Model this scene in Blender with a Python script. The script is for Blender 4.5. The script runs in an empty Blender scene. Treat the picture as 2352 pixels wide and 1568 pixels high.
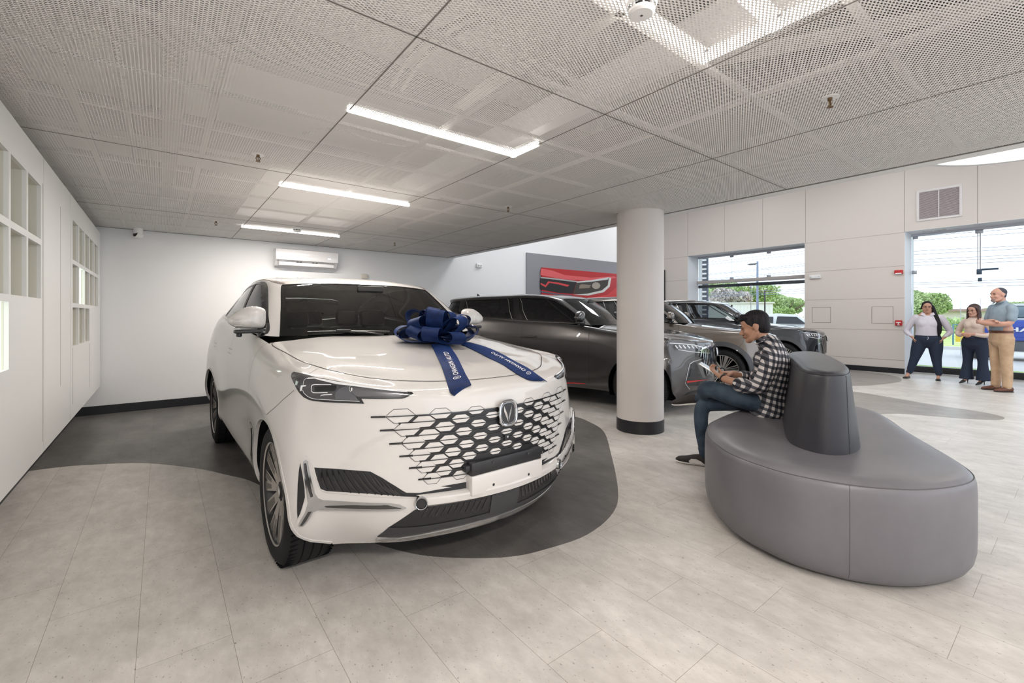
import bpy, bmesh, math, random
import numpy as np
from mathutils import Vector, Matrix
from mathutils.geometry import delaunay_2d_cdt
PI = math.pi
random.seed(7)
scene = bpy.context.scene
COL = scene.collection

# ---------------------------------------------------------------- camera, world, exposure
CAM_H = 1.32
YAW = math.atan2(805, 1035)
cam = bpy.data.cameras.new('camera'); camo = bpy.data.objects.new('camera', cam); COL.objects.link(camo)
camo.location = (0, 0, CAM_H); camo.rotation_euler = (PI / 2, 0, -YAW)
cam.sensor_width = 36; cam.lens = 36 * 1035 / 2352; cam.shift_y = -(784 - 723) / 2352
cam.clip_start = .05; cam.clip_end = 400
scene.camera = camo

world = bpy.data.worlds.new('sky'); scene.world = world; world.use_nodes = True
nt = world.node_tree; nt.nodes.clear()
wo = nt.nodes.new('ShaderNodeOutputWorld'); bg = nt.nodes.new('ShaderNodeBackground')
tc = nt.nodes.new('ShaderNodeTexCoord'); sep = nt.nodes.new('ShaderNodeSeparateXYZ')
noi = nt.nodes.new('ShaderNodeTexNoise'); noi.inputs['Scale'].default_value = 3; noi.inputs['Detail'].default_value = 5
rmp = nt.nodes.new('ShaderNodeValToRGB')
rmp.color_ramp.elements[0].position = .35; rmp.color_ramp.elements[0].color = (.72, .82, .96, 1)
rmp.color_ramp.elements[1].position = .6; rmp.color_ramp.elements[1].color = (.90, .94, 1.0, 1)
mp = nt.nodes.new('ShaderNodeMapping'); mp.inputs['Scale'].default_value = (1, 1, 3)
nt.links.new(tc.outputs['Generated'], mp.inputs[0]); nt.links.new(mp.outputs[0], noi.inputs['Vector'])
nt.links.new(noi.outputs['Fac'], rmp.inputs[0]); nt.links.new(rmp.outputs[0], bg.inputs['Color'])
bg.inputs['Strength'].default_value = 1.5
nt.links.new(bg.outputs[0], wo.inputs[0])
vs = scene.view_settings
vs.view_transform = 'Standard'; vs.look = 'None'; vs.exposure = 0.72; vs.gamma = 1; vs.use_curve_mapping = False
scene.cycles.use_denoising = True
scene.cycles.max_bounces = 8; scene.cycles.diffuse_bounces = 5; scene.cycles.glossy_bounces = 4
scene.cycles.transparent_max_bounces = 24; scene.cycles.transmission_bounces = 6
scene.cycles.caustics_reflective = False; scene.cycles.caustics_refractive = False
scene.cycles.sample_clamp_indirect = 6

def area(name, loc, size, power, color=(1, 1, 1), rot=(0, 0, 0), sy=None):
    l = bpy.data.lights.new(name, 'AREA'); l.energy = power; l.color = color; l.size = size
    if sy: l.shape = 'RECTANGLE'; l.size_y = sy
    o = bpy.data.objects.new(name, l); o.location = loc; o.rotation_euler = rot; COL.objects.link(o)
    return o
# ---------------------------------------------------------------- materials
MATS = {}
def mat(name, color=(.8, .8, .8), rough=.5, metal=0, coat=0, spec=.5, emit=None, estr=1, alpha=None, sheen=0, trans=0, ior=1.45):
    if name in MATS: return MATS[name]
    m = bpy.data.materials.new(name); m.use_nodes = True
    b = m.node_tree.nodes['Principled BSDF']
    b.inputs['Base Color'].default_value = (*color, 1); b.inputs['Roughness'].default_value = rough
    b.inputs['Metallic'].default_value = metal; b.inputs['Coat Weight'].default_value = coat
    b.inputs['Coat Roughness'].default_value = .03; b.inputs['Specular IOR Level'].default_value = spec
    b.inputs['Sheen Weight'].default_value = sheen; b.inputs['IOR'].default_value = ior
    if trans: b.inputs['Transmission Weight'].default_value = trans
    if emit: b.inputs['Emission Color'].default_value = (*emit, 1); b.inputs['Emission Strength'].default_value = estr
    MATS[name] = m
    return m
def N(m, t, **k):
    n = m.node_tree.nodes.new(t)
    for a, v in k.items():
        if hasattr(n, a): setattr(n, a, v)
    return n
def L(m, a, b): m.node_tree.links.new(a, b)
def glass(name, tint, opacity):
    """thin tinted pane: see-through tint plus mirror reflection"""
    if name in MATS: return MATS[name]
    m = bpy.data.materials.new(name); m.use_nodes = True; t = m.node_tree; t.nodes.clear()
    o = N(m, 'ShaderNodeOutputMaterial'); g = N(m, 'ShaderNodeBsdfGlossy'); tr = N(m, 'ShaderNodeBsdfTransparent')
    df = N(m, 'ShaderNodeBsdfDiffuse'); mx = N(m, 'ShaderNodeMixShader'); m2 = N(m, 'ShaderNodeMixShader'); fr = N(m, 'ShaderNodeFresnel')
    g.inputs['Roughness'].default_value = .01; g.inputs['Color'].default_value = (1, 1, 1, 1)
    tr.inputs['Color'].default_value = (*tint, 1); df.inputs['Color'].default_value = (.012, .012, .014, 1)
    fr.inputs['IOR'].default_value = 1.52
    mx.inputs[0].default_value = opacity
    L(m, tr.outputs[0], mx.inputs[1]); L(m, df.outputs[0], mx.inputs[2])
    L(m, fr.outputs[0], m2.inputs[0]); L(m, mx.outputs[0], m2.inputs[1]); L(m, g.outputs[0], m2.inputs[2]); L(m, m2.outputs[0], o.inputs[0])
    MATS[name] = m
    return m
def noise_tint(m, c1, c2, scale=20, detail=4, rough=None, vec='Object', stretch=(1, 1, 1), lo=.35, hi=.65, bump=0):
    b = m.node_tree.nodes['Principled BSDF']; tcn = N(m, 'ShaderNodeTexCoord'); mpn = N(m, 'ShaderNodeMapping'); n = N(m, 'ShaderNodeTexNoise')
    n.inputs['Scale'].default_value = scale; n.inputs['Detail'].default_value = detail; mpn.inputs['Scale'].default_value = stretch
    r = N(m, 'ShaderNodeValToRGB'); r.color_ramp.elements[0].position = lo; r.color_ramp.elements[1].position = hi
    r.color_ramp.elements[0].color = (*c1, 1); r.color_ramp.elements[1].color = (*c2, 1)
    L(m, tcn.outputs[vec], mpn.inputs[0]); L(m, mpn.outputs[0], n.inputs['Vector']); L(m, n.outputs['Fac'], r.inputs[0]); L(m, r.outputs[0], b.inputs['Base Color'])
    if bump:
        bp = N(m, 'ShaderNodeBump'); bp.inputs['Strength'].default_value = bump; bp.inputs['Distance'].default_value = .002
        L(m, n.outputs['Fac'], bp.inputs['Height']); L(m, bp.outputs[0], b.inputs['Normal'])
    return m

# ---------------------------------------------------------------- object helpers
def tag(o, label=None, cat=None, group=None, kind=None):
    if label: o['label'] = label
    if cat: o['category'] = cat
    if group: o['group'] = group
    if kind: o['kind'] = kind
    return o
def thing(name, label, cat, loc=(0, 0, 0), rz=0, group=None):
    o = bpy.data.objects.new(name, None); o.empty_display_size = .1; COL.objects.link(o)
    o.location = loc; o.rotation_euler = (0, 0, rz)
    return tag(o, label, cat, group)
def link_mesh(name, me, parent=None, mats=(), label=None):
    for m in mats: me.materials.append(m)
    o = bpy.data.objects.new(name, me); COL.objects.link(o)
    if parent is not None: o.parent = parent
    if label: o['label'] = label
    return o
class MB:
    """collects shapes into one mesh"""
    def __init__(s): s.v = []; s.f = []; s.m = []; s.sm = []
    def add(s, vs_, fs_, mi=0, smooth=False):
        o = len(s.v); s.v += [tuple(map(float, p)) for p in vs_]; s.f += [tuple(i + o for i in f) for f in fs_]
        s.m += [mi] * len(fs_); s.sm += [smooth] * len(fs_); return s
    def box(s, lo, hi, mi=0, bev=0, M=None):
        bm = bmesh.new(); bmesh.ops.create_cube(bm, size=1)
        lo = Vector(lo); hi = Vector(hi); c = (lo + hi) / 2; d = hi - lo
        for v in bm.verts: v.co = Vector((v.co.x * d.x, v.co.y * d.y, v.co.z * d.z)) + c
        if bev: bmesh.ops.bevel(bm, geom=bm.edges[:], offset=min(bev, min(abs(q) for q in d) * .45), segments=2, affect='EDGES', profile=.5)
        s.bm(bm, mi, M); return s
    def bm(s, bm, mi=0, M=None, smooth=False):
        if M is not None: bm.transform(M)
        bm.verts.index_update()
        s.add([v.co[:] for v in bm.verts], [[v.index for v in f.verts] for f in bm.faces], mi, smooth); bm.free(); return s
    def tube(s, pts, r, n=8, mi=0, closed=False, cap=True):
        pts = [Vector(p) for p in pts]; k = len(pts); vs_ = []; up = None
        rr = r if isinstance(r, (list, tuple)) else [r] * k
        for i, p in enumerate(pts):
            a = pts[(i - 1) % k] if (closed or i > 0) else p; b = pts[(i + 1) % k] if (closed or i < k - 1) else p
            t = (b - a).normalized()
            if up is None: up = t.orthogonal().normalized()
            up = (up - t * up.dot(t)).normalized(); w = t.cross(up)
            for j in range(n):
                an = 2 * PI * j / n; vs_.append(p + (up * math.cos(an) + w * math.sin(an)) * rr[i])
        fs_ = []
        for i in range(k if closed else k - 1):
            for j in range(n):
                a = i * n + j; b = i * n + (j + 1) % n; c = ((i + 1) % k) * n + (j + 1) % n; d = ((i + 1) % k) * n + j
                fs_.append((a, b, c, d))
        if cap and not closed: fs_ += [tuple(range(n))[::-1], tuple(range((k - 1) * n, k * n))]
        return s.add(vs_, fs_, mi, True)
    def lathe(s, prof, n=32, mi=0, M=None, axis='z'):
        """prof: (radius, height) pairs"""
        vs_ = []
        for r, h in prof:
            for j in range(n):
                a = 2 * PI * j / n; p = (r * math.cos(a), r * math.sin(a), h)
                if axis == 'y': p = (p[0], p[2], p[1])
                vs_.append(M @ Vector(p) if M is not None else p)
        fs_ = [(i * n + j, i * n + (j + 1) % n, (i + 1) * n + (j + 1) % n, (i + 1) * n + j) for i in range(len(prof) - 1) for j in range(n)]
        if axis == 'y': fs_ = [f[::-1] for f in fs_]
        return s.add(vs_, fs_, mi, True)
    def prism(s, poly, z0, z1, mi=0, M=None):
        n = len(poly); vs_ = [(p[0], p[1], z0) for p in poly] + [(p[0], p[1], z1) for p in poly]
        if M is not None: vs_ = [M @ Vector(p) for p in vs_]
        return s.add(vs_, [tuple(range(n))[::-1], tuple(range(n, 2 * n))] + [(i, (i + 1) % n, n + (i + 1) % n, n + i) for i in range(n)], mi)
    def build(s, name, mats, parent=None, label=None, auto=35):
        if not isinstance(mats, (list, tuple)): mats = [mats]
        me = bpy.data.meshes.new(name); me.from_pydata(s.v, [], s.f)
        me.polygons.foreach_set('material_index', s.m); me.polygons.foreach_set('use_smooth', [True] * len(s.f))
        me.update()
        try: me.set_sharp_from_angle(angle=math.radians(auto))
        except Exception: pass
        return link_mesh(name, me, parent, mats, label)
def struct(o, name=None):
    if name: o.name = name
    o['kind'] = 'structure'; return o
def spline(pts, n=8, closed=False):
    """catmull-rom through 2d/3d points"""
    P = [np.array(p, float) for p in pts]; out = []; k = len(P)
    for i in range(k if closed else k - 1):
        p0 = P[(i - 1) % k] if closed or i > 0 else 2 * P[0] - P[1]; p1 = P[i]; p2 = P[(i + 1) % k]
        p3 = P[(i + 2) % k] if closed or i < k - 2 else 2 * P[-1] - P[-2]
        for j in range(n):
            t = j / n
            out.append(.5 * (2 * p1 + (p2 - p0) * t + (2 * p0 - 5 * p1 + 4 * p2 - p3) * t * t + (3 * p1 - p0 - 3 * p2 + p3) * t ** 3))
    if not closed: out.append(P[-1])
    return out
# ---------------------------------------------------------------- smooth car surfaces (cubic spline skins)
class Surf:
    """cubic spline skin through a grid rows(v) x cols(s) x xyz; closed = mirrored ring around the car"""
    def __init__(self, grid, closed=True):
        g = np.array(grid, float)
        self.closed = closed
        if closed:
            m = g[:, -2:0:-1].copy(); m[:, :, 1] *= -1
            g = np.concatenate([g, m], 1)
        R, C = g.shape[:2]
        self.half = (C // 2) if closed else C - 1
        if closed:
            A = np.zeros((C, C))
            for i in range(C):
                A[i, i] = 4; A[i, (i - 1) % C] = 1; A[i, (i + 1) % C] = 1
            A /= 6
            g = np.einsum('ij,rjk->rik', np.linalg.inv(A), g)
        else:
            g = np.einsum('ij,rjk->rik', np.linalg.inv(self._nat(C)), g)
        g = np.einsum('ij,jck->ick', np.linalg.inv(self._nat(R)), g)
        g = np.concatenate([2 * g[:1] - g[1:2], g, 2 * g[-1:] - g[-2:-1]], 0)
        if not closed:
            g = np.concatenate([2 * g[:, :1] - g[:, 1:2], g, 2 * g[:, -1:] - g[:, -2:-1]], 1)
        self.g, self.R, self.C = g, R, C
    @staticmethod
    def _nat(n):
        A = np.zeros((n, n))
        for i in range(1, n - 1): A[i, i - 1:i + 2] = (1, 4, 1)
        A[0, 0] = A[-1, -1] = 6
        return A / 6
    @staticmethod
    def _b(t):
        return (np.stack([(1 - t) ** 3, 3 * t ** 3 - 6 * t ** 2 + 4, -3 * t ** 3 + 3 * t ** 2 + 3 * t + 1, t ** 3]) / 6,
                np.stack([-3 * (1 - t) ** 2, 9 * t ** 2 - 12 * t, -9 * t ** 2 + 6 * t + 3, 3 * t ** 2]) / 6)
    def ev(self, s, v):
        s = np.atleast_1d(np.asarray(s, float)); v = np.atleast_1d(np.asarray(v, float))
        vi = np.clip(np.floor(v).astype(int), 0, self.R - 2); bv, dv = self._b(v - vi)
        if self.closed:
            si = np.floor(s).astype(int); bs, ds = self._b(s - si)
            ci = [(si + k - 1) % self.C for k in range(4)]
        else:
            si = np.clip(np.floor(s).astype(int), 0, self.C - 2); bs, ds = self._b(s - si)
            ci = [si + k for k in range(4)]
        P = np.zeros((len(s), 3)); S = P.copy(); V = P.copy()
        for a in range(4):
            for b in range(4):
                q = self.g[vi + a, ci[b]]
                P += (bv[a] * bs[b])[:, None] * q
                S += (bv[a] * ds[b])[:, None] * q
                V += (dv[a] * bs[b])[:, None] * q
        N = np.cross(S, V)
        N /= np.maximum(np.linalg.norm(N, axis=1), 1e-9)[:, None]
        return P, N, S, V
    def xz(self, x, z, s0, v0):
        """the (s, v) where the skin has this x and z"""
        s, v = float(s0), float(v0)
        for _ in range(30):
            P, N, S, V = self.ev(s, v)
            J = np.array([[S[0][0], V[0][0]], [S[0][2], V[0][2]]]); r = np.array([x - P[0][0], z - P[0][2]])
            d = np.linalg.lstsq(J, r, rcond=None)[0]
            d = np.clip(d, -.4, .4); s += d[0]; v += d[1]
            if abs(d).max() < 1e-6: break
        return s, v

def lerp_keys(keys, n):
    ks = sorted(keys); out = []
    for j in range(n):
        a = max([k for k in ks if k <= j]); b = min([k for k in ks if k >= j])
        t = 0 if a == b else (j - a) / (b - a)
        out.append(np.array(keys[a], float) * (1 - t) + np.array(keys[b], float) * t)
    return np.array(out)

PLAN = np.array([(.84,0),(.815,.22),(.74,.45),(.645,.63),(.54,.778),(.452,.888),(.35,.948),(.17,.97),(-.1,.974),(-.45,.975),(-.8,.975),
        (-1.3,.975),(-1.9,.975),(-2.5,.975),(-3.0,.972),(-3.4,.95),(-3.7,.84),(-3.88,.6),(-3.96,.3),(-3.98,0)])
PROFILE = {0:[(.12,.22),(.04,.29),(.005,.40),(0,.52),(0,.66),(.004,.80),(.018,.915),(.05,.960)],
 2:[(.12,.22),(.05,.29),(.01,.40),(0,.52),(0,.66),(.003,.80),(.012,.92),(.045,.965)],
 3:[(.13,.205),(.06,.29),(.015,.40),(0,.52),(0,.66),(0,.80),(.01,.93),(.04,.985)],
 4:[(.14,.20),(.07,.30),(.02,.40),(0,.52),(0,.66),(.01,.80),(.035,.94),(.07,1.0)],
 5:[(.10,.21),(.03,.30),(.0,.40),(0,.52),(.005,.66),(.035,.80),(.068,.94),(.095,1.01)],
 6:[(.07,.23),(.015,.31),(0,.42),(0,.54),(.01,.68),(.035,.82),(.062,.94),(.095,1.03)],
 8:[(.09,.26),(.03,.34),(0,.45),(0,.56),(.008,.70),(.02,.82),(.045,.93),(.075,1.04)],
 9:[(.10,.26),(.05,.34),(.03,.45),(.03,.56),(.025,.70),(.025,.83),(.04,.95),(.075,1.06)],
 10:[(.12,.27),(.06,.34),(.055,.45),(.055,.56),(.035,.72),(.028,.86),(.04,.98),(.07,1.09)],
 13:[(.12,.27),(.06,.34),(.055,.45),(.05,.57),(.035,.74),(.025,.89),(.035,1.02),(.06,1.13)],
 14:[(.10,.29),(.03,.37),(0,.48),(0,.60),(.008,.75),(.015,.90),(.035,1.04),(.065,1.17)],
 15:[(.14,.30),(.05,.38),(.01,.48),(0,.60),(.01,.75),(.02,.90),(.05,1.05),(.09,1.18)],
 17:[(.16,.32),(.06,.40),(0,.50),(0,.62),(.03,.76),(.05,.90),(.09,1.05),(.13,1.17)],
 19:[(.16,.32),(.06,.40),(0,.50),(0,.62),(.03,.76),(.05,.90),(.09,1.05),(.13,1.17)]}
SHUT = np.array([(.72,0,.983),(.695,.22,.984),(.60,.44,.993),(.46,.59,1.008),(.33,.705,1.035),(.22,.75,1.05),(.12,.775,1.06),(0,.795,1.072),
        (-.2,.81,1.095),(-.5,.825,1.122),(-.82,.85,1.165),(-1.3,.865,1.20),(-1.9,.868,1.225),(-2.5,.86,1.265),(-3.0,.84,1.295),(-3.4,.78,1.30),
        (-3.6,.62,1.28),(-3.68,.42,1.26),(-3.72,.2,1.25),(-3.73,0,1.25)])
HOODX = [.46,.42,.36,.28,.18,.08,-.02,-.14,-.3,-.55,-.8,-1.3,-1.9,-2.4,-2.7,-2.9,-3.0,-3.1,-3.2,-3.3]
def hood_z(x, y):
    z0 = np.interp(-x, [-.80,-.72,-.5,-.2,.1,.4,.65,1,4], [.965,.983,1.035,1.075,1.113,1.149,1.174,1.18,1.2])
    return z0 - .045 * (abs(y) / .82) ** 6 + .012 * math.exp(-((abs(y) - .62) / .12) ** 2)

def lower_skin(profile=PROFILE, shut=SHUT, plan=PLAN):
    n = len(plan); pr = lerp_keys(profile, n)
    full = np.concatenate([(plan * (1, -1))[1:2], plan, (plan * (1, -1))[-2:-1]])
    tan = full[2:] - full[:-2]; nor = np.stack([tan[:, 1], -tan[:, 0]], 1); nor /= np.linalg.norm(nor, axis=1)[:, None]
    rows = []
    for k in range(8):
        xy = plan - nor * pr[:, k, :1]
        rows.append(np.concatenate([xy, pr[:, k, 1:]], 1))
    rows.append(shut.copy())
    for f in (.14, .42, .72, 1.0):
        r = []
        for j in range(n):
            x = shut[j][0] * (1 - f) + HOODX[j] * f; y = shut[j][1] * (1 - f)
            z = hood_z(x, y) if j < 11 else shut[j][2]
            if f < .2 and j < 11: z = z * .5 + shut[j][2] * .5 + .006
            r.append((x, y, z))
        rows.append(np.array(r))
    return Surf(np.array(rows))

CABIN = [
 [(-.56,0,1.165),(-.585,.35,1.168),(-.67,.62,1.172),(-.745,.75,1.175),(-.80,.835,1.185),(-1.1,.86,1.20),(-1.6,.866,1.215),(-2.1,.866,1.24),(-2.6,.86,1.275),(-3.0,.84,1.30),(-3.4,.78,1.305),(-3.62,.6,1.28),(-3.70,.3,1.26),(-3.72,0,1.25)],
 [(-.72,0,1.325),(-.745,.33,1.325),(-.82,.58,1.325),(-.89,.70,1.325),(-.97,.785,1.335),(-1.25,.81,1.35),(-1.7,.82,1.365),(-2.15,.815,1.375),(-2.6,.80,1.39),(-2.95,.77,1.40),(-3.25,.69,1.40),(-3.42,.53,1.38),(-3.48,.27,1.38),(-3.5,0,1.38)],
 [(-.92,0,1.475),(-.945,.31,1.472),(-1.01,.54,1.467),(-1.08,.655,1.465),(-1.17,.73,1.475),(-1.42,.755,1.495),(-1.78,.76,1.51),(-2.2,.755,1.508),(-2.6,.735,1.497),(-2.9,.70,1.485),(-3.1,.61,1.475),(-3.2,.47,1.47),(-3.25,.24,1.47),(-3.27,0,1.47)],
 [(-1.06,0,1.568),(-1.085,.29,1.566),(-1.15,.51,1.56),(-1.215,.62,1.556),(-1.31,.685,1.565),(-1.53,.70,1.59),(-1.87,.705,1.602),(-2.25,.70,1.592),(-2.6,.675,1.57),(-2.85,.63,1.545),(-3.0,.54,1.53),(-3.07,.42,1.53),(-3.1,.2,1.53),(-3.12,0,1.535)],
 [(-1.20,0,1.618),(-1.22,.27,1.616),(-1.28,.46,1.606),(-1.34,.56,1.603),(-1.44,.62,1.612),(-1.64,.64,1.632),(-1.92,.645,1.642),(-2.25,.635,1.634),(-2.6,.61,1.612),(-2.8,.56,1.585),(-2.9,.48,1.575),(-2.95,.36,1.575),(-2.97,.18,1.58),(-2.98,0,1.58)],
 [(-1.46,0,1.652),(-1.48,.2,1.65),(-1.53,.33,1.646),(-1.59,.39,1.646),(-1.66,.43,1.652),(-1.79,.44,1.662),(-2.0,.44,1.667),(-2.25,.43,1.66),(-2.55,.40,1.645),(-2.68,.37,1.63),(-2.74,.32,1.62),(-2.77,.24,1.62),(-2.78,.12,1.62),(-2.79,0,1.62)],
 [(-1.75,0,1.668),(-1.76,0,1.668),(-1.79,0,1.669),(-1.82,0,1.67),(-1.86,0,1.671),(-1.93,0,1.672),(-2.05,0,1.673),(-2.2,0,1.67),(-2.36,0,1.662),(-2.45,0,1.656),(-2.5,0,1.653),(-2.53,0,1.651),(-2.55,0,1.65),(-2.56,0,1.65)]]
# outlines of the white car's lamps, chrome and openings, in skin coordinates
FEAT = {
 'hl_out': [(6.583,7.02),(6.019,7.04),(5.367,7.137),(4.527,7.174),(4.008,7.079),(3.605,6.961),(3.244,6.867),(2.702,6.704),(2.316,6.623),(2.145,6.586),(2.106,6.442),(2.191,6.23),(2.268,6.106),(2.339,6.066),(2.795,6.029),(3.287,5.99),(3.201,5.787),(3.527,5.771),(3.911,5.757),(4.318,5.758),(4.791,5.78),(5.056,5.815),(5.372,5.901),(5.734,6.09),(6.016,6.275),(6.294,6.48),(6.506,6.639),(6.64,6.761),(6.659,6.91)],
 'hl_lens': [(6.496,6.96),(5.348,7.075),(4.53,7.097),(4.019,6.989),(3.247,6.763),(2.702,6.607),(2.315,6.528),(2.167,6.496),(2.243,6.293),(2.315,6.17),(2.369,6.147),(2.8,6.1),(3.333,6.044),(3.422,6.085),(3.383,5.997),(3.292,5.854),(3.531,5.837),(3.917,5.826),(4.326,5.824),(4.778,5.854),(5.044,5.899),(5.292,5.984),(5.631,6.174),(6.003,6.411),(6.367,6.663),(6.534,6.81)],
 'hl_drl': [(5.514,6.822),(5.397,6.942),(4.955,7.086),(4.414,7.069),(4.02,6.978),(3.611,6.894),(3.246,6.82),(2.835,6.743),(2.254,6.595),(2.241,6.537),(2.835,6.63),(3.247,6.687),(3.613,6.72),(4.024,6.746),(4.418,6.892),(4.945,7.007)],
 'hl_c': [(5.506,6.861),(5.607,6.767),(5.626,6.654),(5.575,6.485)],
 'hl_c2': [(5.51,6.237),(5.398,6.106),(5.153,5.964),(4.953,5.891),(4.699,5.85),(3.919,5.846),(3.307,5.875)],
 'hl_block': [(5.72,6.449),(5.38,6.516),(5.359,6.451),(5.574,6.402),(5.565,6.205),(5.683,6.158)],
 'hl_rect': [(4.204,6.674),(4.887,6.611),(5.012,6.549),(5.018,6.422),(4.974,6.207),(4.857,6.13),(4.646,6.128),(4.252,6.161)],
 'hl_mod': [(4.866,6.489),(4.055,6.664),(4.002,6.486),(4.042,6.265),(4.798,6.185)],
 'hl_l2': [(4.477,5.967),(4.473,6.015),(4.398,6.034),(4.087,6.085)],
 'hl_panel': [(3.953,5.886),(3.992,6.021),(3.986,6.191),(3.935,6.374),(3.825,6.571),(3.674,6.686),(3.624,6.441),(3.547,6.232),(3.404,6.047),(3.337,5.906),(3.683,5.886)],
 'hl_wedge': [(3.626,6.65),(3.247,6.671),(2.702,6.591),(2.312,6.432),(2.398,6.212),(2.809,6.215),(3.394,6.09),(3.544,6.267)],
 'hl_wline': [(3.562,6.299),(3.625,6.4),(3.641,6.645),(3.612,6.689)],
 'hl_wb': [(3.598,6.569),(3.561,6.58),(3.545,6.378),(3.576,6.363)],
 'fseam1': [(6.136,6.162),(6.715,5.669),(7.385,5.039),(7.605,4.801)],
 'fseam2': [(4.817,8.057),(5.131,7.609),(5.497,7.179)],
 'y_bez': [(5.028,4.049),(4.845,4.101),(4.691,4.017),(4.605,3.82),(4.501,3.403),(4.4,3.101),(4.282,2.939),(4.132,2.885),(3.713,2.82),(2.776,2.653),(2.197,2.551),(1.929,2.47),(1.888,2.074),(2.086,2.053),(2.251,2.109),(3.405,2.224),(4.302,2.279),(4.46,2.217),(4.68,1.943),(4.913,1.582),(5.089,1.526),(5.21,1.614),(5.207,1.749),(5.013,2.14),(4.85,2.711),(4.867,3.095),(4.944,3.514),(5.06,3.913)],
 'y_out': [(4.882,3.932),(4.8,3.988),(4.72,3.95),(4.655,3.653),(4.557,3.277),(4.476,2.924),(4.384,2.757),(4.25,2.676),(3.719,2.609),(2.627,2.471),(2.393,2.387),(2.238,2.218),(2.394,2.15),(3.089,2.198),(4.081,2.271),(4.417,2.308),(4.561,2.216),(4.751,1.855),(4.933,1.603),(5.081,1.586),(5.052,1.748),(4.82,2.208),(4.711,2.596),(4.747,2.924),(4.818,3.398),(4.882,3.726)],
 'y_a1': [(4.829,3.887),(4.766,3.906),(4.711,3.652),(4.602,3.191),(4.527,2.833),(4.604,2.806),(4.701,3.19),(4.795,3.608)],
 'y_a2': [(4.2,2.477),(3.397,2.466),(2.627,2.396),(2.322,2.233),(2.628,2.254),(3.402,2.333),(4.147,2.418)],
 'y_a3': [(4.707,2.262),(4.588,2.273),(4.792,1.889),(4.948,1.67),(5.022,1.662),(4.877,1.951)],
 'vent_side': [(5.06,3.913),(4.955,3.513),(4.882,3.094),(4.869,2.733),(4.985,2.303),(5.167,1.756),(5.18,2.084),(5.176,2.596),(5.171,3.144),(5.122,3.616)],
 'intake': [(4.546,3.737),(4.053,3.69),(3.512,3.628),(3.046,3.566),(2.774,3.35),(2.479,3.05),(2.238,2.763),(1.956,2.705),(1.625,2.749),(1.107,2.791),(1.107,2.682),(1.548,2.604),(1.929,2.539),(2.252,2.618),(2.685,2.736),(3.079,2.813),(3.712,2.891),(4.168,2.947),(4.34,3.032),(4.439,3.339)],
 'lower': [(2.037,2.043),(1.798,2.151),(1.289,2.257),(0.628,2.298),(0.214,2.359)],
 'lowerb': [(2.126,0.44),(2.963,0.662),(2.642,1.302),(2.308,1.706),(2.037,2.043)],
 'lipline': [(2.612,1.285),(1.919,1.478),(1.273,1.644),(0.916,1.715),(0.543,1.77)],
 'silver': [(2.992,0.638),(2.128,0.567),(1.907,0.914),(1.382,1.118),(0.858,1.277),(0.333,1.35)],
 'silverb': [(2.973,0.514),(2.12,0.042),(1.347,0.594),(0.777,0.823),(0.073,0.949)],
 'hexside': [(2.307,3.581),(2.265,3.593),(2.074,3.569)],
 'fold': [(3.229,5.3),(2.478,3.623),(2.169,2.801)],
 'shadowedge': [(2.108,6.629),(1.414,6.573),(0.471,6.827)],
 'fin0': [(4.318,3.691),(4.266,3.312),(4.129,3.0)],
 'fin1': [(4.163,3.677),(4.078,3.284),(3.915,2.954)],
 'fin2': [(3.999,3.655),(3.892,3.254),(3.711,2.915)],
 'fin3': [(3.842,3.642),(3.714,3.23),(3.516,2.877)],
 'fin4': [(3.691,3.622),(3.535,3.205),(3.311,2.842)],
 'fin5': [(3.544,3.603),(3.361,3.188),(3.11,2.825)],
 'fin6': [(3.386,3.584),(3.191,3.163),(2.927,2.79)],
 'fin7': [(3.23,3.563),(3.038,3.138),(2.775,2.754)],
 'fin8': [(3.077,3.534),(2.886,3.109),(2.626,2.725)],
 'fin9': [(2.94,3.402),(2.758,3.026),(2.508,2.696)],
 'fin10': [(2.804,3.287),(2.646,2.958),(2.422,2.685)],
 'fin11': [(2.654,3.157),(2.528,2.876),(2.336,2.662)],
 'fin12': [(2.508,2.993),(2.427,2.783),(2.28,2.653)],
}
# outlines of the grey cars' lamps and vents (skin coordinates)
FEAT2 = {
 'g_lamp': [(5.921,6.239),(4.573,6.188),(3.387,6.076),(2.07,5.731),(1.685,5.594),(1.836,5.37),(2.281,5.232),(3.295,5.299),(4.182,5.38),(4.764,5.615)],
 'g_lamp2': [(1.687,5.568),(1.14,5.563),(0.603,5.256),(0.816,4.996),(1.407,4.957),(2.116,5.099),(1.752,5.324)],
 'g_strip': [(4.392,5.439),(3.437,5.273),(2.116,5.099),(1.308,4.932)],
 'g_drl': [(5.465,6.146),(4.253,6.033),(2.894,5.925),(1.905,5.611),(2.36,5.312)],
 'g_vent': [(3.333,4.133),(3.036,4.3),(2.72,4.131),(2.313,3.257),(2.047,2.654),(0.964,2.31),(1.397,2.263),(2.518,1.805),(3.348,1.888),(3.731,2.184),(3.63,3.137)],
 'g_chrome': [(2.052,4.517),(3.037,4.337),(3.406,4.101),(3.632,3.212),(3.762,2.234),(3.164,1.406)],
 'g_red': [(3.632,2.266),(3.625,2.489),(2.533,2.46),(1.407,2.357),(2.601,2.334),(3.131,2.305)],
 'g_fog': [(3.473,2.894),(3.257,3.696),(2.955,3.534),(2.64,3.138),(2.634,2.818)],
 'g_low': [(5.132,1.27),(3.121,1.029),(1.251,0.609)],
 'g_gr': [(1.192,5.075),(1.312,4.855),(1.115,4.374),(1.004,3.759)],
}
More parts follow.
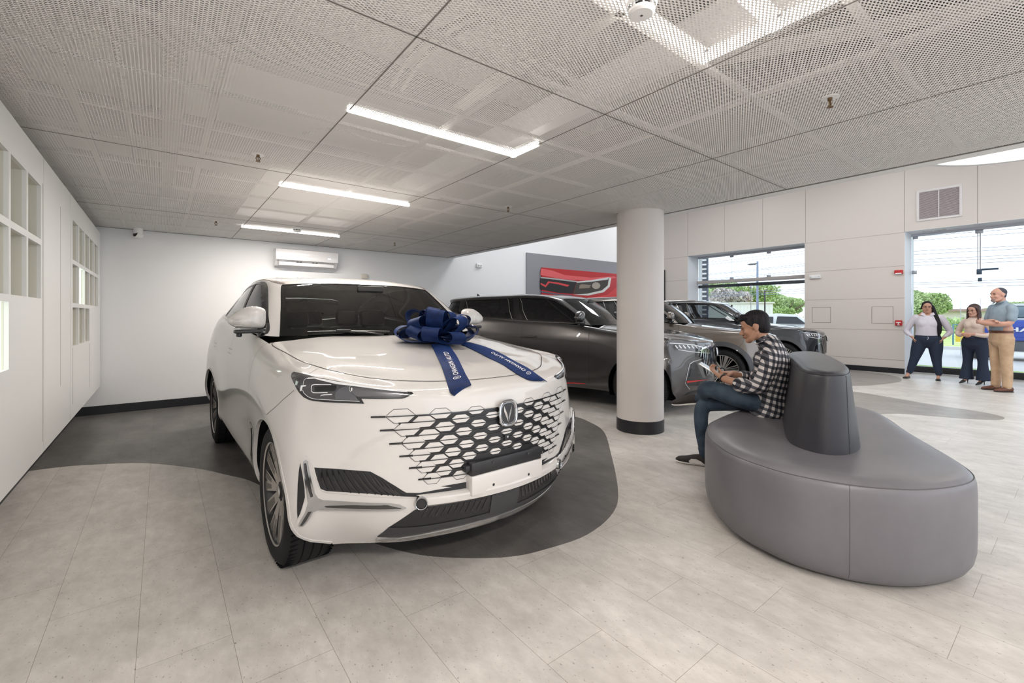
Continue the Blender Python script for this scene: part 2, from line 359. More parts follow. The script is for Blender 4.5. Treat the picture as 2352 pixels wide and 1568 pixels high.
TAILS = {
 'tail_a': [[(-0.1, 0.076, 1.113), (0.175, -0.043, 1.078), (0.497, -0.184, 1.036), (0.669, -0.257, 0.99), (0.77, -0.297, 0.945), (0.783, -0.283, 0.922)], [(-0.013, 0.172, 1.102), (0.28, 0.045, 1.064), (0.524, -0.071, 1.03), (0.652, -0.126, 0.999), (0.737, -0.159, 0.975), (0.772, -0.177, 0.964)]],
 'tail_b': [[(-0.064, 0.292, 1.109), (0.168, 0.255, 1.079), (0.409, 0.207, 1.048), (0.581, 0.193, 1.016), (0.716, 0.181, 0.98), (0.782, 0.205, 0.956), (0.773, 0.294, 0.942)], [(-0.091, 0.392, 1.113), (0.098, 0.405, 1.088), (0.301, 0.373, 1.061), (0.512, 0.321, 1.03), (0.622, 0.326, 1.0), (0.732, 0.314, 0.966), (0.76, 0.353, 0.93)]],
}
# ---------------------------------------------------------------- trimmed pieces of a skin
def in_poly(P, poly):
    x, y = P[:, 0], P[:, 1]; r = np.zeros(len(P), bool); q = np.asarray(poly); n = len(q); j = n - 1
    for i in range(n):
        xi, yi, xj, yj = q[i][0], q[i][1], q[j][0], q[j][1]
        c = ((yi > y) != (yj > y)) & (x < (xj - xi) * (y - yi) / ((yj - yi) or 1e-12) + xi); r ^= c; j = i
    return r
def densify(poly, ds, closed=True):
    out = []; n = len(poly)
    for i in range(n if closed else n - 1):
        a = np.array(poly[i], float); b = np.array(poly[(i + 1) % n], float); k = max(1, int(np.ceil(max(abs(b - a)) / ds)))
        for j in range(k): out.append(a + (b - a) * j / k)
    if not closed: out.append(np.array(poly[-1], float))
    return out
def seg_dist(P, q):
    d = np.full(len(P), 9.0); n = len(q); q = np.asarray(q)
    for i in range(n):
        a = q[i]; b = q[(i + 1) % n]; e = b - a; t = np.clip(((P - a) @ e) / max(e @ e, 1e-12), 0, 1)
        d = np.minimum(d, np.linalg.norm(P - a - t[:, None] * e, axis=1))
    return d
class Skinned:
    """mesh of trimmed skin pieces with exact skin normals"""
    def __init__(s): s.v = []; s.n = []; s.f = []; s.m = []
    def piece(s, surf, poly, holes=(), h=0.0, ds=.15, skirt=0, mi=0, edge=None, flip=False, hole_skirt=0, both=True, dome=0):
        if both and surf.closed:
            S = 2 * surf.half
            s._piece(surf, [(S - a, b) for a, b in poly][::-1], [[(S - a, b) for a, b in q][::-1] for q in holes], h, ds, skirt, mi, edge, hole_skirt, dome)
        s._piece(surf, poly, holes, h, ds, skirt, mi, edge, hole_skirt, dome); return s
    def _piece(s, surf, poly, holes, h, ds, skirt, mi, edge, hole_skirt, dome):
        edge = edge or ds
        loops = [densify(poly, edge)] + [densify(q, edge) for q in holes]
        pts = []; ed = []
        for lp in loops:
            o = len(pts); pts += lp; ed += [(o + i, o + (i + 1) % len(lp)) for i in range(len(lp))]
        lo = np.min(loops[0], 0); hi = np.max(loops[0], 0)
        gx = np.arange(lo[0] + ds / 2, hi[0], ds); gy = np.arange(lo[1] + ds / 2, hi[1], ds)
        if len(gx) and len(gy):
            A, B = np.meshgrid(gx, gy); G = np.stack([A.ravel(), B.ravel()], 1)
            k = in_poly(G, loops[0])
            for lp in loops[1:]: k &= ~in_poly(G, lp)
            G = G[k]
            for lp in loops: G = G[seg_dist(G, lp) > ds * .35]
            pts += list(G)
        vo, eo, fo, *_ = delaunay_2d_cdt([Vector((float(p[0]), float(p[1]))) for p in pts], ed, [], 0, 1e-6)
        Q = np.array([(p.x, p.y) for p in vo]); F = np.array([f for f in fo])
        C = Q[F].mean(1); k = in_poly(C, loops[0])
        for lp in loops[1:]: k &= ~in_poly(C, lp)
        F = F[k]
        P, Nn, _, _ = surf.ev(Q[:, 0], Q[:, 1])
        hh = h
        if dome:
            d = np.minimum(seg_dist(Q, loops[0]) / (ds * 1.5), 1); hh = (h - dome + dome * np.sqrt(1 - (1 - d) ** 2))[:, None]
        P = P + Nn * hh
        o = len(s.v); s.v += [tuple(p) for p in P]; s.n += [tuple(p) for p in Nn]
        s.f += [tuple(int(i) + o for i in f) for f in F]; s.m += [mi] * len(F)
        for li, lp in enumerate(loops):
            sk = skirt if li == 0 else hole_skirt
            if not sk: continue
            L_ = np.array(lp); Pb, Nb, _, _ = surf.ev(L_[:, 0], L_[:, 1])
            n = len(lp); top = Pb + Nb * (h - dome); bot = Pb + Nb * (h - sk)
            t = np.roll(Pb, -1, 0) - np.roll(Pb, 1, 0)
            out = np.cross(t, Nb); out /= np.maximum(np.linalg.norm(out, axis=1), 1e-9)[:, None]
            area_ = np.sum(L_[:, 0] * np.roll(L_[:, 1], -1) - np.roll(L_[:, 0], -1) * L_[:, 1])
            ccw = area_ > 0
            if not ccw: out = -out
            o = len(s.v); s.v += [tuple(p) for p in top] + [tuple(p) for p in bot]; s.n += [tuple(p) for p in out] * 2
            for i in range(n):
                j = (i + 1) % n; f = (o + i, o + n + i, o + n + j, o + j) if ccw else (o + j, o + n + j, o + n + i, o + i)
                if li: f = f
                s.f.append(f); s.m.append(mi)
    def stroke(s, surf, line, w, h=.001, ds=.1, mi=0, closed=False, both=True, thick=0):
        """a ribbon of width w along a line on the skin; w may be a list"""
        if both and surf.closed:
            S = 2 * surf.half; s.stroke(surf, [(S - a, b) for a, b in line], w, h, ds, mi, closed, False, thick)
        nw = w if isinstance(w, (list, tuple)) else None
        L_ = np.array(densify(line, ds, closed)); n = len(L_)
        P, Nn, _, _ = surf.ev(L_[:, 0], L_[:, 1])
        if closed: t = np.roll(P, -1, 0) - np.roll(P, 1, 0)
        else:
            t = np.empty_like(P); t[1:-1] = P[2:] - P[:-2]; t[0] = P[1] - P[0]; t[-1] = P[-1] - P[-2]
        sd = np.cross(Nn, t); sd /= np.maximum(np.linalg.norm(sd, axis=1), 1e-9)[:, None]
        ww = np.interp(np.linspace(0, 1, n), np.linspace(0, 1, len(nw)), nw)[:, None] if nw else w
        a = P + Nn * h - sd * ww / 2; b = P + Nn * h + sd * ww / 2
        o = len(s.v); s.v += [tuple(p) for p in a] + [tuple(p) for p in b]; s.n += [tuple(p) for p in Nn] * 2
        for i in range(n if closed else n - 1):
            j = (i + 1) % n; s.f.append((o + i, o + j, o + n + j, o + n + i)[::-1]); s.m.append(mi)
        if thick:
            for e, sgn in ((a, -1), (b, 1)):
                o = len(s.v); s.v += [tuple(p) for p in e] + [tuple(p) for p in (e - Nn * thick)]; s.n += [tuple(p) for p in sd * sgn] * 2
                for i in range(n if closed else n - 1):
                    j = (i + 1) % n; f = (o + i, o + j, o + n + j, o + n + i); s.f.append(f if sgn > 0 else f[::-1]); s.m.append(mi)
        return s
    def lr(s, name, mats, parent=None, label=None):
        """one object per side of the car; parent may be the (left, right) pair of an earlier call"""
        out = []
        for k, sg in enumerate((1, -1)):
            q = Skinned(); idx = {}
            for f, m in zip(s.f, s.m):
                if sum(s.v[i][1] for i in f) * sg <= 0: continue
                g = []
                for i in f:
                    if i not in idx: idx[i] = len(q.v); q.v.append(s.v[i]); q.n.append(s.n[i])
                    g.append(idx[i])
                q.f.append(tuple(g)); q.m.append(m)
            out.append(q.build(name, mats, parent[k] if isinstance(parent, tuple) else parent, label))
        return tuple(out)
    def build(s, name, mats, parent=None, label=None):
        if not isinstance(mats, (list, tuple)): mats = [mats]
        me = bpy.data.meshes.new(name)
        V = np.array(s.v); F = s.f; Nn = np.array(s.n)
        # orient faces to the stored normals
        ff = []
        for f in F:
            a, b, c = V[f[0]], V[f[1]], V[f[2]]
            nn = np.cross(b - a, c - a)
            ff.append(f if nn @ Nn[f[0]] + nn @ Nn[f[1]] + nn @ Nn[f[2]] >= 0 else f[::-1])
        me.from_pydata([tuple(v) for v in V], [], ff)
        me.polygons.foreach_set('material_index', s.m); me.polygons.foreach_set('use_smooth', [True] * len(ff))
        me.update(); me.normals_split_custom_set_from_vertices([tuple(n) for n in Nn])
        return link_mesh(name, me, parent, mats, label)
# ---------------------------------------------------------------- room shell
WHITE = mat('white_paint', (.80, .80, .80), .55); WHITEB = mat('white_back_wall', (.78, .785, .80), .6)
PANELW = mat('cladding_panel', (.66, .60, .56), .4); SEAM = mat('panel_seam', (.30, .27, .25), .8)
BASEB = mat('black_baseboard', (.012, .012, .015), .45); REVEAL = mat('window_reveal', (.80, .82, .86), .5)
BLACKM = mat('black_metal', (.02, .02, .022), .4)

def floor_mat(name, c1, c2, speck, rough):
    m = mat(name, c1, rough, spec=.45); b = m.node_tree.nodes['Principled BSDF']
    t = N(m, 'ShaderNodeTexCoord'); mp_ = N(m, 'ShaderNodeMapping'); mp_.inputs['Rotation'].default_value = (0, 0, PI / 2); mp_.inputs['Location'].default_value = (0, .077, 0)
    br = N(m, 'ShaderNodeTexBrick'); br.inputs['Scale'].default_value = 1; br.inputs['Brick Width'].default_value = .92; br.inputs['Row Height'].default_value = .307
    br.inputs['Mortar Size'].default_value = .0011; br.inputs['Mortar Smooth'].default_value = .2; br.inputs['Bias'].default_value = 0; br.offset = .37; br.offset_frequency = 2
    br.inputs['Color1'].default_value = (.975, .975, .975, 1); br.inputs['Color2'].default_value = (1.03, 1.03, 1.02, 1); br.inputs['Mortar'].default_value = (.50, .47, .43, 1)
    L(m, t.outputs['Object'], mp_.inputs[0]); L(m, mp_.outputs[0], br.inputs['Vector'])
    mp2 = N(m, 'ShaderNodeMapping'); mp2.inputs['Scale'].default_value = (1, .55, 1); mp2.inputs['Rotation'].default_value = (0, 0, .5); L(m, t.outputs['Object'], mp2.inputs[0])
    n1 = N(m, 'ShaderNodeTexNoise'); n1.inputs['Scale'].default_value = 3.2; n1.inputs['Detail'].default_value = 7; n1.inputs['Roughness'].default_value = .62; L(m, mp2.outputs[0], n1.inputs['Vector'])
    r1 = N(m, 'ShaderNodeValToRGB'); r1.color_ramp.elements[0].position = .3; r1.color_ramp.elements[1].position = .7; r1.color_ramp.elements[0].color = (*c2, 1); r1.color_ramp.elements[1].color = (*c1, 1); L(m, n1.outputs['Fac'], r1.inputs[0])
    n2 = N(m, 'ShaderNodeTexNoise'); n2.inputs['Scale'].default_value = 95; n2.inputs['Detail'].default_value = 3; L(m, mp2.outputs[0], n2.inputs['Vector'])
    r2 = N(m, 'ShaderNodeValToRGB'); r2.color_ramp.elements[0].position = .28; r2.color_ramp.elements[1].position = .355; r2.color_ramp.elements[0].color = (*speck, 1); r2.color_ramp.elements[1].color = (1, 1, 1, 1); L(m, n2.outputs['Fac'], r2.inputs[0])
    n3 = N(m, 'ShaderNodeTexNoise'); n3.inputs['Scale'].default_value = 14; n3.inputs['Detail'].default_value = 6; n3.inputs['Roughness'].default_value = .7; L(m, mp2.outputs[0], n3.inputs['Vector'])
    r3 = N(m, 'ShaderNodeValToRGB'); r3.color_ramp.elements[0].position = .3; r3.color_ramp.elements[1].position = .7; r3.color_ramp.elements[0].color = (.84, .83, .82, 1); r3.color_ramp.elements[1].color = (1.1, 1.1, 1.1, 1); L(m, n3.outputs['Fac'], r3.inputs[0])
    src = r1.outputs[0]
    for q in (r3, r2, br):
        mx = N(m, 'ShaderNodeMix'); mx.data_type = 'RGBA'; mx.blend_type = 'MULTIPLY'; mx.inputs[0].default_value = 1
        L(m, src, mx.inputs[6]); L(m, q.outputs[0], mx.inputs[7]); src = mx.outputs[2]
    L(m, src, b.inputs['Base Color'])
    bp = N(m, 'ShaderNodeBump'); bp.inputs['Strength'].default_value = .15; bp.inputs['Distance'].default_value = .001; L(m, n2.outputs['Fac'], bp.inputs['Height']); L(m, bp.outputs[0], b.inputs['Normal'])
    return m
FLOOR = floor_mat('stone_plank_floor', (.63, .60, .57), (.47, .445, .42), (.52, .51, .50), .42)
FLOORD = floor_mat('dark_plank_floor', (.175, .165, .158), (.088, .083, .08), (.6, .6, .6), .40)
def flat(name, poly, z, m, thick=.05):
    mb = MB(); mb.prism(poly, z - thick, z); return mb.build(name, m)
struct(flat('floor', [(-1.4, -6), (13.1, -6), (13.1, 8.8), (-1.4, 8.8)], 0, FLOOR, .2))
struct(flat('floor_sill', [(13.1, -6), (13.85, -6), (13.85, 8.8), (13.1, 8.8)], -.001, FLOOR, .2))
left = [(-.9, 5.52), (-.72, 5.5), (-.52, 5.43), (-.13, 5.19), (.23, 4.74), (.42, 4.39), (.56, 4.1), (.72, 3.5), (.85, 2.95), (.96, 2.58), (1.07, 2.35), (1.18, 2.2), (1.36, 2.04), (1.52, 1.94), (1.7, 1.89), (2.02, 1.86), (2.4, 1.97), (2.75, 2.22), (3.39, 2.82), (3.96, 3.4), (4.18, 3.84), (4.23, 4.17), (4.1, 4.65), (3.7, 5.4), (3.3, 6.5), (3.2, 8.08)]
struct(flat('floor_inlay', [tuple(p) for p in spline(left, 5)] + [(-.9, 8.08)], .0012, FLOORD, .001))
bl = [(13.05, 3.62), (12.9, 3.05), (12.5, 2.6), (12.04, 2.41), (11.43, 2.33), (10.54, 2.52), (10.19, 2.7), (9.5, 3.1), (8.8, 3.9), (8.9, 5.2), (10.5, 6), (13.05, 6)]
FLOORM = floor_mat('mid_plank_floor', (.34, .32, .30), (.24, .225, .21), (.5, .5, .5), .38)
struct(flat('floor_inlay', [tuple(p) for p in spline(bl, 5)], .0012, FLOORM, .001))
bl = [(9.38, 2.60), (9.17, 1.89), (8.95, 1.4), (8.82, .94), (8.66, .74), (8.5, .68), (8.27, .74), (8.04, 1.05), (7.87, 1.44), (7.66, 1.67), (7.0, 2.0), (6.3, 2.6), (6.2, 3.2), (7.2, 3.7), (8.6, 3.5)]
struct(flat('floor_inlay', [tuple(p) for p in spline(bl, 5, True)], .0012, FLOORM, .001))

def wall(name, lo, hi, m): mb = MB(); mb.box(lo, hi); return struct(mb.build(name, m))
wall('wall_left', (-1.0, -6, 0), (-.9, 8.2, 3.6), WHITE)
mb = MB(); mb.box((-1.0, 8.09, 0), (10.3, 8.2, 5.2)); mb.box((10.2, 8.09, 0), (10.3, 8.9, 5.2)); mb.box((10.2, 8.8, 0), (13.9, 8.9, 5.2)); struct(mb.build('wall_back', WHITEB))
# window wall with two deep openings
wz = 3.18
mb = MB()
mb.box((13.1, 7.81, 0), (13.95, 8.85, 5.2)); mb.box((13.1, 2.56, 0), (13.95, 4.54, 5.2))
mb.box((13.1, 4.54, wz), (13.95, 7.81, 5.2)); mb.box((13.1, -6, wz), (13.95, 2.56, 5.2))
mb.box((13.1, 4.54, 0), (13.95, 7.81, .14), 0)
W_ = .007
for z in (.30, .98, 1.70, 2.42):
    for y0, y1 in ((7.81, 8.8), (2.56, 4.54)): mb.box((13.0975, y0, z - W_ / 2), (13.1, y1, z + W_ / 2), 1)
for y0, y1 in ((4.54, 8.8), (2.56, 4.54)): mb.box((13.0975, y0, 3.16), (13.1, y1, 3.166), 1)
for y in (7.81, 6.64, 5.57, 4.52, 2.56, 1.42, .28, -.86): mb.box((13.0975, y - W_ / 2, 3.17), (13.1, y + W_ / 2, 5), 1)
for y0, y1, z0, z1 in ((3.97, 4.37, 1.13, 1.51), (2.76, 3.15, 1.13, 1.51)):
    for a, b in (((y0, z0), (y1, z0)), ((y0, z1), (y1, z1)), ((y0, z0), (y0, z1)), ((y1, z0), (y1, z1))):
        mb.box((13.097, a[0] - .005, a[1] - .005), (13.1, b[0] + .005, b[1] + .005), 1)
struct(mb.build('wall_right', [PANELW, SEAM]))
mb = MB()
for y0, y1 in ((4.54, 7.81), (-6, 2.56)):
    mb.box((13.1, y0, wz - .004), (13.9, y1, wz), 0); mb.box((13.1, y1 - .004, .0), (13.9, y1, wz), 0)
mb.box((13.1, 4.54, 0), (13.9, 4.544, wz), 0)
struct(mb.build('trim_1', REVEAL))
mb = MB(); mb.box((-.9, -6, 0), (-.885, 8.09, .10)); struct(mb.build('baseboard_left', BASEB))
mb = MB(); mb.box((-.9, 8.07, 0), (10.2, 8.09, .115)); mb.box((10.3, 8.78, 0), (13.1, 8.8, .115)); struct(mb.build('baseboard_back', BASEB))
mb = MB(); mb.box((13.08, 2.56, 0), (13.1, 4.54, .12)); mb.box((13.08, 7.81, 0), (13.1, 8.8, .12)); struct(mb.build('baseboard_right', BASEB))
# windows: glass, bottom rail, cross bar
PANE = glass('clear_glass', (.93, .96, .97), .0)
def win(name, y0, y1, z0, bars):
    mb = MB(); mb.box((13.70, y0, z0), (13.712, y1, wz - .02)); w = struct(mb.build(name, PANE))
    mb = MB(); mb.box((13.66, y0, max(z0 - .12, 0)), (13.76, y1, z0 + .02), 0, .004); mb.build('bottom_rail', BLACKM, w)
    mb = MB(); mb.box((13.67, y0, wz - .055), (13.75, y1, wz - .004), 0, .004); mb.build('top_rail', mat('alu_grey', (.55, .57, .62), .4, .2), w)
    return w
w1 = win('window_1', 4.544, 7.80, .14, 1); w2 = win('window_2', -6, 2.555, .13, 0)
STEEL = mat('brushed_steel', (.42, .44, .48), .35, .8)
mb = MB(); mb.box((13.60, 4.545, 2.30), (13.70, 7.86, 2.40), 0, .004); mb.build('cross_bar', mat('cross_bar_paint', (.42, .39, .38), .5), w1)
mb = MB(); mb.box((13.71, 4.545, 2.18), (13.80, 7.80, 2.27), 0, .004); mb.build('dark_cross_bar', mat('cross_bar_dark', (.07, .08, .10), .5), w1)
for y in (6.72, 5.66):
    for z in (2.43, 3.11): mb = MB(); mb.box((13.685, y - .055, z - .035), (13.725, y + .055, z + .035), 0, .004); mb.build('glass_clamp', STEEL, w1)
    mb = MB(); mb.box((13.699, y - .003, 2.4), (13.713, y + .003, 3.1), 0); mb.build('glass_joint', STEEL, w1)
mb = MB(); mb.box((13.699, 6.15, .15), (13.713, 6.16, 2.2)); mb.box((13.68, 6.14, 2.10), (13.73, 6.18, 2.16)); mb.build('glass_joint', STEEL, w1)
mb = MB(); mb.box((13.66, 1.40, 3.05), (13.74, 1.52, 3.13), 0, .01); mb.build('glass_clamp', STEEL, w2)
for y, z in ((2.50, 3.10), (2.52, 2.30)): mb = MB(); mb.box((13.68, y - .06, z - .04), (13.72, y + .03, z + .04), 0, .005); mb.build('glass_clamp', STEEL, w2)
mb = MB(); mb.box((13.69, 1.435, 2.28), (13.72, 1.455, 3.07)); mb.box((13.69, 1.475, 2.28), (13.72, 1.49, 3.07)); mb.build('glass_fin', STEEL, w2)
mb = MB(); mb.box((13.67, 1.42, 2.18), (13.73, 1.50, 2.29), 0, .005); mb.box((13.67, 1.18, 2.26), (13.73, 1.43, 2.30), 0, .004); mb.box((13.68, 1.42, 2.03), (13.72, 1.48, 2.11), 0, .004); mb.build('door_hinge', mat('dark_blue_steel', (.06, .09, .13), .4, .5), w2)

# column
mb = MB(); mb.lathe([(.263, .14), (.263, 2.60)], 96, 0, Matrix.Translation((4.374, 3.209, 0))); mb.lathe([(0, 2.6), (.263, 2.6)], 96, 0, Matrix.Translation((4.374, 3.209, 0)))
mb.lathe([(.266, 0), (.266, .137), (.263, .14)], 96, 1, Matrix.Translation((4.374, 3.209, 0)))
o = mb.build('round_column', [mat('column_paint', (.60, .565, .545), .5), BASEB]); struct(o)

# ceiling: expanded-metal sheet with real see-through openings, hung on a grid
ZC = 2.495
def mesh_mat():
    m = bpy.data.materials.new('expanded_metal'); m.use_nodes = True; t = m.node_tree; b = t.nodes['Principled BSDF']
    b.inputs['Base Color'].default_value = (.82, .80, .785, 1); b.inputs['Roughness'].default_value = .8; b.inputs['Specular IOR Level'].default_value = .1
    o = t.nodes['Material Output']; tcn = N(m, 'ShaderNodeTexCoord'); sp = N(m, 'ShaderNodeSeparateXYZ'); L(m, tcn.outputs['Object'], sp.inputs[0])
    def cosw(out, per):
        mu = N(m, 'ShaderNodeMath', operation='MULTIPLY'); mu.inputs[1].default_value = 2 * PI / per; L(m, out, mu.inputs[0])
        c = N(m, 'ShaderNodeMath', operation='COSINE'); L(m, mu.outputs[0], c.inputs[0]); return c.outputs[0]
    cx = cosw(sp.outputs[0], .030); cy = cosw(sp.outputs[1], .0145)
    mu = N(m, 'ShaderNodeMath', operation='MULTIPLY'); L(m, cx, mu.inputs[0]); L(m, cy, mu.inputs[1])
    ab = N(m, 'ShaderNodeMath', operation='GREATER_THAN'); L(m, mu.outputs[0], ab.inputs[0]); ab.inputs[1].default_value = .27
    tr = N(m, 'ShaderNodeBsdfTransparent'); mx = N(m, 'ShaderNodeMixShader')
    L(m, ab.outputs[0], mx.inputs[0]); L(m, b.outputs[0], mx.inputs[1]); L(m, tr.outputs[0], mx.inputs[2]); L(m, mx.outputs[0], o.inputs[0])
    return m
MESHM = mesh_mat()
XE = 4.62
mb = MB(); mb.add([(-.9, -6, ZC), (XE, -6, ZC), (XE, 8.09, ZC), (-.9, 8.09, ZC)], [(0, 3, 2, 1)]); struct(mb.build('ceiling', MESHM))
GRID = mat('ceiling_grid_white', (.62, .61, .60), .5); SLIT = mat('ceiling_joint', (.20, .185, .175), .8)
n_ = 1
xs = [-.39, .24, 1.45, 2.60, 3.86]
mb = MB()
for i, x in enumerate(xs): mb.box((x - .018, -6, ZC + .03), (x + .018, 8.09, ZC + .05), 0)
for k in range(-3, 4):
    for q in (0, .5875, 1.175, 1.7625):
        y = 1.75 + 2.35 * k + q
        if y < 8.05: mb.box((-.9, y - .016, ZC + .03), (XE, y + .016, ZC + .05), 0)
struct(mb.build('trim_2', GRID))
mb = MB()
for x in (.85, 2.05, 3.27): mb.box((x - .003, -6, ZC - .002), (x + .0035, 8.09, ZC - .0005), 0)
for k in range(-3, 3): mb.box((-.9, 1.75 + 2.35 * k - .0035, ZC - .002), (XE, 1.75 + 2.35 * k + .0035, ZC - .0005), 0)
mb.box((-.9, 8.075, ZC - .004), (XE, 8.09, ZC), 0); mb.box((XE - .012, -6, ZC - .006), (XE + .004, 8.09, ZC + .002), 0)
struct(mb.build('trim_3', SLIT))
# bulkhead edge towards the tall hall
mb = MB(); mb.box((XE, -6, ZC), (XE + .16, 8.09, 5.2), 0); struct(mb.build('trim_4', WHITE))
PLEN = mat('plenum_slab', (.78, .77, .76), .7); DUCT = mat('duct_grey', (.20, .21, .22), .6); PIPE = mat('conduit', (.60, .59, .57), .5)
mb = MB(); mb.box((-1, -6, 3.35), (XE, 8.2, 3.45)); struct(mb.build('trim_5', PLEN))
mb = MB(); mb.box((XE, -6, 5.1), (14, 8.9, 5.2)); struct(mb.build('ceiling_hall', WHITE))
# things above the mesh: beams, duct, bulkhead box, conduits
mb = MB()
for y in (-.4, 1.9, 3.45, 5.6, 7.6): mb.box((-.9, y, 3.05), (XE, y + .16, 3.35), 0)
mb.box((.0, -6, 3.0), (.14, 8.09, 3.3), 0); mb.box((2.75, -6, 2.98), (2.9, 8.09, 3.3), 0)
o = mb.build('ceiling_beams', mat('beam_paint', (.55, .55, .55), .7)); struct(o)
mb = MB(); mb.box((3.25, -5, 2.78), (3.85, 7.5, 3.05), 0, .02); mb.box((.9, .15, 2.85), (3.25, .55, 3.0), 0, .02); o = mb.build('air_duct', [DUCT]); struct(o)
mb = MB(); mb.box((2.10, -5, 2.64), (2.20, 8.05, 2.82), 0); mb.box((.80, 4.72, 2.70), (2.10, 8.05, 2.72), 0); o = mb.build('light_bulkhead', WHITE); struct(o)
def conduit(pts, r=.013):
    mb = MB(); mb.tube([tuple(p) for p in spline(pts, 8)], r, 8); o = mb.build('conduit', PIPE); struct(o)
for i in range(4): conduit([(2.05 + .05 * i, 2.0, 2.72), (2.0 + .04 * i, 2.0 + .0 * i, 2.80), (1.75 + .04 * i, 2.05, 2.84), (1.62 + .03 * i, 2.3, 2.80), (1.60 + .03 * i, 2.7, 2.76)])
for i in range(4): conduit([(2.1 + .045 * i, 2.0, 2.80), (2.6 + .045 * i, 1.1, 2.80), (3.2, .1 + .05 * i, 2.8)])
for i in range(2): conduit([(1.30 + .07 * i, 1.9, 2.85), (1.22 + .07 * i, 2.0, 2.84), (1.12 + .07 * i, 2.3, 2.80), (1.12 + .07 * i, 2.7, 2.72)])
conduit([(.9, 3.9, 2.78), (1.1, 3.7, 2.8), (1.5, 3.75, 2.8), (2.05, 3.6, 2.8)], .01); conduit([(.3, 2.9, 2.8), (.3, 5, 2.8)], .012); conduit([(-.2, 0, 2.8), (-.2, 6, 2.8)], .015)
LED = mat('led_strip', (1, 1, 1), .5, emit=(1, .95, .88), estr=6)
def led(name, segs, label, power, cover=0):
    t = thing(name, label, 'light', (segs[0][0][0], segs[0][0][1], ZC + (.024 if cover else .006)), group='linear lamps above the mesh ceiling')
    for (x0, y0), (x1, y1), w_, lit in segs:
        mb = MB(); ox, oy = segs[0][0]
        mb.box((min(x0, x1) - w_ / 2 - ox, min(y0, y1) - w_ / 2 - oy, -.012), (max(x0, x1) + w_ / 2 - ox, max(y0, y1) + w_ / 2 - oy, .02)); mb.build('diffuser', LED, t)
        if cover: mb = MB(); mb.box((min(x0, x1) - w_ / 2 - .012 - ox, min(y0, y1) - w_ / 2 - .012 - oy, .0305), (max(x0, x1) + w_ / 2 + .012 - ox, max(y0, y1) + w_ / 2 + .012 - oy, .036)); mb.build('lamp_cover', WHITE, t)
        mb = MB(); mb.box((min(x0, x1) - w_ / 5 - ox, min(y0, y1) - w_ / 5 - oy, .03), (max(x0, x1) + w_ / 5 - ox, max(y0, y1) + w_ / 5 - oy, .05)); mb.build('housing', WHITE, t)
    (x0, y0), (x1, y1), w_, lit = segs[0]
    # the strip's own light, sent down through the mesh
    area('led_light', ((x0 + x1) / 2, (y0 + y1) / 2, ZC + (.008 if cover else -.009)), abs(x1 - x0), power, (1, .93, .85), sy=.03)
    return t
led('linear_lamp', [((.855, 2.62), (2.06, 2.62), .024, 1), ((2.055, 2.635), (2.055, 2.36), .020, 0)], 'L-shaped LED strip above the mesh nearest over the white car bonnet', 7)
led('linear_lamp', [((.855, 4.51), (2.09, 4.51), .026, 1)], 'long LED strip above the mesh, middle of the three over the white car', 30)
led('linear_lamp', [((.855, 6.96), (2.10, 6.96), .026, 1)], 'LED strip nearest the back wall, with a smoke detector below it', 27)
led('linear_lamp', [((1.20, .805), (2.01, .805), .036, 1), ((1.20, 1.113), (2.01, 1.113), .020, 0), ((2.015, 1.123), (2.015, .2), .020, 0)], 'angular LED frame above the mesh at the top edge of the photo', 16, 1)
for i, y in enumerate((-1.4, -3.6)): led('linear_lamp', [((.88, y), (2.12, y), .034, 1)], ['LED strip of the ceiling just behind the camera', 'LED strip of the ceiling farthest behind the camera'][i], 17)  # unseen strips added to brighten the near floor and car front
led('linear_lamp', [((3.2, -2.4), (4.1, -2.4), .034, 1)], 'short LED strip at the hall side behind the camera', 8)  # extra fill lamp, added out of view for the low-ceiling area
led('linear_lamp', [((-.55, -1.2), (.25, -1.2), .034, 1)], 'short LED strip at the cabinet side behind the camera', 58)  # strong unseen lamp added to lift the left floor and wall
# hall ceiling lamps (above the frame) and the hanging disc
def hall_lamp(x, y, s, p):
    t = thing('ceiling_panel_lamp', 'square lit panel lamp on the hall ceiling, ' + {6.5: 'column', 10.5: 'window'}[x] + ' side, ' + {6.5: 'by the back wall', 2.8: 'above the sofa', 3.2: 'above the standing people', -1.5: 'front end'}[y], 'light', (x, y, 5.1), group='hall panel lamps')
    mb = MB(); mb.box((-s / 2, -s / 2, -.06), (s / 2, s / 2, -.0)); mb.build('housing', WHITE, t)
    mb = MB(); mb.box((-s / 2 + .02, -s / 2 + .02, -.066), (s / 2 - .02, s / 2 - .02, -.06)); mb.build('diffuser', mat('panel_diffuser', (1, 1, 1), .5, emit=(1, .96, .9), estr=4), t)
    area('hall_light', (x, y, 5.02), s, p, (.90, .95, 1))
for x, y in ((6.5, 6.5), (10.5, 6.5), (6.5, 2.8), (10.5, 3.2), (6.5, -1.5), (10.5, -1.5)): hall_lamp(x, y, 1.2, 18)
t = thing('disc_lamp', 'large round glowing lamp hanging high at the right edge', 'light', (9.6, .30, 3.84))
mb = MB(); mb.lathe([(0, 0), (1.38, 0), (1.40, .0)], 64, 0); mb.build('diffuser', mat('disc_diffuser', (1, 1, 1), .5, emit=(1, .93, .80), estr=1.0), t)
mb = MB(); mb.lathe([(1.40, -.02), (1.48, -.02), (1.48, .10), (0, .10)], 64, 0); mb.build('rim', WHITE, t)
for a in (0, 2.1, 4.2): mb = MB(); mb.tube([(1.1 * math.cos(a), 1.1 * math.sin(a), .1), (1.1 * math.cos(a), 1.1 * math.sin(a), 1.26)], .004, 6); mb.build('hanging_wire', STEEL, t)
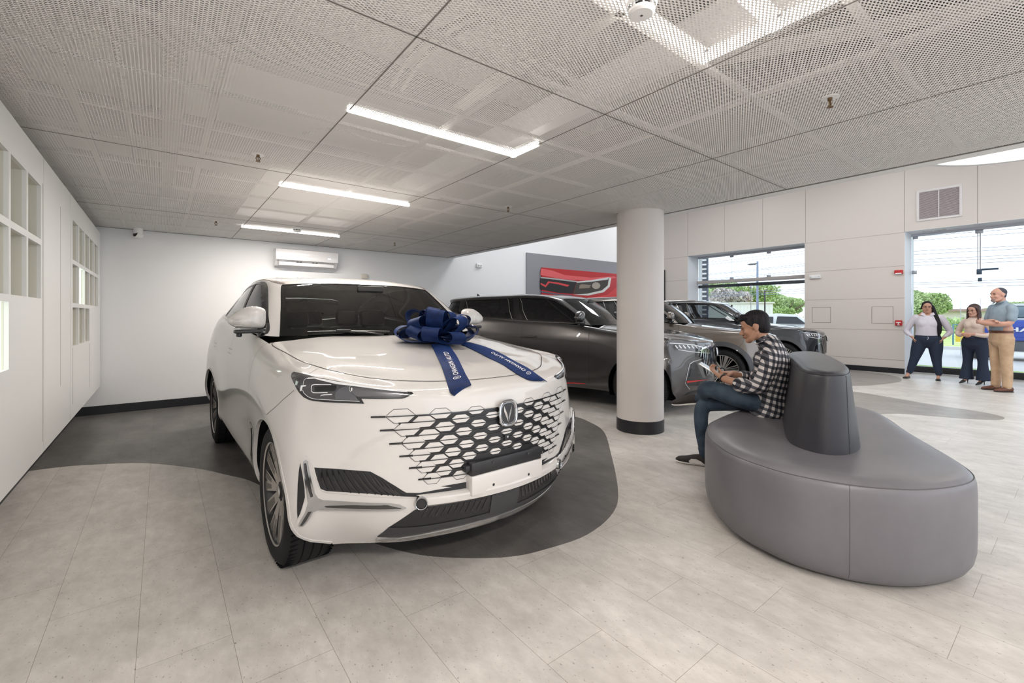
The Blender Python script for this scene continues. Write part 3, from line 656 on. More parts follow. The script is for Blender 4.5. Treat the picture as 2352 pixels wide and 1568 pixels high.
# ---------------------------------------------------------------- wall and ceiling fittings
CABW = mat('cabinet_white', (.76, .765, .76), .42); NICHE = mat('niche_beige', (.66, .65, .58), .5); LITN = mat('lit_niche', (.9, .95, .92), .5, emit=(.86, .97, .90), estr=1.1)
XF = -.642; Z0, Z1 = .377, 2.403
def cell_rows(n): return [(2.19, 1.83), (1.79, 1.43), (1.39, 1.03)][:n]
def display(name, label, y0, y1, cols, lit, seams=()):
    t = thing(name, label, 'cabinet', (-.9, (y0 + y1) / 2, 0), group='white cabinets along the left wall')
    cy = (y0 + y1) / 2; dx = .9
    mb = MB(); f = lambda ya, yb, za, zb, xa=XF - .02, xb=XF: mb.box((xa + dx, ya - cy, za), (xb + dx, yb - cy, zb), 0)
    # face built from strips round every open cell
    ycur = y0
    zs_all = [2.19]
    for (a, b, nr) in cols:
        if a > ycur: f(ycur, a, Z0, Z1)
        f(a, b, 2.19, Z1); cells = cell_rows(nr)
        for (zt, zb), nx in zip(cells, cells[1:] + [None]): f(a, b, nx[0] if nx else Z0, zb)
        ycur = b
    if ycur < y1: f(ycur, y1, Z0, Z1)
    for (a, b, nr) in cols:
        for zt, zb in cell_rows(nr):
            for q in (a, b): mb.box((-.866 + dx, q - cy - .001 - (.012 if q == a else 0), zb - .012), (XF - .02 + dx, q - cy + .001 + (.012 if q == b else 0), zt + .012), 1)
            for q, s in ((zb, -1), (zt, 1)): mb.box((-.866 + dx, a - cy, min(q, q + s * .012)), (XF - .02 + dx, b - cy, max(q, q + s * .012)), 1)
    mb.box((-.897 + dx, y0 - cy, Z0), (-.88 + dx, y1 - cy, Z1), 1)
    mb.box((-.897 + dx, y0 - cy, Z0), (XF - .02 + dx, y1 - cy, Z0 + .018), 0); mb.box((-.897 + dx, y0 - cy, Z1 - .018), (XF - .02 + dx, y1 - cy, Z1), 0)
    mb.box((-.897 + dx, y0 - cy, Z0), (XF - .02 + dx, y0 - cy + .018, Z1), 0); mb.box((-.897 + dx, y1 - cy - .018, Z0), (XF - .02 + dx, y1 - cy, Z1), 0)
    mb.build('carcass', [CABW, NICHE], t)
    for (a, b, zt, zb) in lit:
        mb = MB(); mb.box((-.875 + dx, a - cy, zb), (-.86 + dx, b - cy, zt)); mb.box((-.86 + dx, b - cy - .006, zb), (XF - .03 + dx, b - cy, zt)); mb.build('lit_panel', LITN, t)
    mb = MB()
    for y, za, zb in seams: mb.box((XF + dx, y - cy - .002, za), (XF + dx + .0012, y - cy + .002, zb), 0)
    if seams: mb.build('door_joint', SEAM, t)
    return t
display('display_cabinet', 'white wall cabinet with open square niches cut off by the left frame edge', 1.9, 4.43, [(2.35, 2.72, 2), (2.76, 3.13, 3), (3.17, 3.54, 3), (3.58, 3.94, 2), (3.98, 4.35, 2)], [(3.17, 3.54, 1.39, 1.03)], [(4.41, .45, 2.22)])
display('panel_cabinet', 'plain white door panels between the two groups of niches', 4.445, 5.585, [], [], [(5.09, .75, 2.19), ])
display('display_cabinet', 'white wall cabinet whose grid of niches reaches the back wall', 5.60, 8.06, [(5.73, 6.10, 3), (6.15, 6.54, 3), (6.59, 6.94, 3), (6.99, 7.38, 2), (7.43, 7.80, 2)], [(6.15, 6.54, 1.79, 1.43)], [(5.73, .5, 1.02), (6.96, .5, 1.0)])

# air conditioner
t = thing('air_conditioner', 'white split air conditioner on the back wall above the white car', 'air conditioner', (1.90, 8.09, 2.25))
mb = MB(); pr = [(0, .13), (-.17, .135), (-.205, .115), (-.212, .05), (-.212, -.045), (-.20, -.055), (-.17, -.06), (-.10, -.14), (0, -.15)]
for x0, x1 in ((-.475, .475),):
    vs_ = [(x0, y, z) for y, z in pr] + [(x1, y, z) for y, z in pr]; k = len(pr)
    mb.add(vs_, [tuple(range(k)), tuple(range(k, 2 * k))[::-1]] + [(i, (i + 1) % k + 0, (i + 1) % k + k, i + k)[::-1] for i in range(k)])
ACW = mat('ac_plastic', (.80, .79, .81), .12, coat=.6)
mb.build('body', ACW, t, auto=25)
mb = MB(); mb.box((-.46, -.216, -.052), (.46, -.208, .12), 0, .003); mb.build('front_panel', ACW, t)
mb = MB(); mb.box((-.44, -.205, -.072), (.42, -.12, -.058), 0); 
for x in (-.18, -.13, .06, .11): mb.box((x, -.208, -.08), (x + .035, -.19, -.066), 1)
mb.build('air_slot', [mat('slot_grey', (.3, .3, .31), .6), BLACKM], t)
mb = MB(); mb.box((-.43, -.19, -.135), (.41, -.176, -.078), 0, .004, Matrix.Translation((0, 0, 0))); mb.build('louvre', ACW, t)
mb = MB(); mb.box((.31, -.2175, .0), (.335, -.2162, .018), 0); mb.box((.34, -.2175, .0), (.352, -.2162, .018), 0); mb.build('display', mat('ac_display', (.8, .85, 1), .5, emit=(.72, .78, 1), estr=1.2), t)

def dome(name, label, loc):
    t = thing(name, label, 'camera', loc); mb = MB(); mb.lathe([(0, .055), (.052, .055), (.055, .0), (.05, -.02)], 28, 0); mb.build('mount', WHITE, t)
    mb = MB(); M_ = Matrix.Translation((0, 0, -.03)) @ Matrix.Rotation(-.95, 4, 'Z') @ Matrix.Rotation(1.35, 4, 'X')
    mb.lathe([(0, -.055), (.035, -.045), (.05, -.015), (.05, .02), (.042, .038)], 28, 0, M_); mb.lathe([(.042, .038), (.034, .042), (.0, .044)], 28, 1, M_); mb.lathe([(.014, .044), (.012, .048), (0, .049)], 16, 2, M_)
    mb.build('eyeball', [WHITE, BLACKM, mat('lens_glass', (.02, .02, .03), .05, coat=1)], t); return t
dome('security_camera', 'white eyeball security camera under the ceiling by the left cabinets', (-.25, 7.95, 2.44))
BRASS = mat('dark_brass', (.20, .13, .07), .4, .8)
def sprinkler(loc, label):
    t = thing('sprinkler', label, 'sprinkler', loc, group='sprinklers in the mesh ceiling')
    mb = MB(); mb.lathe([(.012, .0), (.042, -.001), (.045, .004)], 28, 0); mb.build('escutcheon', WHITE, t)
    mb = MB(); mb.lathe([(0, .01), (.011, .008), (.011, -.014), (.007, -.016)], 14, 0)
    for s in (-1, 1): mb.tube([(s * .009, 0, -.012), (s * .014, 0, -.026), (s * .008, 0, -.042), (0, 0, -.046)], .0028, 6)
    mb.tube([(0, 0, -.012), (0, 0, -.044)], .0025, 6); mb.lathe([(0, -.047), (.016, -.047), (.016, -.05), (0, -.05)], 14, 0); mb.build('head', BRASS, t)
for loc, l in (((.56, 3.76, ZC), 'brass sprinkler left of the LED strips, nearest the camera on that side'), ((.54, 6.76, ZC), 'small brass sprinkler left of the LED strip by the back wall'), ((2.99, 6.95, ZC), 'small brass sprinkler right of the strips near the back wall'), ((2.98, 3.9, ZC), 'brass sprinkler in the ceiling between the strips and the round column'), ((2.86, .87, ZC), 'large brass sprinkler in the mesh right of the column')): sprinkler(loc, l)
def smoke(loc, label):
    t = thing('smoke_detector', label, 'smoke detector', loc, group='smoke detectors')
    mb = MB(); mb.lathe([(.055, .01), (.058, -.012), (.052, -.022)], 36, 0); mb.build('base', WHITE, t)
    mb = MB(); mb.lathe([(.040, -.022), (.040, -.034)], 36, 1); mb.lathe([(.048, -.034), (.049, -.045), (.040, -.052), (0, -.054)], 36, 0)
    for k in range(8):
        a = k * PI / 4; mb.box((.036, -.003, -.036), (.050, .003, -.02), 0, 0, Matrix.Rotation(a, 4, 'Z'))
    mb.box((-.004, -.004, -.055), (.004, .004, -.0535), 1)
    mb.build('sensor_cap', [WHITE, BLACKM], t)
smoke((1.42, 1.035, ZC), 'white smoke detector in front of the LED frame at the top edge'); smoke((1.45, 6.60, ZC), 'white smoke detector under the LED strip by the back wall')
mb = MB(); mb.box((-.07, -.05, -.045), (.07, 0, .045), 0, .008); tag(mb.build('emergency_light', WHITE), 'small white twin box fixture on the back wall right of the white car', 'fixture')
bpy.data.objects['emergency_light'].location = (5.38, 8.09, 2.38)
mb = MB(); mb.lathe([(.014, 0), (.014, .012), (0, .012)], 16, 1, Matrix.Translation((-.03, -.051, .0)) @ Matrix.Rotation(PI / 2, 4, 'X')); mb.lathe([(.014, 0), (.014, .012), (0, .012)], 16, 1, Matrix.Translation((.03, -.051, .0)) @ Matrix.Rotation(PI / 2, 4, 'X')); mb.build('lamp_eye', [WHITE, mat('eye_grey', (.5, .5, .5), .3)], bpy.data.objects['emergency_light'])
mb = MB(); mb.box((2.84, 8.03, 1.97), (2.94, 8.09, 2.06), 0, .006); tag(mb.build('junction_box', mat('beige_box', (.62, .58, .52), .5)), 'small beige box on the wall just above the white car roof', 'box')

# wall grille
t = thing('vent_grille', 'louvred air grille high on the panelled wall above the big window', 'vent', (13.1, 2.0, 3.70))
mb = MB(); w_, h_ = .36, .335
for a, b, c, d in ((-w_ + .0455, w_ - .0455, h_ - .045, h_), (-w_ + .0455, w_ - .0455, -h_, -h_ + .045), (-w_, -w_ + .045, -h_, h_), (w_ - .045, w_, -h_, h_), (-.008, .008, -h_ + .0455, h_ - .0455)): mb.box((-.02, a, c), (0, b, d), 0, .003)
mb.build('frame', mat('grille_white', (.72, .69, .68), .5), t)
mb = MB()
for k in range(26):
    z = -h_ + .055 + k * (2 * h_ - .11) / 25; mb.box((-.012, -w_ + .04, -.0045), (.0, w_ - .04, .0045), 0, 0, Matrix.Translation((0, 0, z)) @ Matrix.Rotation(.5, 4, 'Y'))
mb.build('louvres', mat('louvre_mauve', (.60, .54, .55), .5), t)
mb = MB(); mb.box((-.001, -w_ + .03, -h_ + .03), (0, w_ - .03, h_ - .03), 0); mb.build('backing', mat('vent_dark', (.14, .10, .11), .8), t)
# fire alarm devices, emergency light, slot diffuser
RED = mat('alarm_red', (.50, .02, .025), .35); 
t = thing('alarm_strobe', 'red fire alarm strobe on the wall, upper of the two red devices', 'alarm', (13.1, 2.66, 2.27))
mb = MB(); mb.box((-.045, -.075, -.03), (0, .075, .06), 0, .01); mb.prism([(-.065, -.0), (.065, 0), (.05, .045), (-.05, .045)], 0, .04, 0, Matrix.Translation((0, 0, -.03)) @ Matrix.Rotation(-PI / 2, 4, 'Y') @ Matrix.Rotation(PI, 4, 'X') @ Matrix.Rotation(-PI / 2, 4, 'Z')); mb.build('housing', RED, t)
mb = MB(); mb.box((-.055, -.055, -.035), (-.04, .055, -.008), 0, .004); mb.build('strobe_lens', mat('strobe_white', (.8, .8, .8), .2), t)
t = thing('fire_call_point', 'red manual fire alarm call point, lower of the two red devices', 'alarm', (13.1, 2.66, 1.14))
mb = MB(); mb.box((-.04, -.06, -.06), (0, .06, .06), 0, .006); mb.build('housing', RED, t)
mb = MB(); mb.box((-.05, -.04, -.0), (-.038, .04, .018), 0, .002); mb.box((-.05, -.01, -.03), (-.038, .01, .0), 0, .002); mb.box((-.042, -.022, -.05), (-.039, .022, -.036), 0); mb.build('pull_handle', mat('white_mark', (.85, .82, .82), .4), t)
t = thing('exit_light', 'small white emergency light box right of the first window', 'fixture', (13.1, 4.30, 2.29))
mb = MB(); mb.box((-.05, -.13, -.05), (0, .13, .04), 0, .015); mb.build('housing', WHITE, t)
for s in (-1, 1): mb = MB(); mb.lathe([(.022, 0), (.02, .02), (0, .024)], 18, 0, Matrix.Translation((-.05, s * .09, .01)) @ Matrix.Rotation(-PI / 2, 4, 'Y')); mb.build('lamp_head', WHITE, t)
mb = MB(); mb.box((13.35, 1.9, wz - .012), (13.45, 2.35, wz - .004)); mb.box((13.37, 1.93, wz - .014), (13.43, 2.12, wz - .011), 1); mb.box((13.37, 2.15, wz - .014), (13.43, 2.32, wz - .011), 1); tag(mb.build('slot_diffuser', [WHITE, mat('slot_shadow', (.4, .38, .38), .6)]), 'narrow slot diffuser in the soffit over the big window', 'vent')
mb = MB(); mb.box((-.06, -.085, -.56), (0, .085, .56), 0, .006); t = tag(mb.build('wall_screen', BLACKM), 'tall black screen edge on the wall just right of the round column', 'screen'); t.location = (13.1, 8.70, 2.24)
mb = MB(); mb.box((-.01, -.03, -.07), (0, .03, .07), 0, .004); t = tag(mb.build('thermostat', WHITE), 'small white wall control left of the first window', 'switch'); t.location = (13.1, 8.1, 1.66)
# small sticker plates on the ceiling by the column
mb = MB(); mb.box((-.06, -.02, -.004), (.06, .02, 0), 0); mb.box((-.012, -.012, -.005), (.012, .012, -.004), 1); t = tag(mb.build('ceiling_tag', [WHITE, BLACKM]), 'small white label plate on the ceiling left of the column top', 'label'); t.location = (4.15, 3.35, ZC - .002)

# grey wall panel with the red car print
GREYW = mat('grey_metal_panel', (.27, .27, .30), .35, .3)
mb = MB(); mb.box((6.70, 8.05, .115), (10.18, 8.09, 2.77)); tag(mb.build('wall_panel', GREYW), 'dark grey panel on the back wall that carries the red car print', 'panel')
t = thing('car_print', 'wide framed print of a red car front with lit lamp', 'picture', (7.14, 8.05, 1.55))
def pimg(name, pts, c, d, rough=.5, emit=0):
    mb = MB(); mb.prism([(x, z) for x, z in pts], 0, .0012, 0, Matrix.Translation((0, -.02 - d, 0)) @ Matrix.Rotation(PI / 2, 4, 'X')); mb.build(name, mat('print_' + name, c, rough), t)
PX = lambda px, py: ((px - 1241) / 177 * 2.86 * (1 - .12 * (1 - (px - 1241) / 177)), None)
def q2(px, py):
    u = (px - 1176) / 1035; dx = .61379 + u * .78946; dy = .78946 - u * .61379; tt = 8.03 / dy
    return (dx * tt - 7.14, CAM_H + (723 - py) / 1035 * tt - 1.55)
mb = MB(); mb.box((0, -.02, -.25), (2.9, 0, .90)); mb.build('print_sheet', mat('print_red', (.42, .03, .035), .25), t)
Zp = lambda l: [q2(1000 + x / 3.36, 560 + y / 3.36) for x, y in l]
pimg('highlight', Zp([(810, 240), (815, 190), (900, 205), (1000, 240), (1200, 260), (1380, 250), (1400, 262), (1200, 285), (980, 272)]), (.62, .10, .11), .001)
pimg('grille', Zp([(810, 262), (900, 270), (1090, 292), (1060, 385), (940, 375), (810, 350)]), (.012, .012, .014), .002)
pimg('grille_gloss', Zp([(812, 255), (900, 262), (1095, 287), (1093, 296), (900, 273), (812, 264)]), (.35, .36, .37), .0035)
pimg('accent', Zp([(812, 300), (850, 318), (870, 288), (960, 300), (1035, 318), (1020, 330), (950, 312), (880, 300), (850, 335), (812, 312)]), (.55, .05, .06), .0035)
pimg('grille_low', Zp([(812, 362), (940, 384), (1055, 395), (1055, 402), (940, 392), (812, 372)]), (.06, .10, .15), .0035)
pimg('lamp', Zp([(1092, 292), (1200, 284), (1340, 258), (1352, 300), (1330, 340), (1290, 370), (1180, 390), (1062, 385)]), (.045, .038, .035), .003)
pimg('lamp_led', Zp([(1060, 392), (1180, 398), (1300, 372), (1345, 330), (1358, 262), (1340, 258), (1330, 320), (1285, 358), (1170, 384)]), (.60, .60, .58), .0045)
pimg('lamp_brow', Zp([(1092, 300), (1092, 290), (1200, 280), (1340, 256), (1330, 275), (1200, 292)]), (.55, .56, .56), .0045)
pimg('lamp_bulb', Zp([(1240 + 32 * math.cos(a), 322 + 26 * math.sin(a)) for a in [2 * PI * k / 16 for k in range(16)]]), (.34, .30, .26), .0045)
pimg('lamp_cells', Zp([(1110, 320), (1130, 310), (1200, 318), (1190, 340), (1110, 345)]), (.22, .18, .14), .0045)
pimg('bumper', Zp([(812, 395), (1000, 405), (1180, 420), (1330, 390), (1400, 330), (1400, 460), (1000, 460), (812, 440)]), (.56, .05, .055), .002)
# ---------------------------------------------------------------- cars
def arch_loop(W, cx, cz, r, col, side=1, n=40, low=-.2):
    """wheel opening outline on the skin (left side), open at the sill"""
    out = []; s, v = col + .01, 4.0
    for i in range(n + 1):
        a = math.radians(203 - 226 * i / n)
        x = cx + r * math.cos(a); z = cz + r * math.sin(a)
        if z < cz: x = cx + math.copysign(r, math.cos(a)) + (.10 * (cz - z) if cx > -1 and math.cos(a) > 0 else 0)
        s, v = W.xz(x, z, s, v); out.append((s, v))
    return out
def clip_v(lp, vmin): return [(s, max(v, vmin)) for s, v in lp]

def wheel(parent, x, y, side, rimstyle, R=.372, wd=.245):
    """side: +1 left, -1 right; outer face away from the car"""
    t = bpy.data.objects.new('wheel', None); COL.objects.link(t); t.parent = parent; t.location = (x, y, R)
    t.rotation_euler = (0, 0, 0 if side > 0 else PI)
    h = wd / 2
    mb = MB()   # outer face towards +y
    prof = [(.262, -h), (.29, -h - .004), (.325, -h - .006), (.352, -h + .012), (.366, -h + .03), (R, -h + .05), (R, h - .05), (.366, h - .03), (.352, h - .012), (.325, h + .006), (.29, h + .004), (.264, h - .004), (.262, h - .03)]
    mb.lathe(prof, 72, axis='y')
    for k in range(3):
        yy = -.045 + k * .045
        mb.lathe([(R + .0008, yy - .004), (R + .0008, yy + .004)], 72, axis='y', mi=1)
    for k in range(72):
        a = 2 * PI * k / 72
        for s_ in (-1, 1):
            M_ = Matrix.Rotation(-a, 4, 'Y') @ Matrix.Translation((R - .004, s_ * .088, 0)) @ Matrix.Rotation(s_ * .3, 4, 'X')
            mb.box((-.006, -.022, -.0009), (.0045, .022, .0009), 1, 0, M_)
    mb.build('tyre', [TYRE, GROOVE], t, auto=50)
    rb = MB()
    rb.lathe([(.262, -h + .02), (.25, -h + .03), (.245, 0), (.25, h - .035), (.258, h - .012), (.2635, h - .004), (.266, h - .004), (.266, h - .012)], 64, axis='y', mi=1)
    rb.lathe([(.258, h - .006), (.2655, h - .001), (.2665, h - .006)], 64, axis='y', mi=0)
    rb.lathe([(.0, h - .03), (.032, h - .03), (.036, h - .036), (.05, h - .05), (.07, h - .075), (.07, -.02)][::-1], 32, axis='y', mi=1)
    rb.lathe([(.0, h - .024), (.028, h - .025), (.031, h - .03)][::-1], 32, axis='y', mi=0)
    rb.lathe([(0, -.03), (.19, -.03), (.19, -.05), (0, -.05)], 40, axis='y', mi=2)
    def spoke(a0, a1, w0, w1, r0=.05, r1=.258, mi=0, lift=0, th=.02):
        for sgn in (0,):
            p0 = (r0 * math.cos(a0), r0 * math.sin(a0)); p1 = (r1 * math.cos(a1), r1 * math.sin(a1))
            d = np.array(p1) - np.array(p0); d /= np.linalg.norm(d); nrm = np.array((-d[1], d[0]))
            ys0, ys1 = h - .04 + lift, h - .014 + lift
            q = [np.array(p0) - nrm * w0 / 2, np.array(p0) + nrm * w0 / 2, np.array(p1) + nrm * w1 / 2, np.array(p1) - nrm * w1 / 2]
            ys = [ys0, ys0, ys1, ys1]
            vs_ = [(c[0], y_, c[1]) for c, y_ in zip(q, ys)] + [(c[0], y_ - th, c[1]) for c, y_ in zip(q, ys)]
            rb.add(vs_, [(0, 1, 2, 3), (4, 7, 6, 5), (0, 4, 5, 1), (1, 5, 6, 2), (2, 6, 7, 3), (3, 7, 4, 0)], mi)
    ns = 5
    for k in range(ns):
        a = 2 * PI * k / ns + PI / 2 + .3
        if rimstyle == 'white':
            spoke(a, a, .050, .078, mi=0); spoke(a, a, .028, .052, mi=3, lift=.0015, r0=.07, r1=.25)
            for s_ in (-1, 1):
                spoke(a + s_ * .60, a + s_ * .50, .024, .060, mi=0); spoke(a + s_ * .60, a + s_ * .50, .010, .036, mi=3, lift=.0015, r0=.08, r1=.25)
        else:
            spoke(a, a, .03, .062, mi=0)
            for s_ in (-1, 1):
                spoke(a + s_ * .62, a + s_ * .40, .014, .016, mi=0); spoke(a + s_ * .50, a + s_ * .24, .010, .013, mi=0)
    rb.build('rim', [RIMS, DARKM, GROOVE, RIMG], t)
    return t

def mirror_cap(parent, side, paint, loc=(-.84, .912, 1.285), sc=1.0):
    """door mirror: shell, housing foot and glass"""
    sg = side
    V = []; nu, nv = 20, 14
    shell = MB(); vs_ = []
    ol = [tuple(q) for q in spline([(-.100, .070), (-.060, .088), (.0, .086), (.055, .060), (.105, .022), (.118, -.005), (.108, -.032), (.060, -.055), (-.02, -.062), (-.085, -.060), (-.104, -.030), (-.106, .03)], 3, True)]
    nu = len(ol); xs_ = [-.032, -.030, -.01, .015, .035, .050, .060, .066]; sc_ = [.90, 1.0, 1.0, .97, .88, .72, .48, .2]
    for x_, k_ in zip(xs_, sc_):
        for (y_, z_) in ol: vs_.append((loc[0] + x_ - .12 * max(0, y_) * (1 if x_ > 0 else .2), sg * (loc[1] + y_ * k_), loc[2] + z_ * k_ + .004))
    fs_ = [(i * nu + j, i * nu + (j + 1) % nu, (i + 1) * nu + (j + 1) % nu, (i + 1) * nu + j) for i in range(len(xs_) - 1) for j in range(nu)] + [tuple(range(nu))[::-1], tuple(range((len(xs_) - 1) * nu, len(xs_) * nu))]
    if sg > 0: fs_ = [f[::-1] for f in fs_]
    shell.add(vs_, fs_, 0, True)
    root = shell.build('door_mirror', [paint], parent, auto=60)
    ft = MB()
    ft.box((-.04, -.085, -.012), (.045, .075, .014), 0, .01, Matrix.Translation((loc[0], sg * loc[1], loc[2] - .078)))
    ft.box((-.035, -.02, -.035), (.035, .035, .03), 0, .012, Matrix.Translation((loc[0] - .01, sg * (loc[1] - .075), loc[2] - .085)))
    ft.lathe([(0, -.02), (.014, -.018), (.018, -.006), (.014, .01), (0, .012)], 16, 0, Matrix.Translation((loc[0], sg * (loc[1] + .055), loc[2] - .095)))
    ft.build('mirror_foot', [BLK], root)
    gb = MB(); gb.box((-.03, -.085, -.055), (-.028, .08, .055), 0, .001, Matrix.Translation((loc[0] - .001, sg * loc[1], loc[2])))
    gb.build('mirror_glass', [CHROME], root)
    sb = MB()
    for k in range(3): sb.box((.02, -.092, -.035 + k * .022), (.048, -.045, -.031 + k * .022), 0, .001, Matrix.Translation((loc[0] + .008, sg * loc[1], loc[2])))
    sb.build('mirror_ribs', [paint], root)
    return root

def rounded(poly, k=4): return spline(poly, k, True)

def build_body(root, W, G, paint, tint_front, tint_side, dlo, wsw=3.02, arch_r=.40, cladding=None, rear_win=True):
    S = 2 * W.half
    wb = -2.89
    a1 = arch_loop(W, .0, .372, arch_r, 8.4); a2 = arch_loop(W, wb, .372, arch_r, 13.8)
    # lower body with the two wheel openings per side; the hood belongs to the same skin up to the cowl
    sk = Skinned()
    def side_poly():
        p = [(0, 0)]
        p += [(a1[-1][0] - .001, 0)] if False else []
        return p
    hf = [(s, max(v, -.001)) for s, v in a1]; hr = [(s, max(v, -.001)) for s, v in a2]
    hf = [q for q in hf]; hr = [q for q in hr]
    poly = [(0, 0)] + [(hf[-1][0], 0)] + hf[::-1] + [(hf[0][0], 0)] + [(hr[-1][0], 0)] + hr[::-1] + [(hr[0][0], 0), (W.half, 0), (W.half, 8), (9.3, 8), (9.3, 12), (0, 12)]
    cl = []
    for q in poly:
        if not cl or abs(q[0] - cl[-1][0]) + abs(q[1] - cl[-1][1]) > 1e-4: cl.append(q)
    sk.piece(W, cl, ds=.16)
    sk.build('body', paint, root)
    # wheel wells and floor
    mb = MB()
    for cx in (0, wb):
        for sg in (-1, 1):
            n = 28; vs_ = []; r = arch_r + .004
            for i in range(n + 1):
                a = math.radians(210 - 240 * i / n); x = cx + r * math.cos(a); z = .372 + r * math.sin(a)
                vs_ += [(x, sg * .955 if sg * .955 < 0 else .955, z), (x, sg * .60, z)]
            fs_ = [(2 * i, 2 * i + 1, 2 * i + 3, 2 * i + 2) for i in range(n)]
            # pull the outer rim just under the skin
            for i in range(n + 1):
                lp = (a1 if cx == 0 else a2)
                q = np.array(lp)[min(len(lp) - 1, int(round(i / n * (len(lp) - 1))))]
                P = W.ev(q[0], q[1])[0][0]; vs_[2 * i] = (P[0], sg * (P[1] - .002), P[2])
            mb.add(vs_, fs_, 0, True)
            c = len(mb.v); mb.add([vs_[2 * i + 1] for i in range(n + 1)], [tuple(range(n + 1))], 0)
    xs = [.70, .45]
    mb.box((-3.85, -.80, .25), (-wb * 0 - 3.32, .80, .9), 0); mb.box((-2.46, -.84, .26), (-.43, .84, .40), 0); mb.box((.43, -.45, .25), (.60, .45, .8), 0)
    mb.box((-3.5, -.59, .3), (.5, .59, .85), 0)
    mb.build('underbody', [GROOVE], root)
    # thin returned edge of the wheel opening
    for lp in (hf, hr): sk = Skinned(); sk.stroke(W, lp, .016, h=.003, ds=.2, thick=.02); sk.lr('wheel_arch_lip', [cladding or paint], root)
    if cladding:
        for cx, lp, c0 in ((0, a1, 8.4), (wb, a2, 13.8)):
            sk = Skinned(); o = arch_loop(W, cx, .372, arch_r + .07, c0)
            sk.piece(W, [(s, max(v, 0)) for s, v in lp] + [(s, max(v, 0)) for s, v in o[::-1]], h=.008, ds=.2, skirt=.01); sk.lr('arch_cladding', [cladding], root)
        f0, r1 = a1[0], a2[-1]; sk = Skinned()
        sk.piece(W, [(f0[0] - .1, 0), (r1[0] + .1, 0), (r1[0] + .1, 1.9), (f0[0] - .1, 1.9)], h=.008, ds=.2, skirt=.01)
        sk.lr('sill_cladding', [cladding], root)
    # cabin shell with its openings
    wins = [(0, .03), (wsw - .1, .03), (wsw + .03, 1.0), (wsw + .08, 2.0), (wsw + .1, 2.9), (wsw, 3.05), (2.0, 3.12), (1, 3.14), (0, 3.14)]
    rear = [(13, .35), (11.3, .35), (11.15, 1.2), (11.2, 2.4), (11.6, 2.75), (13, 2.8)]
    sk = Skinned()
    # windshield and rear glass reach the mirror line, so the shell outline steps round them
    outline = [(wsw - .1, .03)] + [(wsw - .1, -.02), (11.3, -.02), (11.3, .35)] + rear[2:5] + [(13, 2.8), (13, 6), (0, 6), (0, 3.14), (1, 3.14), (2, 3.12), (wsw, 3.05), (wsw + .1, 2.9), (wsw + .08, 2.0), (wsw + .03, 1.0)]
    sk.piece(G, outline, holes=[dlo], ds=.15, hole_skirt=.012)
    sk.piece(G, [(13, -.02), (11.3, -.02), (11.3, .35), (13, .35)], ds=.15)
    sk.build('cabin_shell', paint, root)
    # glass
    sk = Skinned(); sk.piece(G, wins, h=-.004, ds=.16); sk.build('windshield', [tint_front], root)
    sk = Skinned()
    bw = [(0, -.05), (wsw - .06, -.05), (wsw + .06, 1.0), (wsw + .11, 2.0), (wsw + .13, 2.95), (wsw, 3.1), (2, 3.17), (1, 3.2), (0, 3.2)]
    # dark printed border of the windshield
    inner = [(0, .42), (1.9, .40), (2.45, .36), (2.66, .62), (wsw - .3, 1.3), (wsw - .22, 2.2), (wsw - .22, 2.6), (wsw - .45, 2.82), (1.5, 2.93), (0, 2.93)]
    ring = [(0, .03), (wsw - .1, .03), (wsw + .03, 1.0), (wsw + .08, 2.0), (wsw + .1, 2.9), (wsw, 3.05), (2.0, 3.12), (0, 3.14), (0, 2.93), (1.5, 2.93), (wsw - .45, 2.82), (wsw - .22, 2.6), (wsw - .22, 2.2), (wsw - .3, 1.3), (2.66, .62), (2.45, .36), (1.9, .40), (0, .42)]
    sk.piece(G, ring, h=-.0065, ds=.16); sk.build('windshield_border', [BLKG], root)
    sk = Skinned(); sk.piece(G, dlo, h=-.006, ds=.16); sk.lr('side_window', [tint_side], root)
    if rear_win:
        sk = Skinned(); sk.piece(G, rear, h=-.004, ds=.16); sk.build('rear_window', [GLASS_REAR], root)
    return a1, a2

def interior(root, left_hand=True):
    mb = MB()
    # dashboard, doors and floor
    mb.box((-1.05, -.70, .80), (-.66, .70, 1.085), 0, .05)
    mb.box((-3.3, -.80, .5), (-.6, .80, .58), 0)
    for s_ in (-1, 1): mb.box((-3.2, s_ * .80 - .02, .55), (-.9, s_ * .80 + .02, 1.13), 0, .01)
    mb.build('dashboard', [CABIN_DARK], root)
    for (x, ys) in ((-1.75, (-.38, .38)), (-2.65, (-.42, 0, .42))):
        for y in ys:
            m = MB()
            m.box((x - .05, y - .25, .55), (x + .5, y + .25, .78), 0, .06)
            m.box((-.07, -.24, 0), (.07, .24, .50), 0, .06, Matrix.Translation((x, y, .70)) @ Matrix.Rotation(-.28, 4, 'Y'))
            o = m.build('seat', [CABIN_SEAT], root)
            m = MB(); m.box((-.05, -.13, .0), (.05, .13, .17), 0, .04, Matrix.Translation((x - .17, y, 1.20)) @ Matrix.Rotation(-.2, 4, 'Y'))
            m.build('headrest', [CABIN_SEAT], o)
    m = MB(); ring = [(-1.12 + .10 * math.sin(a) * .5, .38 + .18 * math.cos(a), 1.03 + .18 * math.sin(a)) for a in [2 * PI * k / 28 for k in range(28)]]
    m.tube(ring, .014, 8, closed=True); m.box((-1.13, .22, 1.0), (-1.10, .54, 1.05), 0, .01); m.box((-1.12, .33, .98), (-.9, .43, 1.06), 0, .02)
    m.build('steering_wheel', [CABIN_DARK], root)
    m = MB(); m.box((-1.02, -.11, 1.50), (-.99, .11, 1.56), 0, .012); m.build('rearview_mirror', [CABIN_DARK], root)
TYRE = mat('tyre_rubber', (.011, .011, .012), .7, spec=.3); GROOVE = mat('black_void', (.006, .006, .007), .9, spec=.1)
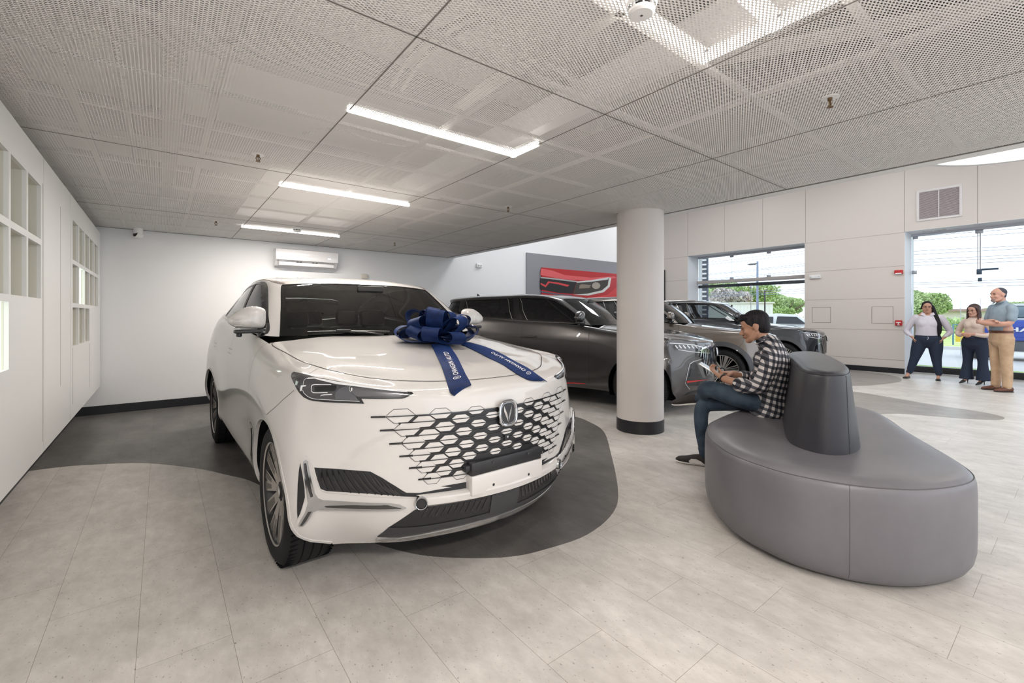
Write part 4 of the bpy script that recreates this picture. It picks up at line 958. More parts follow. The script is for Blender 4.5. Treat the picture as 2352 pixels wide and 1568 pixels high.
RIMS = mat('rim_machined', (.62, .60, .58), .28, 1); RIMG = mat('rim_grey_face', (.16, .145, .135), .38, .5); DARKM = mat('rim_barrel', (.035, .035, .037), .45, .6)
CHROME = mat('chrome', (.52, .53, .55), .10, 1); BLK = mat('black_plastic', (.018, .018, .02), .38); BLKG = mat('black_gloss', (.012, .012, .014), .08, coat=.5)
DARKCHROME = mat('smoked_chrome', (.13, .13, .135), .2, 1)
PAINTW = mat('pearl_white_paint', (.58, .56, .545), .5, coat=1.0, spec=.25)
PAINTW.node_tree.nodes['Principled BSDF'].inputs['Coat Roughness'].default_value = .02
GREYP = mat('matte_grey_plastic', (.045, .045, .048), .5, spec=.3); SATIN = mat('satin_silver', (.62, .61, .60), .26, .85)
GAP = mat('panel_gap', (.03, .027, .025), .8); GAPL = mat('fine_gap', (.09, .08, .075), .8)
CABIN_DARK = mat('cabin_trim', (.035, .033, .032), .6); CABIN_SEAT = mat('seat_leather', (.05, .046, .044), .5)
GLASS_F = glass('windshield_glass', (.60, .68, .62), .03); GLASS_S = glass('side_glass', (.10, .11, .12), .45); GLASS_REAR = glass('rear_glass', (.55, .60, .57), .02)
LAMPG = mat('lamp_dark_lens', (.045, .045, .05), .12, coat=1); LAMPW = mat('lamp_white_guide', (.75, .76, .78), .25, coat=.5); LAMPB = mat('lamp_panel', (.085, .087, .10), .3, coat=.6)

def hexa(W, y, z, w, h, cut=.27):
    """six-cornered cell outline on the nose, centred at y,z (left side y>=0) as skin coordinates"""
    pts = [(-w / 2, 0), (-w / 2 + w * cut, h / 2), (w / 2 - w * cut, h / 2), (w / 2, 0), (w / 2 - w * cut, -h / 2), (-w / 2 + w * cut, -h / 2)]
    return [nose(W, y + a, z + b) for a, b in pts]
def nose(W, y, z):
    s, v = max(y, 0) / .215, 3 + (z - .52) / .14
    for _ in range(20):
        P, Nn, S_, V_ = W.ev(s, v); J = np.array([[S_[0][1], V_[0][1]], [S_[0][2], V_[0][2]]])
        d = np.clip(np.linalg.lstsq(J, np.array([y - P[0][1], z - P[0][2]]), rcond=None)[0], -.5, .5); s += d[0]; v += d[1]
        if abs(d).max() < 1e-7: break
    return (float(s), float(v))

DLO = [(3.80, .16), (3.95, .9), (4.12, 1.7), (4.35, 2.35), (4.72, 2.72), (5.3, 2.82), (6.5, 2.84), (7.6, 2.78), (8.5, 2.45), (9.2, 1.9), (9.8, 1.2), (9.95, .75), (9.7, .40), (8.5, .25), (6.5, .17), (5, .14)]
def emblem(parent, M_, s=1.0):
    """rounded-square chrome ring with a split V on black"""
    def sq(a, b, p, n=48): return [(math.copysign(abs(math.cos(t)) ** p, math.cos(t)) * a, math.copysign(abs(math.sin(t)) ** p, math.sin(t)) * b) for t in [2 * PI * k / n for k in range(n)]]
    mb = MB(); P = lambda x, y, d: M_ @ Vector((d, x * s, y * s))
    mb.tube([P(x, y, .004) for x, y in sq(.046, .053, .62)], .0075 * s, 10, closed=True)
    base = [P(x, y, 0) for x, y in sq(.044, .051, .62)]; c = len(base)
    mb.add([p for p in base] + [P(x, y, .003) for x, y in sq(.044, .051, .62)], [tuple(range(c, 2 * c))], 1)
    mb.tube([P(x, y, .004) for x, y in sq(.038, .045, .62)], .0012 * s, 6, closed=True)
    for g in (-1, 1):
        pts = [(g * .0015, -.040), (g * .0015, -.018), (g * .012, .012), (g * .0235, .036), (g * .0225, .008), (g * .012, -.018)]
        mid = [(g * .010, -.006)]
        vs_ = [P(x, y, .0035) for x, y in pts] + [P(g * .0115, .0, .010)]
        fs_ = [(i, (i + 1) % 6, 6) for i in range(6)]
        if g > 0: fs_ = [f[::-1] for f in fs_]
        mb.add(vs_, fs_, 0)
    return mb.build('emblem', [CHROME, BLKG], parent, auto=20)

def white_car():
    W = lower_skin(); G = Surf(CABIN); S = 2 * W.half
    r = thing('car', 'white SUV with a honeycomb grille and a big blue bow on its bonnet', 'car', (CARX, CARY, 0), -PI / 2 + math.radians(.8))
    build_body(r, W, G, PAINTW, GLASS_F, GLASS_S, DLO)
    interior(r)
    F = FEAT
    # seams and shut lines
    sk = Skinned()
    sk.stroke(W, [(0, 8), (9.0, 8), (9.22, 8.1), (9.3, 8.4)], .0055, h=.0012, ds=.08)
    sk.build('bonnet_gap', [GAP], r)
    sk = Skinned()
    sk.stroke(W, F['fseam1'], .0022, h=.001); sk.stroke(W, F['fseam2'], .0018, h=.001)
    for (xa, za, sa) in ((-.60, .0, 9.4), (-1.62, .0, 11.4)):
        ln = []
        s0, v0 = sa, 1.5
        for z in np.linspace(.34, 1.14, 14):
            s0, v0 = W.xz(xa + (.02 if z < .6 else 0), z, s0, v0); ln.append((s0, v0))
        sk.stroke(W, ln, .0028, h=.001)
    sk.build('panel_gap', [GAPL], r)
    for x in (-1.50, -2.47):
        sk = Skinned()
        for z in (1.045, 1.012):
            ln = [W.xz(x - q, z + .004 * q, 11, 6) for q in (0, .1, .2)]
            sk.stroke(W, ln, .0025, h=.0012)
        sk.lr('flush_door_handle', [GAP], r)
    sk = Skinned(); ln = [(3.72, .10), (3.88, .9), (4.05, 1.7), (4.28, 2.42), (4.68, 2.82), (5.3, 2.93), (6.5, 2.95), (7.6, 2.89), (8.55, 2.56), (9.3, 2.0), (9.9, 1.25), (10.08, .72), (9.75, .30), (8.5, .16), (6.5, .08), (5, .05)]
    sk.stroke(G, spline(ln, 5, True), .022, h=.002, ds=.2, closed=True, thick=.004); sk.lr('window_surround', [BLKG], r)
    sk = Skinned()
    sk.stroke(G, [(6.05, .16), (6.1, 1.2), (6.05, 2.84)], .07, h=-.003, ds=.2); sk.lr('window_pillar', [BLK], r)
    sk = Skinned(); sk.stroke(G, [(8.35, .25), (8.1, 1.2), (7.9, 2.7)], .055, h=-.003, ds=.2); sk.lr('window_pillar', [BLK], r)
    # roof channel
    sk = Skinned(); sk.stroke(G, [(wv, 3.15 + .55 * min(1, (wv - 2.9) / 1.6)) for wv in np.linspace(2.95, 10.5, 24)], .028, h=.002, ds=.2); sk.lr('roof_channel', [mat('roof_channel_brown', (.16, .125, .11), .4)], r)
    # head lamps
    for part in ('hl',):
        sk = Skinned(); sk.piece(W, F['hl_out'], h=.003, ds=.12, edge=.1, skirt=.004); o = sk.lr('headlamp', [BLKG], r)
        sk = Skinned(); sk.piece(W, F['hl_lens'], h=.0045, ds=.12, edge=.1); sk.lr('lens', [LAMPG], o)
        sk = Skinned(); sk.piece(W, F['hl_panel'], h=.0055, ds=.12); sk.piece(W, F['hl_mod'], h=.0056, ds=.12, mi=1); sk.piece(W, F['hl_wedge'], h=.0057, ds=.12, mi=2); sk.lr('reflector_panel', [LAMPB, DARKM, mat('lamp_wedge', (.12, .12, .13), .2, .4, coat=.6)], o)
        sk = Skinned(); sk.piece(W, F['hl_drl'], h=.006, ds=.12, edge=.08); sk.piece(W, F['hl_block'], h=.0062, ds=.1); sk.piece(W, F['hl_wb'], h=.0062, ds=.1)
        for k, w_ in (('hl_c', .0020), ('hl_c2', .0022), ('hl_rect', .0036), ('hl_l2', .0042), ('hl_wline', .0014)): sk.stroke(W, F[k], w_, h=.0065, ds=.05)
        sk.lr('light_guide', [LAMPW], o)
    # honeycomb grille
    zz = [.848, .786, .7225, .662, .604, .547]
    yo = [.532, .503, .473, .445, .417, .385]
    def zr(q): return float(np.interp(q, range(6), zz))
    poly = [nose(W, 0, zz[0] + .002), nose(W, .36, zz[0] + .002), nose(W, yo[0] + .02, zz[0] + .002)]
    for k in range(6): poly += [nose(W, yo[k] + .012, zz[k])]
    poly += [nose(W, yo[5] + .01, zz[5] - .003), nose(W, .2, zz[5] - .003), nose(W, 0, zz[5] - .003)]
    sk = Skinned(); sk.piece(W, poly, h=.0015, ds=.2); g = sk.build('grille', [BLK], r)
    cells = Skinned(); lines = Skinned(); bars = Skinned()
    for q2 in range(0, 11):
        q = q2 / 2; sp = .1725 - .0087 * q
        ks = [k for k in range(0, 5)] if q2 % 2 == 0 else [k + .5 for k in range(0, 4)]
        for k in ks:
            y = k * sp
            if q2 % 2 == 0 and k and abs(y) > yo[int(q)] + .03: continue
            if q2 % 2 == 1 and y > yo[int(q)] - .05: continue
            if q <= 1 and k == 0: continue
            if q >= 4 and y < .2: continue
            if q == 3.5 and y < .05: continue
            w_ = (.088 + .115 * y * y) * (1 - .05 * q); h_ = .025 + .034 * (y / .53) ** 1.4
            outer = (q2 % 2 == 0 and y > yo[int(q)] - .06) or (q2 % 2 == 1 and y > yo[int(q)] - .14)
            hp = hexa(W, y, zr(q), w_, h_)
            if k == 0: hp = [(s_, v_) for s_, v_ in hp]
            edge_row = q in (0, 5)
            if not edge_row: cells.piece(W, hp, h=.0065 if not outer else .003, ds=.2, skirt=.0055 if not outer else .001, both=k != 0)
            else:
                up = q == 0
                half = [p for p in hp]; mid = zr(q)
                hh = [nose(W, y - w_ / 2, mid), nose(W, y - w_ / 2 + w_ * .27, mid - h_ / 2 if up else mid + h_ / 2), nose(W, y + w_ / 2 - w_ * .27, mid - h_ / 2 if up else mid + h_ / 2), nose(W, y + w_ / 2, mid)]
                cells.piece(W, hh, h=.003, ds=.2, skirt=.001)
            if outer or edge_row:
                hp2 = hexa(W, y, zr(q), w_ + .007, h_ + .007); lines.stroke(W, hp2, .0022, h=.0022, ds=.2, closed=True)
        # bars through the cells
        ye = [.635, .602, .566, .526, .487, .448][int(q)] if q2 % 2 == 0 else yo[int(q)] - .03
        ln = [nose(W, t, zr(q)) for t in np.linspace(0, ye, 22)]
        bars.stroke(W, ln, .0042, h=.0078, ds=.3)
        if q2 % 2 == 0:
            bars.stroke(W, [nose(W, t, zr(q)) for t in (ye - .055, ye)], [.010, .008], h=.0035, ds=.3)
        else: pass
    cells.build('grille_cells', [PAINTW], g); lines.build('grille_outline', [GAP], g); bars.build('grille_bars', [BLKG], g)
    # number plate holder, camera, emblem
    mb = MB(); mb.box((.80, -.225, .540), (.860, .225, .606), 0, .006); mb.box((.80, -.25, .56), (.845, .25, .592), 0, .006)
    for y in (-.1, .13): mb.box((.861, y - .006, .582), (.8635, y + .006, .594), 1)
    o = mb.build('plate_holder', [BLK, GREYP], r)
    mb = MB(); mb.box((.80, -.228, .448), (.866, .228, .543), 0, .006)
    for y in (-.1, .13): mb.lathe([(0, 0), (.007, 0)], 12, 1, Matrix.Translation((.8668, y, .478)) @ Matrix.Rotation(PI / 2, 4, 'Y'))
    mb.build('plate_panel', [PAINTW, BLK], o)
    mb = MB(); mb.box((.83, -.018, .678), (.853, .018, .708), 0, .003); mb.lathe([(0, .003), (.006, .002), (.007, 0)], 14, 1, Matrix.Translation((.853, 0, .695)) @ Matrix.Rotation(PI / 2, 4, 'Y')); mb.build('front_camera', [BLK, CHROME], r)
    emblem(r, Matrix.Translation((.8535, 0, .818)) @ Matrix.Rotation(-.06, 4, 'Y'), 1.14)
    # bumper: intakes, chrome spear, chin bar, radar, lip
    sk = Skinned(); sk.piece(W, F['intake'] , h=.0015, ds=.12); sk.piece(W, F['vent_side'], h=.0015, ds=.12)
    sk.piece(W, [F['intake'][10], (1.55, 2.86), (0, 2.94), (0, 2.70), (1.5, 2.62), F['intake'][12]], h=.0012, ds=.2)
    o = sk.lr('bumper_intake', [BLK], r)
    sk = Skinned()
    for k in range(13): sk.stroke(W, spline(F['fin%d' % k], 5), [.003, .012, .003], h=.007, ds=.1, thick=.006)
    sk.lr('intake_fins', [BLKG], o)
    sk = Skinned(); sk.piece(W, F['y_bez'], h=.016, ds=.09, edge=.07, skirt=.018, dome=.010); bz = sk.lr('spear_surround', [PAINTW], r)
    sk = Skinned(); sk.piece(W, F['y_out'], h=.0225, ds=.07, edge=.05, skirt=.008, dome=.004); ch = sk.lr('chrome_spear', [CHROME], r)
    sk = Skinned()
    for k in ('y_a1', 'y_a2', 'y_a3'): sk.piece(W, F[k], h=.0235, ds=.07, edge=.05)
    sk.lr('spear_inlay', [DARKCHROME], ch)
    mb = MB(); lo = []; up = []
    ys = np.linspace(-.455, .455, 41)
    prof = [(-.03, .028), (.012, .026), (.030, .018), (.034, .010), (.026, -.018), (.0, -.032), (-.03, -.034)]
    vs_ = []
    for y in ys:
        xb = .845 - .49 * y * y
        sl = -.98 * y; nn = math.hypot(1, sl)
        for a, b in prof: vs_.append((xb + a / nn, y + (-sl) * a / nn * -1, .448 + b))
    m = len(prof); mb.add(vs_, [(i * m + j, i * m + j + 1, (i + 1) * m + j + 1, (i + 1) * m + j) for i in range(40) for j in range(m - 1)], 0, True)
    mb.build('chin_bar', [PAINTW], r)
    for sg in (-1, 1):
        M_ = Matrix.Translation((.772, sg * .447, .443)) @ Matrix.Rotation(sg * .45, 4, 'Z') @ Matrix.Rotation(PI / 2, 4, 'Y')
        mb = MB(); mb.lathe([(.030, -.03), (.030, .002), (.0275, .006), (.0245, .004), (.0235, -.002)], 32, 0, M_); o = mb.build('sensor_ring', [CHROME], r)
        mb = MB(); mb.lathe([(.0245, -.004), (.022, .001), (.0, .0015)], 32, 0, M_); mb.build('sensor_face', [BLK], o)
    lower = [(0, 2.32)] + F['lower'][:4][::-1] + F['lowerb'][::-1][1:4]+[F['lowerb'][0]] + [(1.35, .62), (.7, .80), (0, .86)]
    sk = Skinned(); sk.piece(W, lower, h=.0012, ds=.15); lg = sk.build('lower_grille', [BLK], r)
    sk = Skinned()
    for y in np.linspace(.11, .40, 11):
        sk.stroke(W, [nose(W, y + .022, .345 + .03 * y), nose(W, y, .405)], .010, h=.004, ds=.3)
    sk.build('lower_grille_fins', [BLKG], lg)
    sk = Skinned(); sk.piece(W, [nose(W, 0, .415), nose(W, .088, .413), nose(W, .088, .305), nose(W, 0, .305)], h=.006, ds=.2, skirt=.005); sk.build('radar_panel', [GREYP], r)
    lip = [(0, 1.32), (1.2, 1.25), (1.9, 1.2)] + [F['lowerb'][2], F['lowerb'][1], F['lowerb'][0]] + [(1.35, .62), (.7, .80), (0, .86)]
    sk = Skinned(); sk.piece(W, lip, h=.004, ds=.15); sk.build('bumper_lip', [GREYP], r)
    sil = [(0, .90), (.7, .86), (1.35, .68), (2.1, .44), (2.97, .50), (3.02, .30), (2.1, .0), (1.35, .2), (.7, .35), (0, .42)]
    sk = Skinned(); sk.piece(W, sil, h=.016, ds=.12, skirt=.02, dome=.008); sk.build('silver_lip', [SATIN], r)
    # cowl, wipers
    mb = MB(); mb.box((-.66, -.62, 1.10), (-.52, .62, 1.150), 0, .01); mb.build('cowl', [BLK], r)
    for (ya, yb, xx) in ((-.60, -.02, 0), (.02, .62, 0)):
        mb = MB(); pts = []
        for t in np.linspace(0, 1, 12):
            y = ya + (yb - ya) * t; s_ = abs(y) / .3
            P, Nn, _, _ = G.ev(y / .33 if y >= 0 else 2 * G.half + y / .33, .12 + .05 * math.sin(t * PI)); pts.append(tuple(P[0] + Nn[0] * .012))
        mb.tube(pts, .007, 8); a = pts[5]; mb.box((a[0] - .01, a[1] - .05, a[2] + .002), (a[0] + .02, a[1] + .05, a[2] + .014), 0, .004)
        mb.tube([pts[5], (pts[5][0] + .04, pts[5][1] + .15, pts[5][2] - .01), (pts[5][0] + .05, pts[5][1] + .28, pts[5][2] - .03)], .006, 8)
        mb.build('wiper', [BLK], r)
    for sg in (-1, 1): mirror_cap(r, sg, PAINTW)
    for x in (0, -2.89):
        for sg in (-1, 1): wheel(r, x, sg * (.925 - .1225), sg, 'white')
    sk = Skinned(); sk.piece(W, [W.xz(x, z, 9.1, 3) for x, z in ((-.53, .62), (-.60, .60), (-.64, .42), (-.60, .38))], h=.002, ds=.2); sk.lr('side_vent', [GROOVE], r)
    return r
CARX, CARY = 1.39, 2.69
# ---------------------------------------------------------------- the three dark cars
def suv_cabin():
    g = [[list(p) for p in r] for r in CABIN]
    dz = [0, .01, .03, .05, .045, .03, .02]; dx = [0, -.10, -.25, -.42, -.48, -.5, -.3]
    for k, r in enumerate(g):
        for j, p in enumerate(r):
            w = max(0, min(1, (j - 6.5) / 3.5)); w = w * w * (3 - 2 * w)
            p[0] += dx[k] * w; p[2] += dz[k] * w
            if k in (1, 2, 3) and j > 8: p[1] *= 1 + .06 * w
    return g
DLO_A = [(3.80, .16), (3.95, .9), (4.12, 1.7), (4.35, 2.35), (4.72, 2.68), (5.3, 2.78), (6.5, 2.82), (7.6, 2.80), (8.6, 2.70), (9.5, 2.5), (10.2, 2.1), (10.5, 1.5), (10.35, .9), (9.9, .45), (9, .26), (7.5, .18), (5, .13)]
def grey_car(label, paint, loc, red=None, cladding=None, rack=True, glass_s=None, lampglow=None, tall=1.0):
    W = lower_skin(); G = Surf(suv_cabin()); S = 2 * W.half; F = FEAT2
    r = thing('car', label, 'car', (loc[0], loc[1], 0), math.atan2(-.926, .378), group=None)
    build_body(r, W, G, paint, GLASS_F, glass_s or GLASS_S, DLO_A, arch_r=.425, cladding=cladding)
    interior(r)
    sk = Skinned()
    sk.stroke(W, [(0, 7.6), (9.0, 7.8), (9.3, 8.2)], .005, h=.0012, ds=.1)
    for (xa, sa) in ((-.70, 9.7), (-1.78, 11.7), (-2.72, 13.4)):
        ln = []; s0, v0 = sa, 1.5
        for z in np.linspace(.34 if xa > -2.5 else .80, 1.16, 14):
            s0, v0 = W.xz(xa, z, s0, v0); ln.append((s0, v0))
        sk.stroke(W, ln, .005, h=.001)
    sk.stroke(W, [(5.75, 6.2), (6.2, 5.2), (6.6, 4.6)], .004, h=.001)
    sk.build('panel_gap', [GAP], r)
    # window pillars and bright trim
    for ln, w_ in (([(6.45, .14), (6.5, 1.2), (6.4, 2.84)], .10), ([(8.75, .2), (8.95, 1.2), (8.7, 2.7)], .11), ([(4.55, .14), (4.75, 1.2), (4.9, 2.7)], .02)):
        sk = Skinned(); sk.stroke(G, ln, w_, h=-.002, ds=.2); sk.lr('window_pillar', [BLKG], r)
    sk = Skinned(); sk.stroke(G, spline(DLO_A, 4, True), .02, h=.002, ds=.2, closed=True, thick=.004); sk.lr('window_surround', [BLKG], r)
    for s_ in (6.2, 6.75, 8.55): sk = Skinned(); sk.stroke(G, [(s_, .16), (s_ + .04, 1.2), (s_, 2.7)], .006, h=.0035, ds=.2); sk.lr('window_trim', [SATIN], r)
    # handles
    for x in (-1.55, -2.52):
        sk = Skinned(); ln = [W.xz(x - q, 1.0 + .01 * q, 11, 6) for q in (-.02, .06, .14, .22)]
        c = [W.xz(x - .10 + .05 * math.cos(a), 1.0 + .042 * math.sin(a), 11, 6) for a in [2 * PI * k / 16 for k in range(16)]]
        sk.piece(W, c, h=.001, ds=.3); sk.stroke(W, ln, [.022, .034, .034, .022], h=.022, ds=.2, thick=.018); sk.lr('door_handle', [paint if cladding is None else BLK], r)
    # lamps, vents, grille
    sk = Skinned(); sk.piece(W, F['g_lamp'], h=.003, ds=.15); sk.piece(W, F['g_lamp2'], h=.003, ds=.15); o = sk.lr('headlamp', [LAMPG], r)
    sk = Skinned(); sk.stroke(W, F['g_drl'], .012, h=.006, ds=.1); sk.stroke(W, F['g_strip'], .008, h=.006, ds=.1)
    for q in np.linspace(2.6, 4.4, 6): sk.stroke(W, [(q, 5.55), (q + .2, 5.85)], .018, h=.005, ds=.1)
    sk.lr('light_guide', [LAMPW], o)
    sk = Skinned(); sk.piece(W, F['g_vent'], h=.002, ds=.15); o = sk.lr('bumper_vent', [BLKG], r)
    sk = Skinned(); sk.piece(W, F['g_fog'], h=.006, ds=.15); sk.lr('fog_lamp', [GREYP], o)
    sk = Skinned(); sk.stroke(W, F['g_chrome'], .010, h=.006, ds=.1, thick=.006); sk.lr('vent_chrome', [CHROME], o)
    if red:
        sk = Skinned(); sk.piece(W, F['g_red'], h=.007, ds=.15); sk.lr('red_accent', [red], o)
        sk = Skinned(); ln = [W.xz(x, .345 - (.01 if x < -.9 else 0), 11, 1) for x in np.linspace(-.75, -2.1, 10)]; sk.stroke(W, ln, [.006, .018, .016, .006], h=.010, ds=.2, thick=.006); sk.lr('red_sill_strip', [red], r)
    gp = [nose(W, 0, .90), nose(W, .25, .895), nose(W, .47, .86), nose(W, .50, .74), nose(W, .44, .56), nose(W, .36, .46), nose(W, .2, .45), nose(W, 0, .45)]
    sk = Skinned(); sk.piece(W, gp, h=.002, ds=.2); g = sk.build('grille', [BLKG], r)
    sk = Skinned()
    for y in np.linspace(.03, .47, 11): sk.stroke(W, [nose(W, y, .875 - .03 * (y / .47)), nose(W, y * .97, .7), nose(W, y * .80, .50)], .014, h=.018, ds=.3, thick=.014)
    sk.stroke(W, [nose(W, 0, .905), nose(W, .25, .90), nose(W, .48, .87), nose(W, .52, .76)], .022, h=.014, ds=.2, thick=.012)
    sk.build('grille_bars', [CHROME], g)
    emblem(r, Matrix.Translation((.865, 0, .80)) @ Matrix.Rotation(-.06, 4, 'Y'), 1.0)
    sk = Skinned(); sk.piece(W, [(0, 1.6), (1.6, 1.5), (3.2, 1.0), (3.3, .1), (1.5, .1), (0, .1)], h=.003, ds=.2); sk.build('bumper_lip', [GREYP], r)
    mb = MB(); mb.box((-.66, -.60, 1.10), (-.53, .60, 1.150), 0, .01)
    for k in (-1, 1): mb.tube([(-.60, k * .05, 1.17), (-.64, k * .3, 1.195), (-.74, k * .6, 1.215)], .007, 8)
    mb.build('wiper_and_cowl', [BLK], r)
    if rack:
        for sg in (-1, 1):
            mb = MB(); pts = []
            for s_ in np.linspace(5.4, 10.2, 14):
                P, Nn, _, _ = G.ev(s_ if sg > 0 else 2 * G.half - s_, 3.9); pts.append(tuple(P[0] + Nn[0] * .022))
            mb.tube(pts, .013, 8); mb.build('roof_rail', [SATIN], r)
    P, Nn, _, _ = G.ev(12.4, 4.9); fx, fz = P[0][0] + .12, P[0][2]
    mb = MB(); mb.add([(fx + .06, -.012, fz), (fx + .06, .012, fz), (fx - .05, .016, fz), (fx - .05, -.016, fz), (fx - .035, -.004, fz + .07), (fx - .035, .004, fz + .07)], [(0, 1, 2, 3), (0, 4, 5, 1), (1, 5, 2), (2, 5, 4, 3), (3, 4, 0)], 0); mb.build('fin_antenna', [BLKG], r)
    for sg in (-1, 1): mirror_cap(r, sg, paint)
    for x in (0, -2.89):
        for sg in (-1, 1): wheel(r, x, sg * (.925 - .1225), sg, 'grey')
    return r
def metallic(name, c):
    m = mat(name, c, .30, .55, coat=1); m.node_tree.nodes['Principled BSDF'].inputs['Coat Roughness'].default_value = .015; return m
def grey_cars():
    red = mat('accent_red', (.55, .02, .02), .3, coat=.4)
    clad = mat('arch_cladding', (.045, .045, .05), .35, coat=.2)
    grey_car('dark grey SUV with a red sill stripe, partly behind the round column', metallic('graphite_paint', (.062, .058, .058)), (5.887, 4.06), red, None, rack=False)
    grey_car('bronze grey SUV behind the seated man, middle of the three dark cars', metallic('bronze_grey_paint', (.135, .112, .094)), (8.36, 4.20), None, clad)
    grey_car('almost black SUV nearest the windows, farthest of the dark cars', metallic('night_paint', (.022, .024, .028)), (11.15, 4.35), None, clad, glass_s=glass('clear_side_glass', (.5, .52, .54), .05))
# ---------------------------------------------------------------- ribbon bow on the bonnet
VELVET = mat('navy_velvet', (.003, .012, .07), .65, sheen=.3, spec=.2); VELVET.node_tree.nodes['Principled BSDF'].inputs['Sheen Tint'].default_value = (.06, .14, .5, 1)
noise_tint(VELVET, (.0020, .0085, .040), (.005, .018, .078), 26, 5, stretch=(1, 1, 1))
def c2w(p):
    a = -PI / 2 + math.radians(.8); c, s = math.cos(a), math.sin(a)
    return Vector((CARX + c * p[0] - s * p[1], CARY + s * p[0] + c * p[1], p[2]))
def ribbon(mb, pts, sides, w, th=.0035, mi=0):
    n = len(pts); vs_ = []
    for i in range(n):
        p = Vector(pts[i]); a = Vector(pts[max(i - 1, 0)]); b = Vector(pts[min(i + 1, n - 1)]); t = (b - a).normalized()
        sd = Vector(sides[i]); sd = (sd - t * sd.dot(t)).normalized(); nn = t.cross(sd); ww = w[i] if isinstance(w, (list, tuple)) else w
        for u in (-.5, -.25, 0, .25, .5): vs_.append(p + sd * ww * u + nn * (th / 2 + .004 * (.25 - u * u)))
        for u in (.5, .25, 0, -.25, -.5): vs_.append(p + sd * ww * u - nn * (th / 2 - .004 * (.25 - u * u)))
    fs_ = [(i * 10 + j, i * 10 + (j + 1) % 10, (i + 1) * 10 + (j + 1) % 10, (i + 1) * 10 + j) for i in range(n - 1) for j in range(10)]
    fs_ += [tuple(range(10))[::-1], tuple(range((n - 1) * 10, n * 10))]
    mb.add(vs_, fs_, mi, True)
def text_mesh(body, size, bold=True, extr=0, off=.0):
    cu = bpy.data.curves.new('lettering', 'FONT'); cu.body = body; cu.size = size; cu.offset = off; cu.extrude = extr; cu.resolution_u = 3
    o = bpy.data.objects.new('lettering', cu); COL.objects.link(o); bpy.context.view_layer.update()
    dg = bpy.context.evaluated_depsgraph_get(); me = bpy.data.meshes.new_from_object(o.evaluated_get(dg))
    V = [tuple(v.co) for v in me.vertices]; Fc = [tuple(p.vertices) for p in me.polygons]
    bpy.data.objects.remove(o); bpy.data.curves.remove(cu); bpy.data.meshes.remove(me)
    return V, Fc
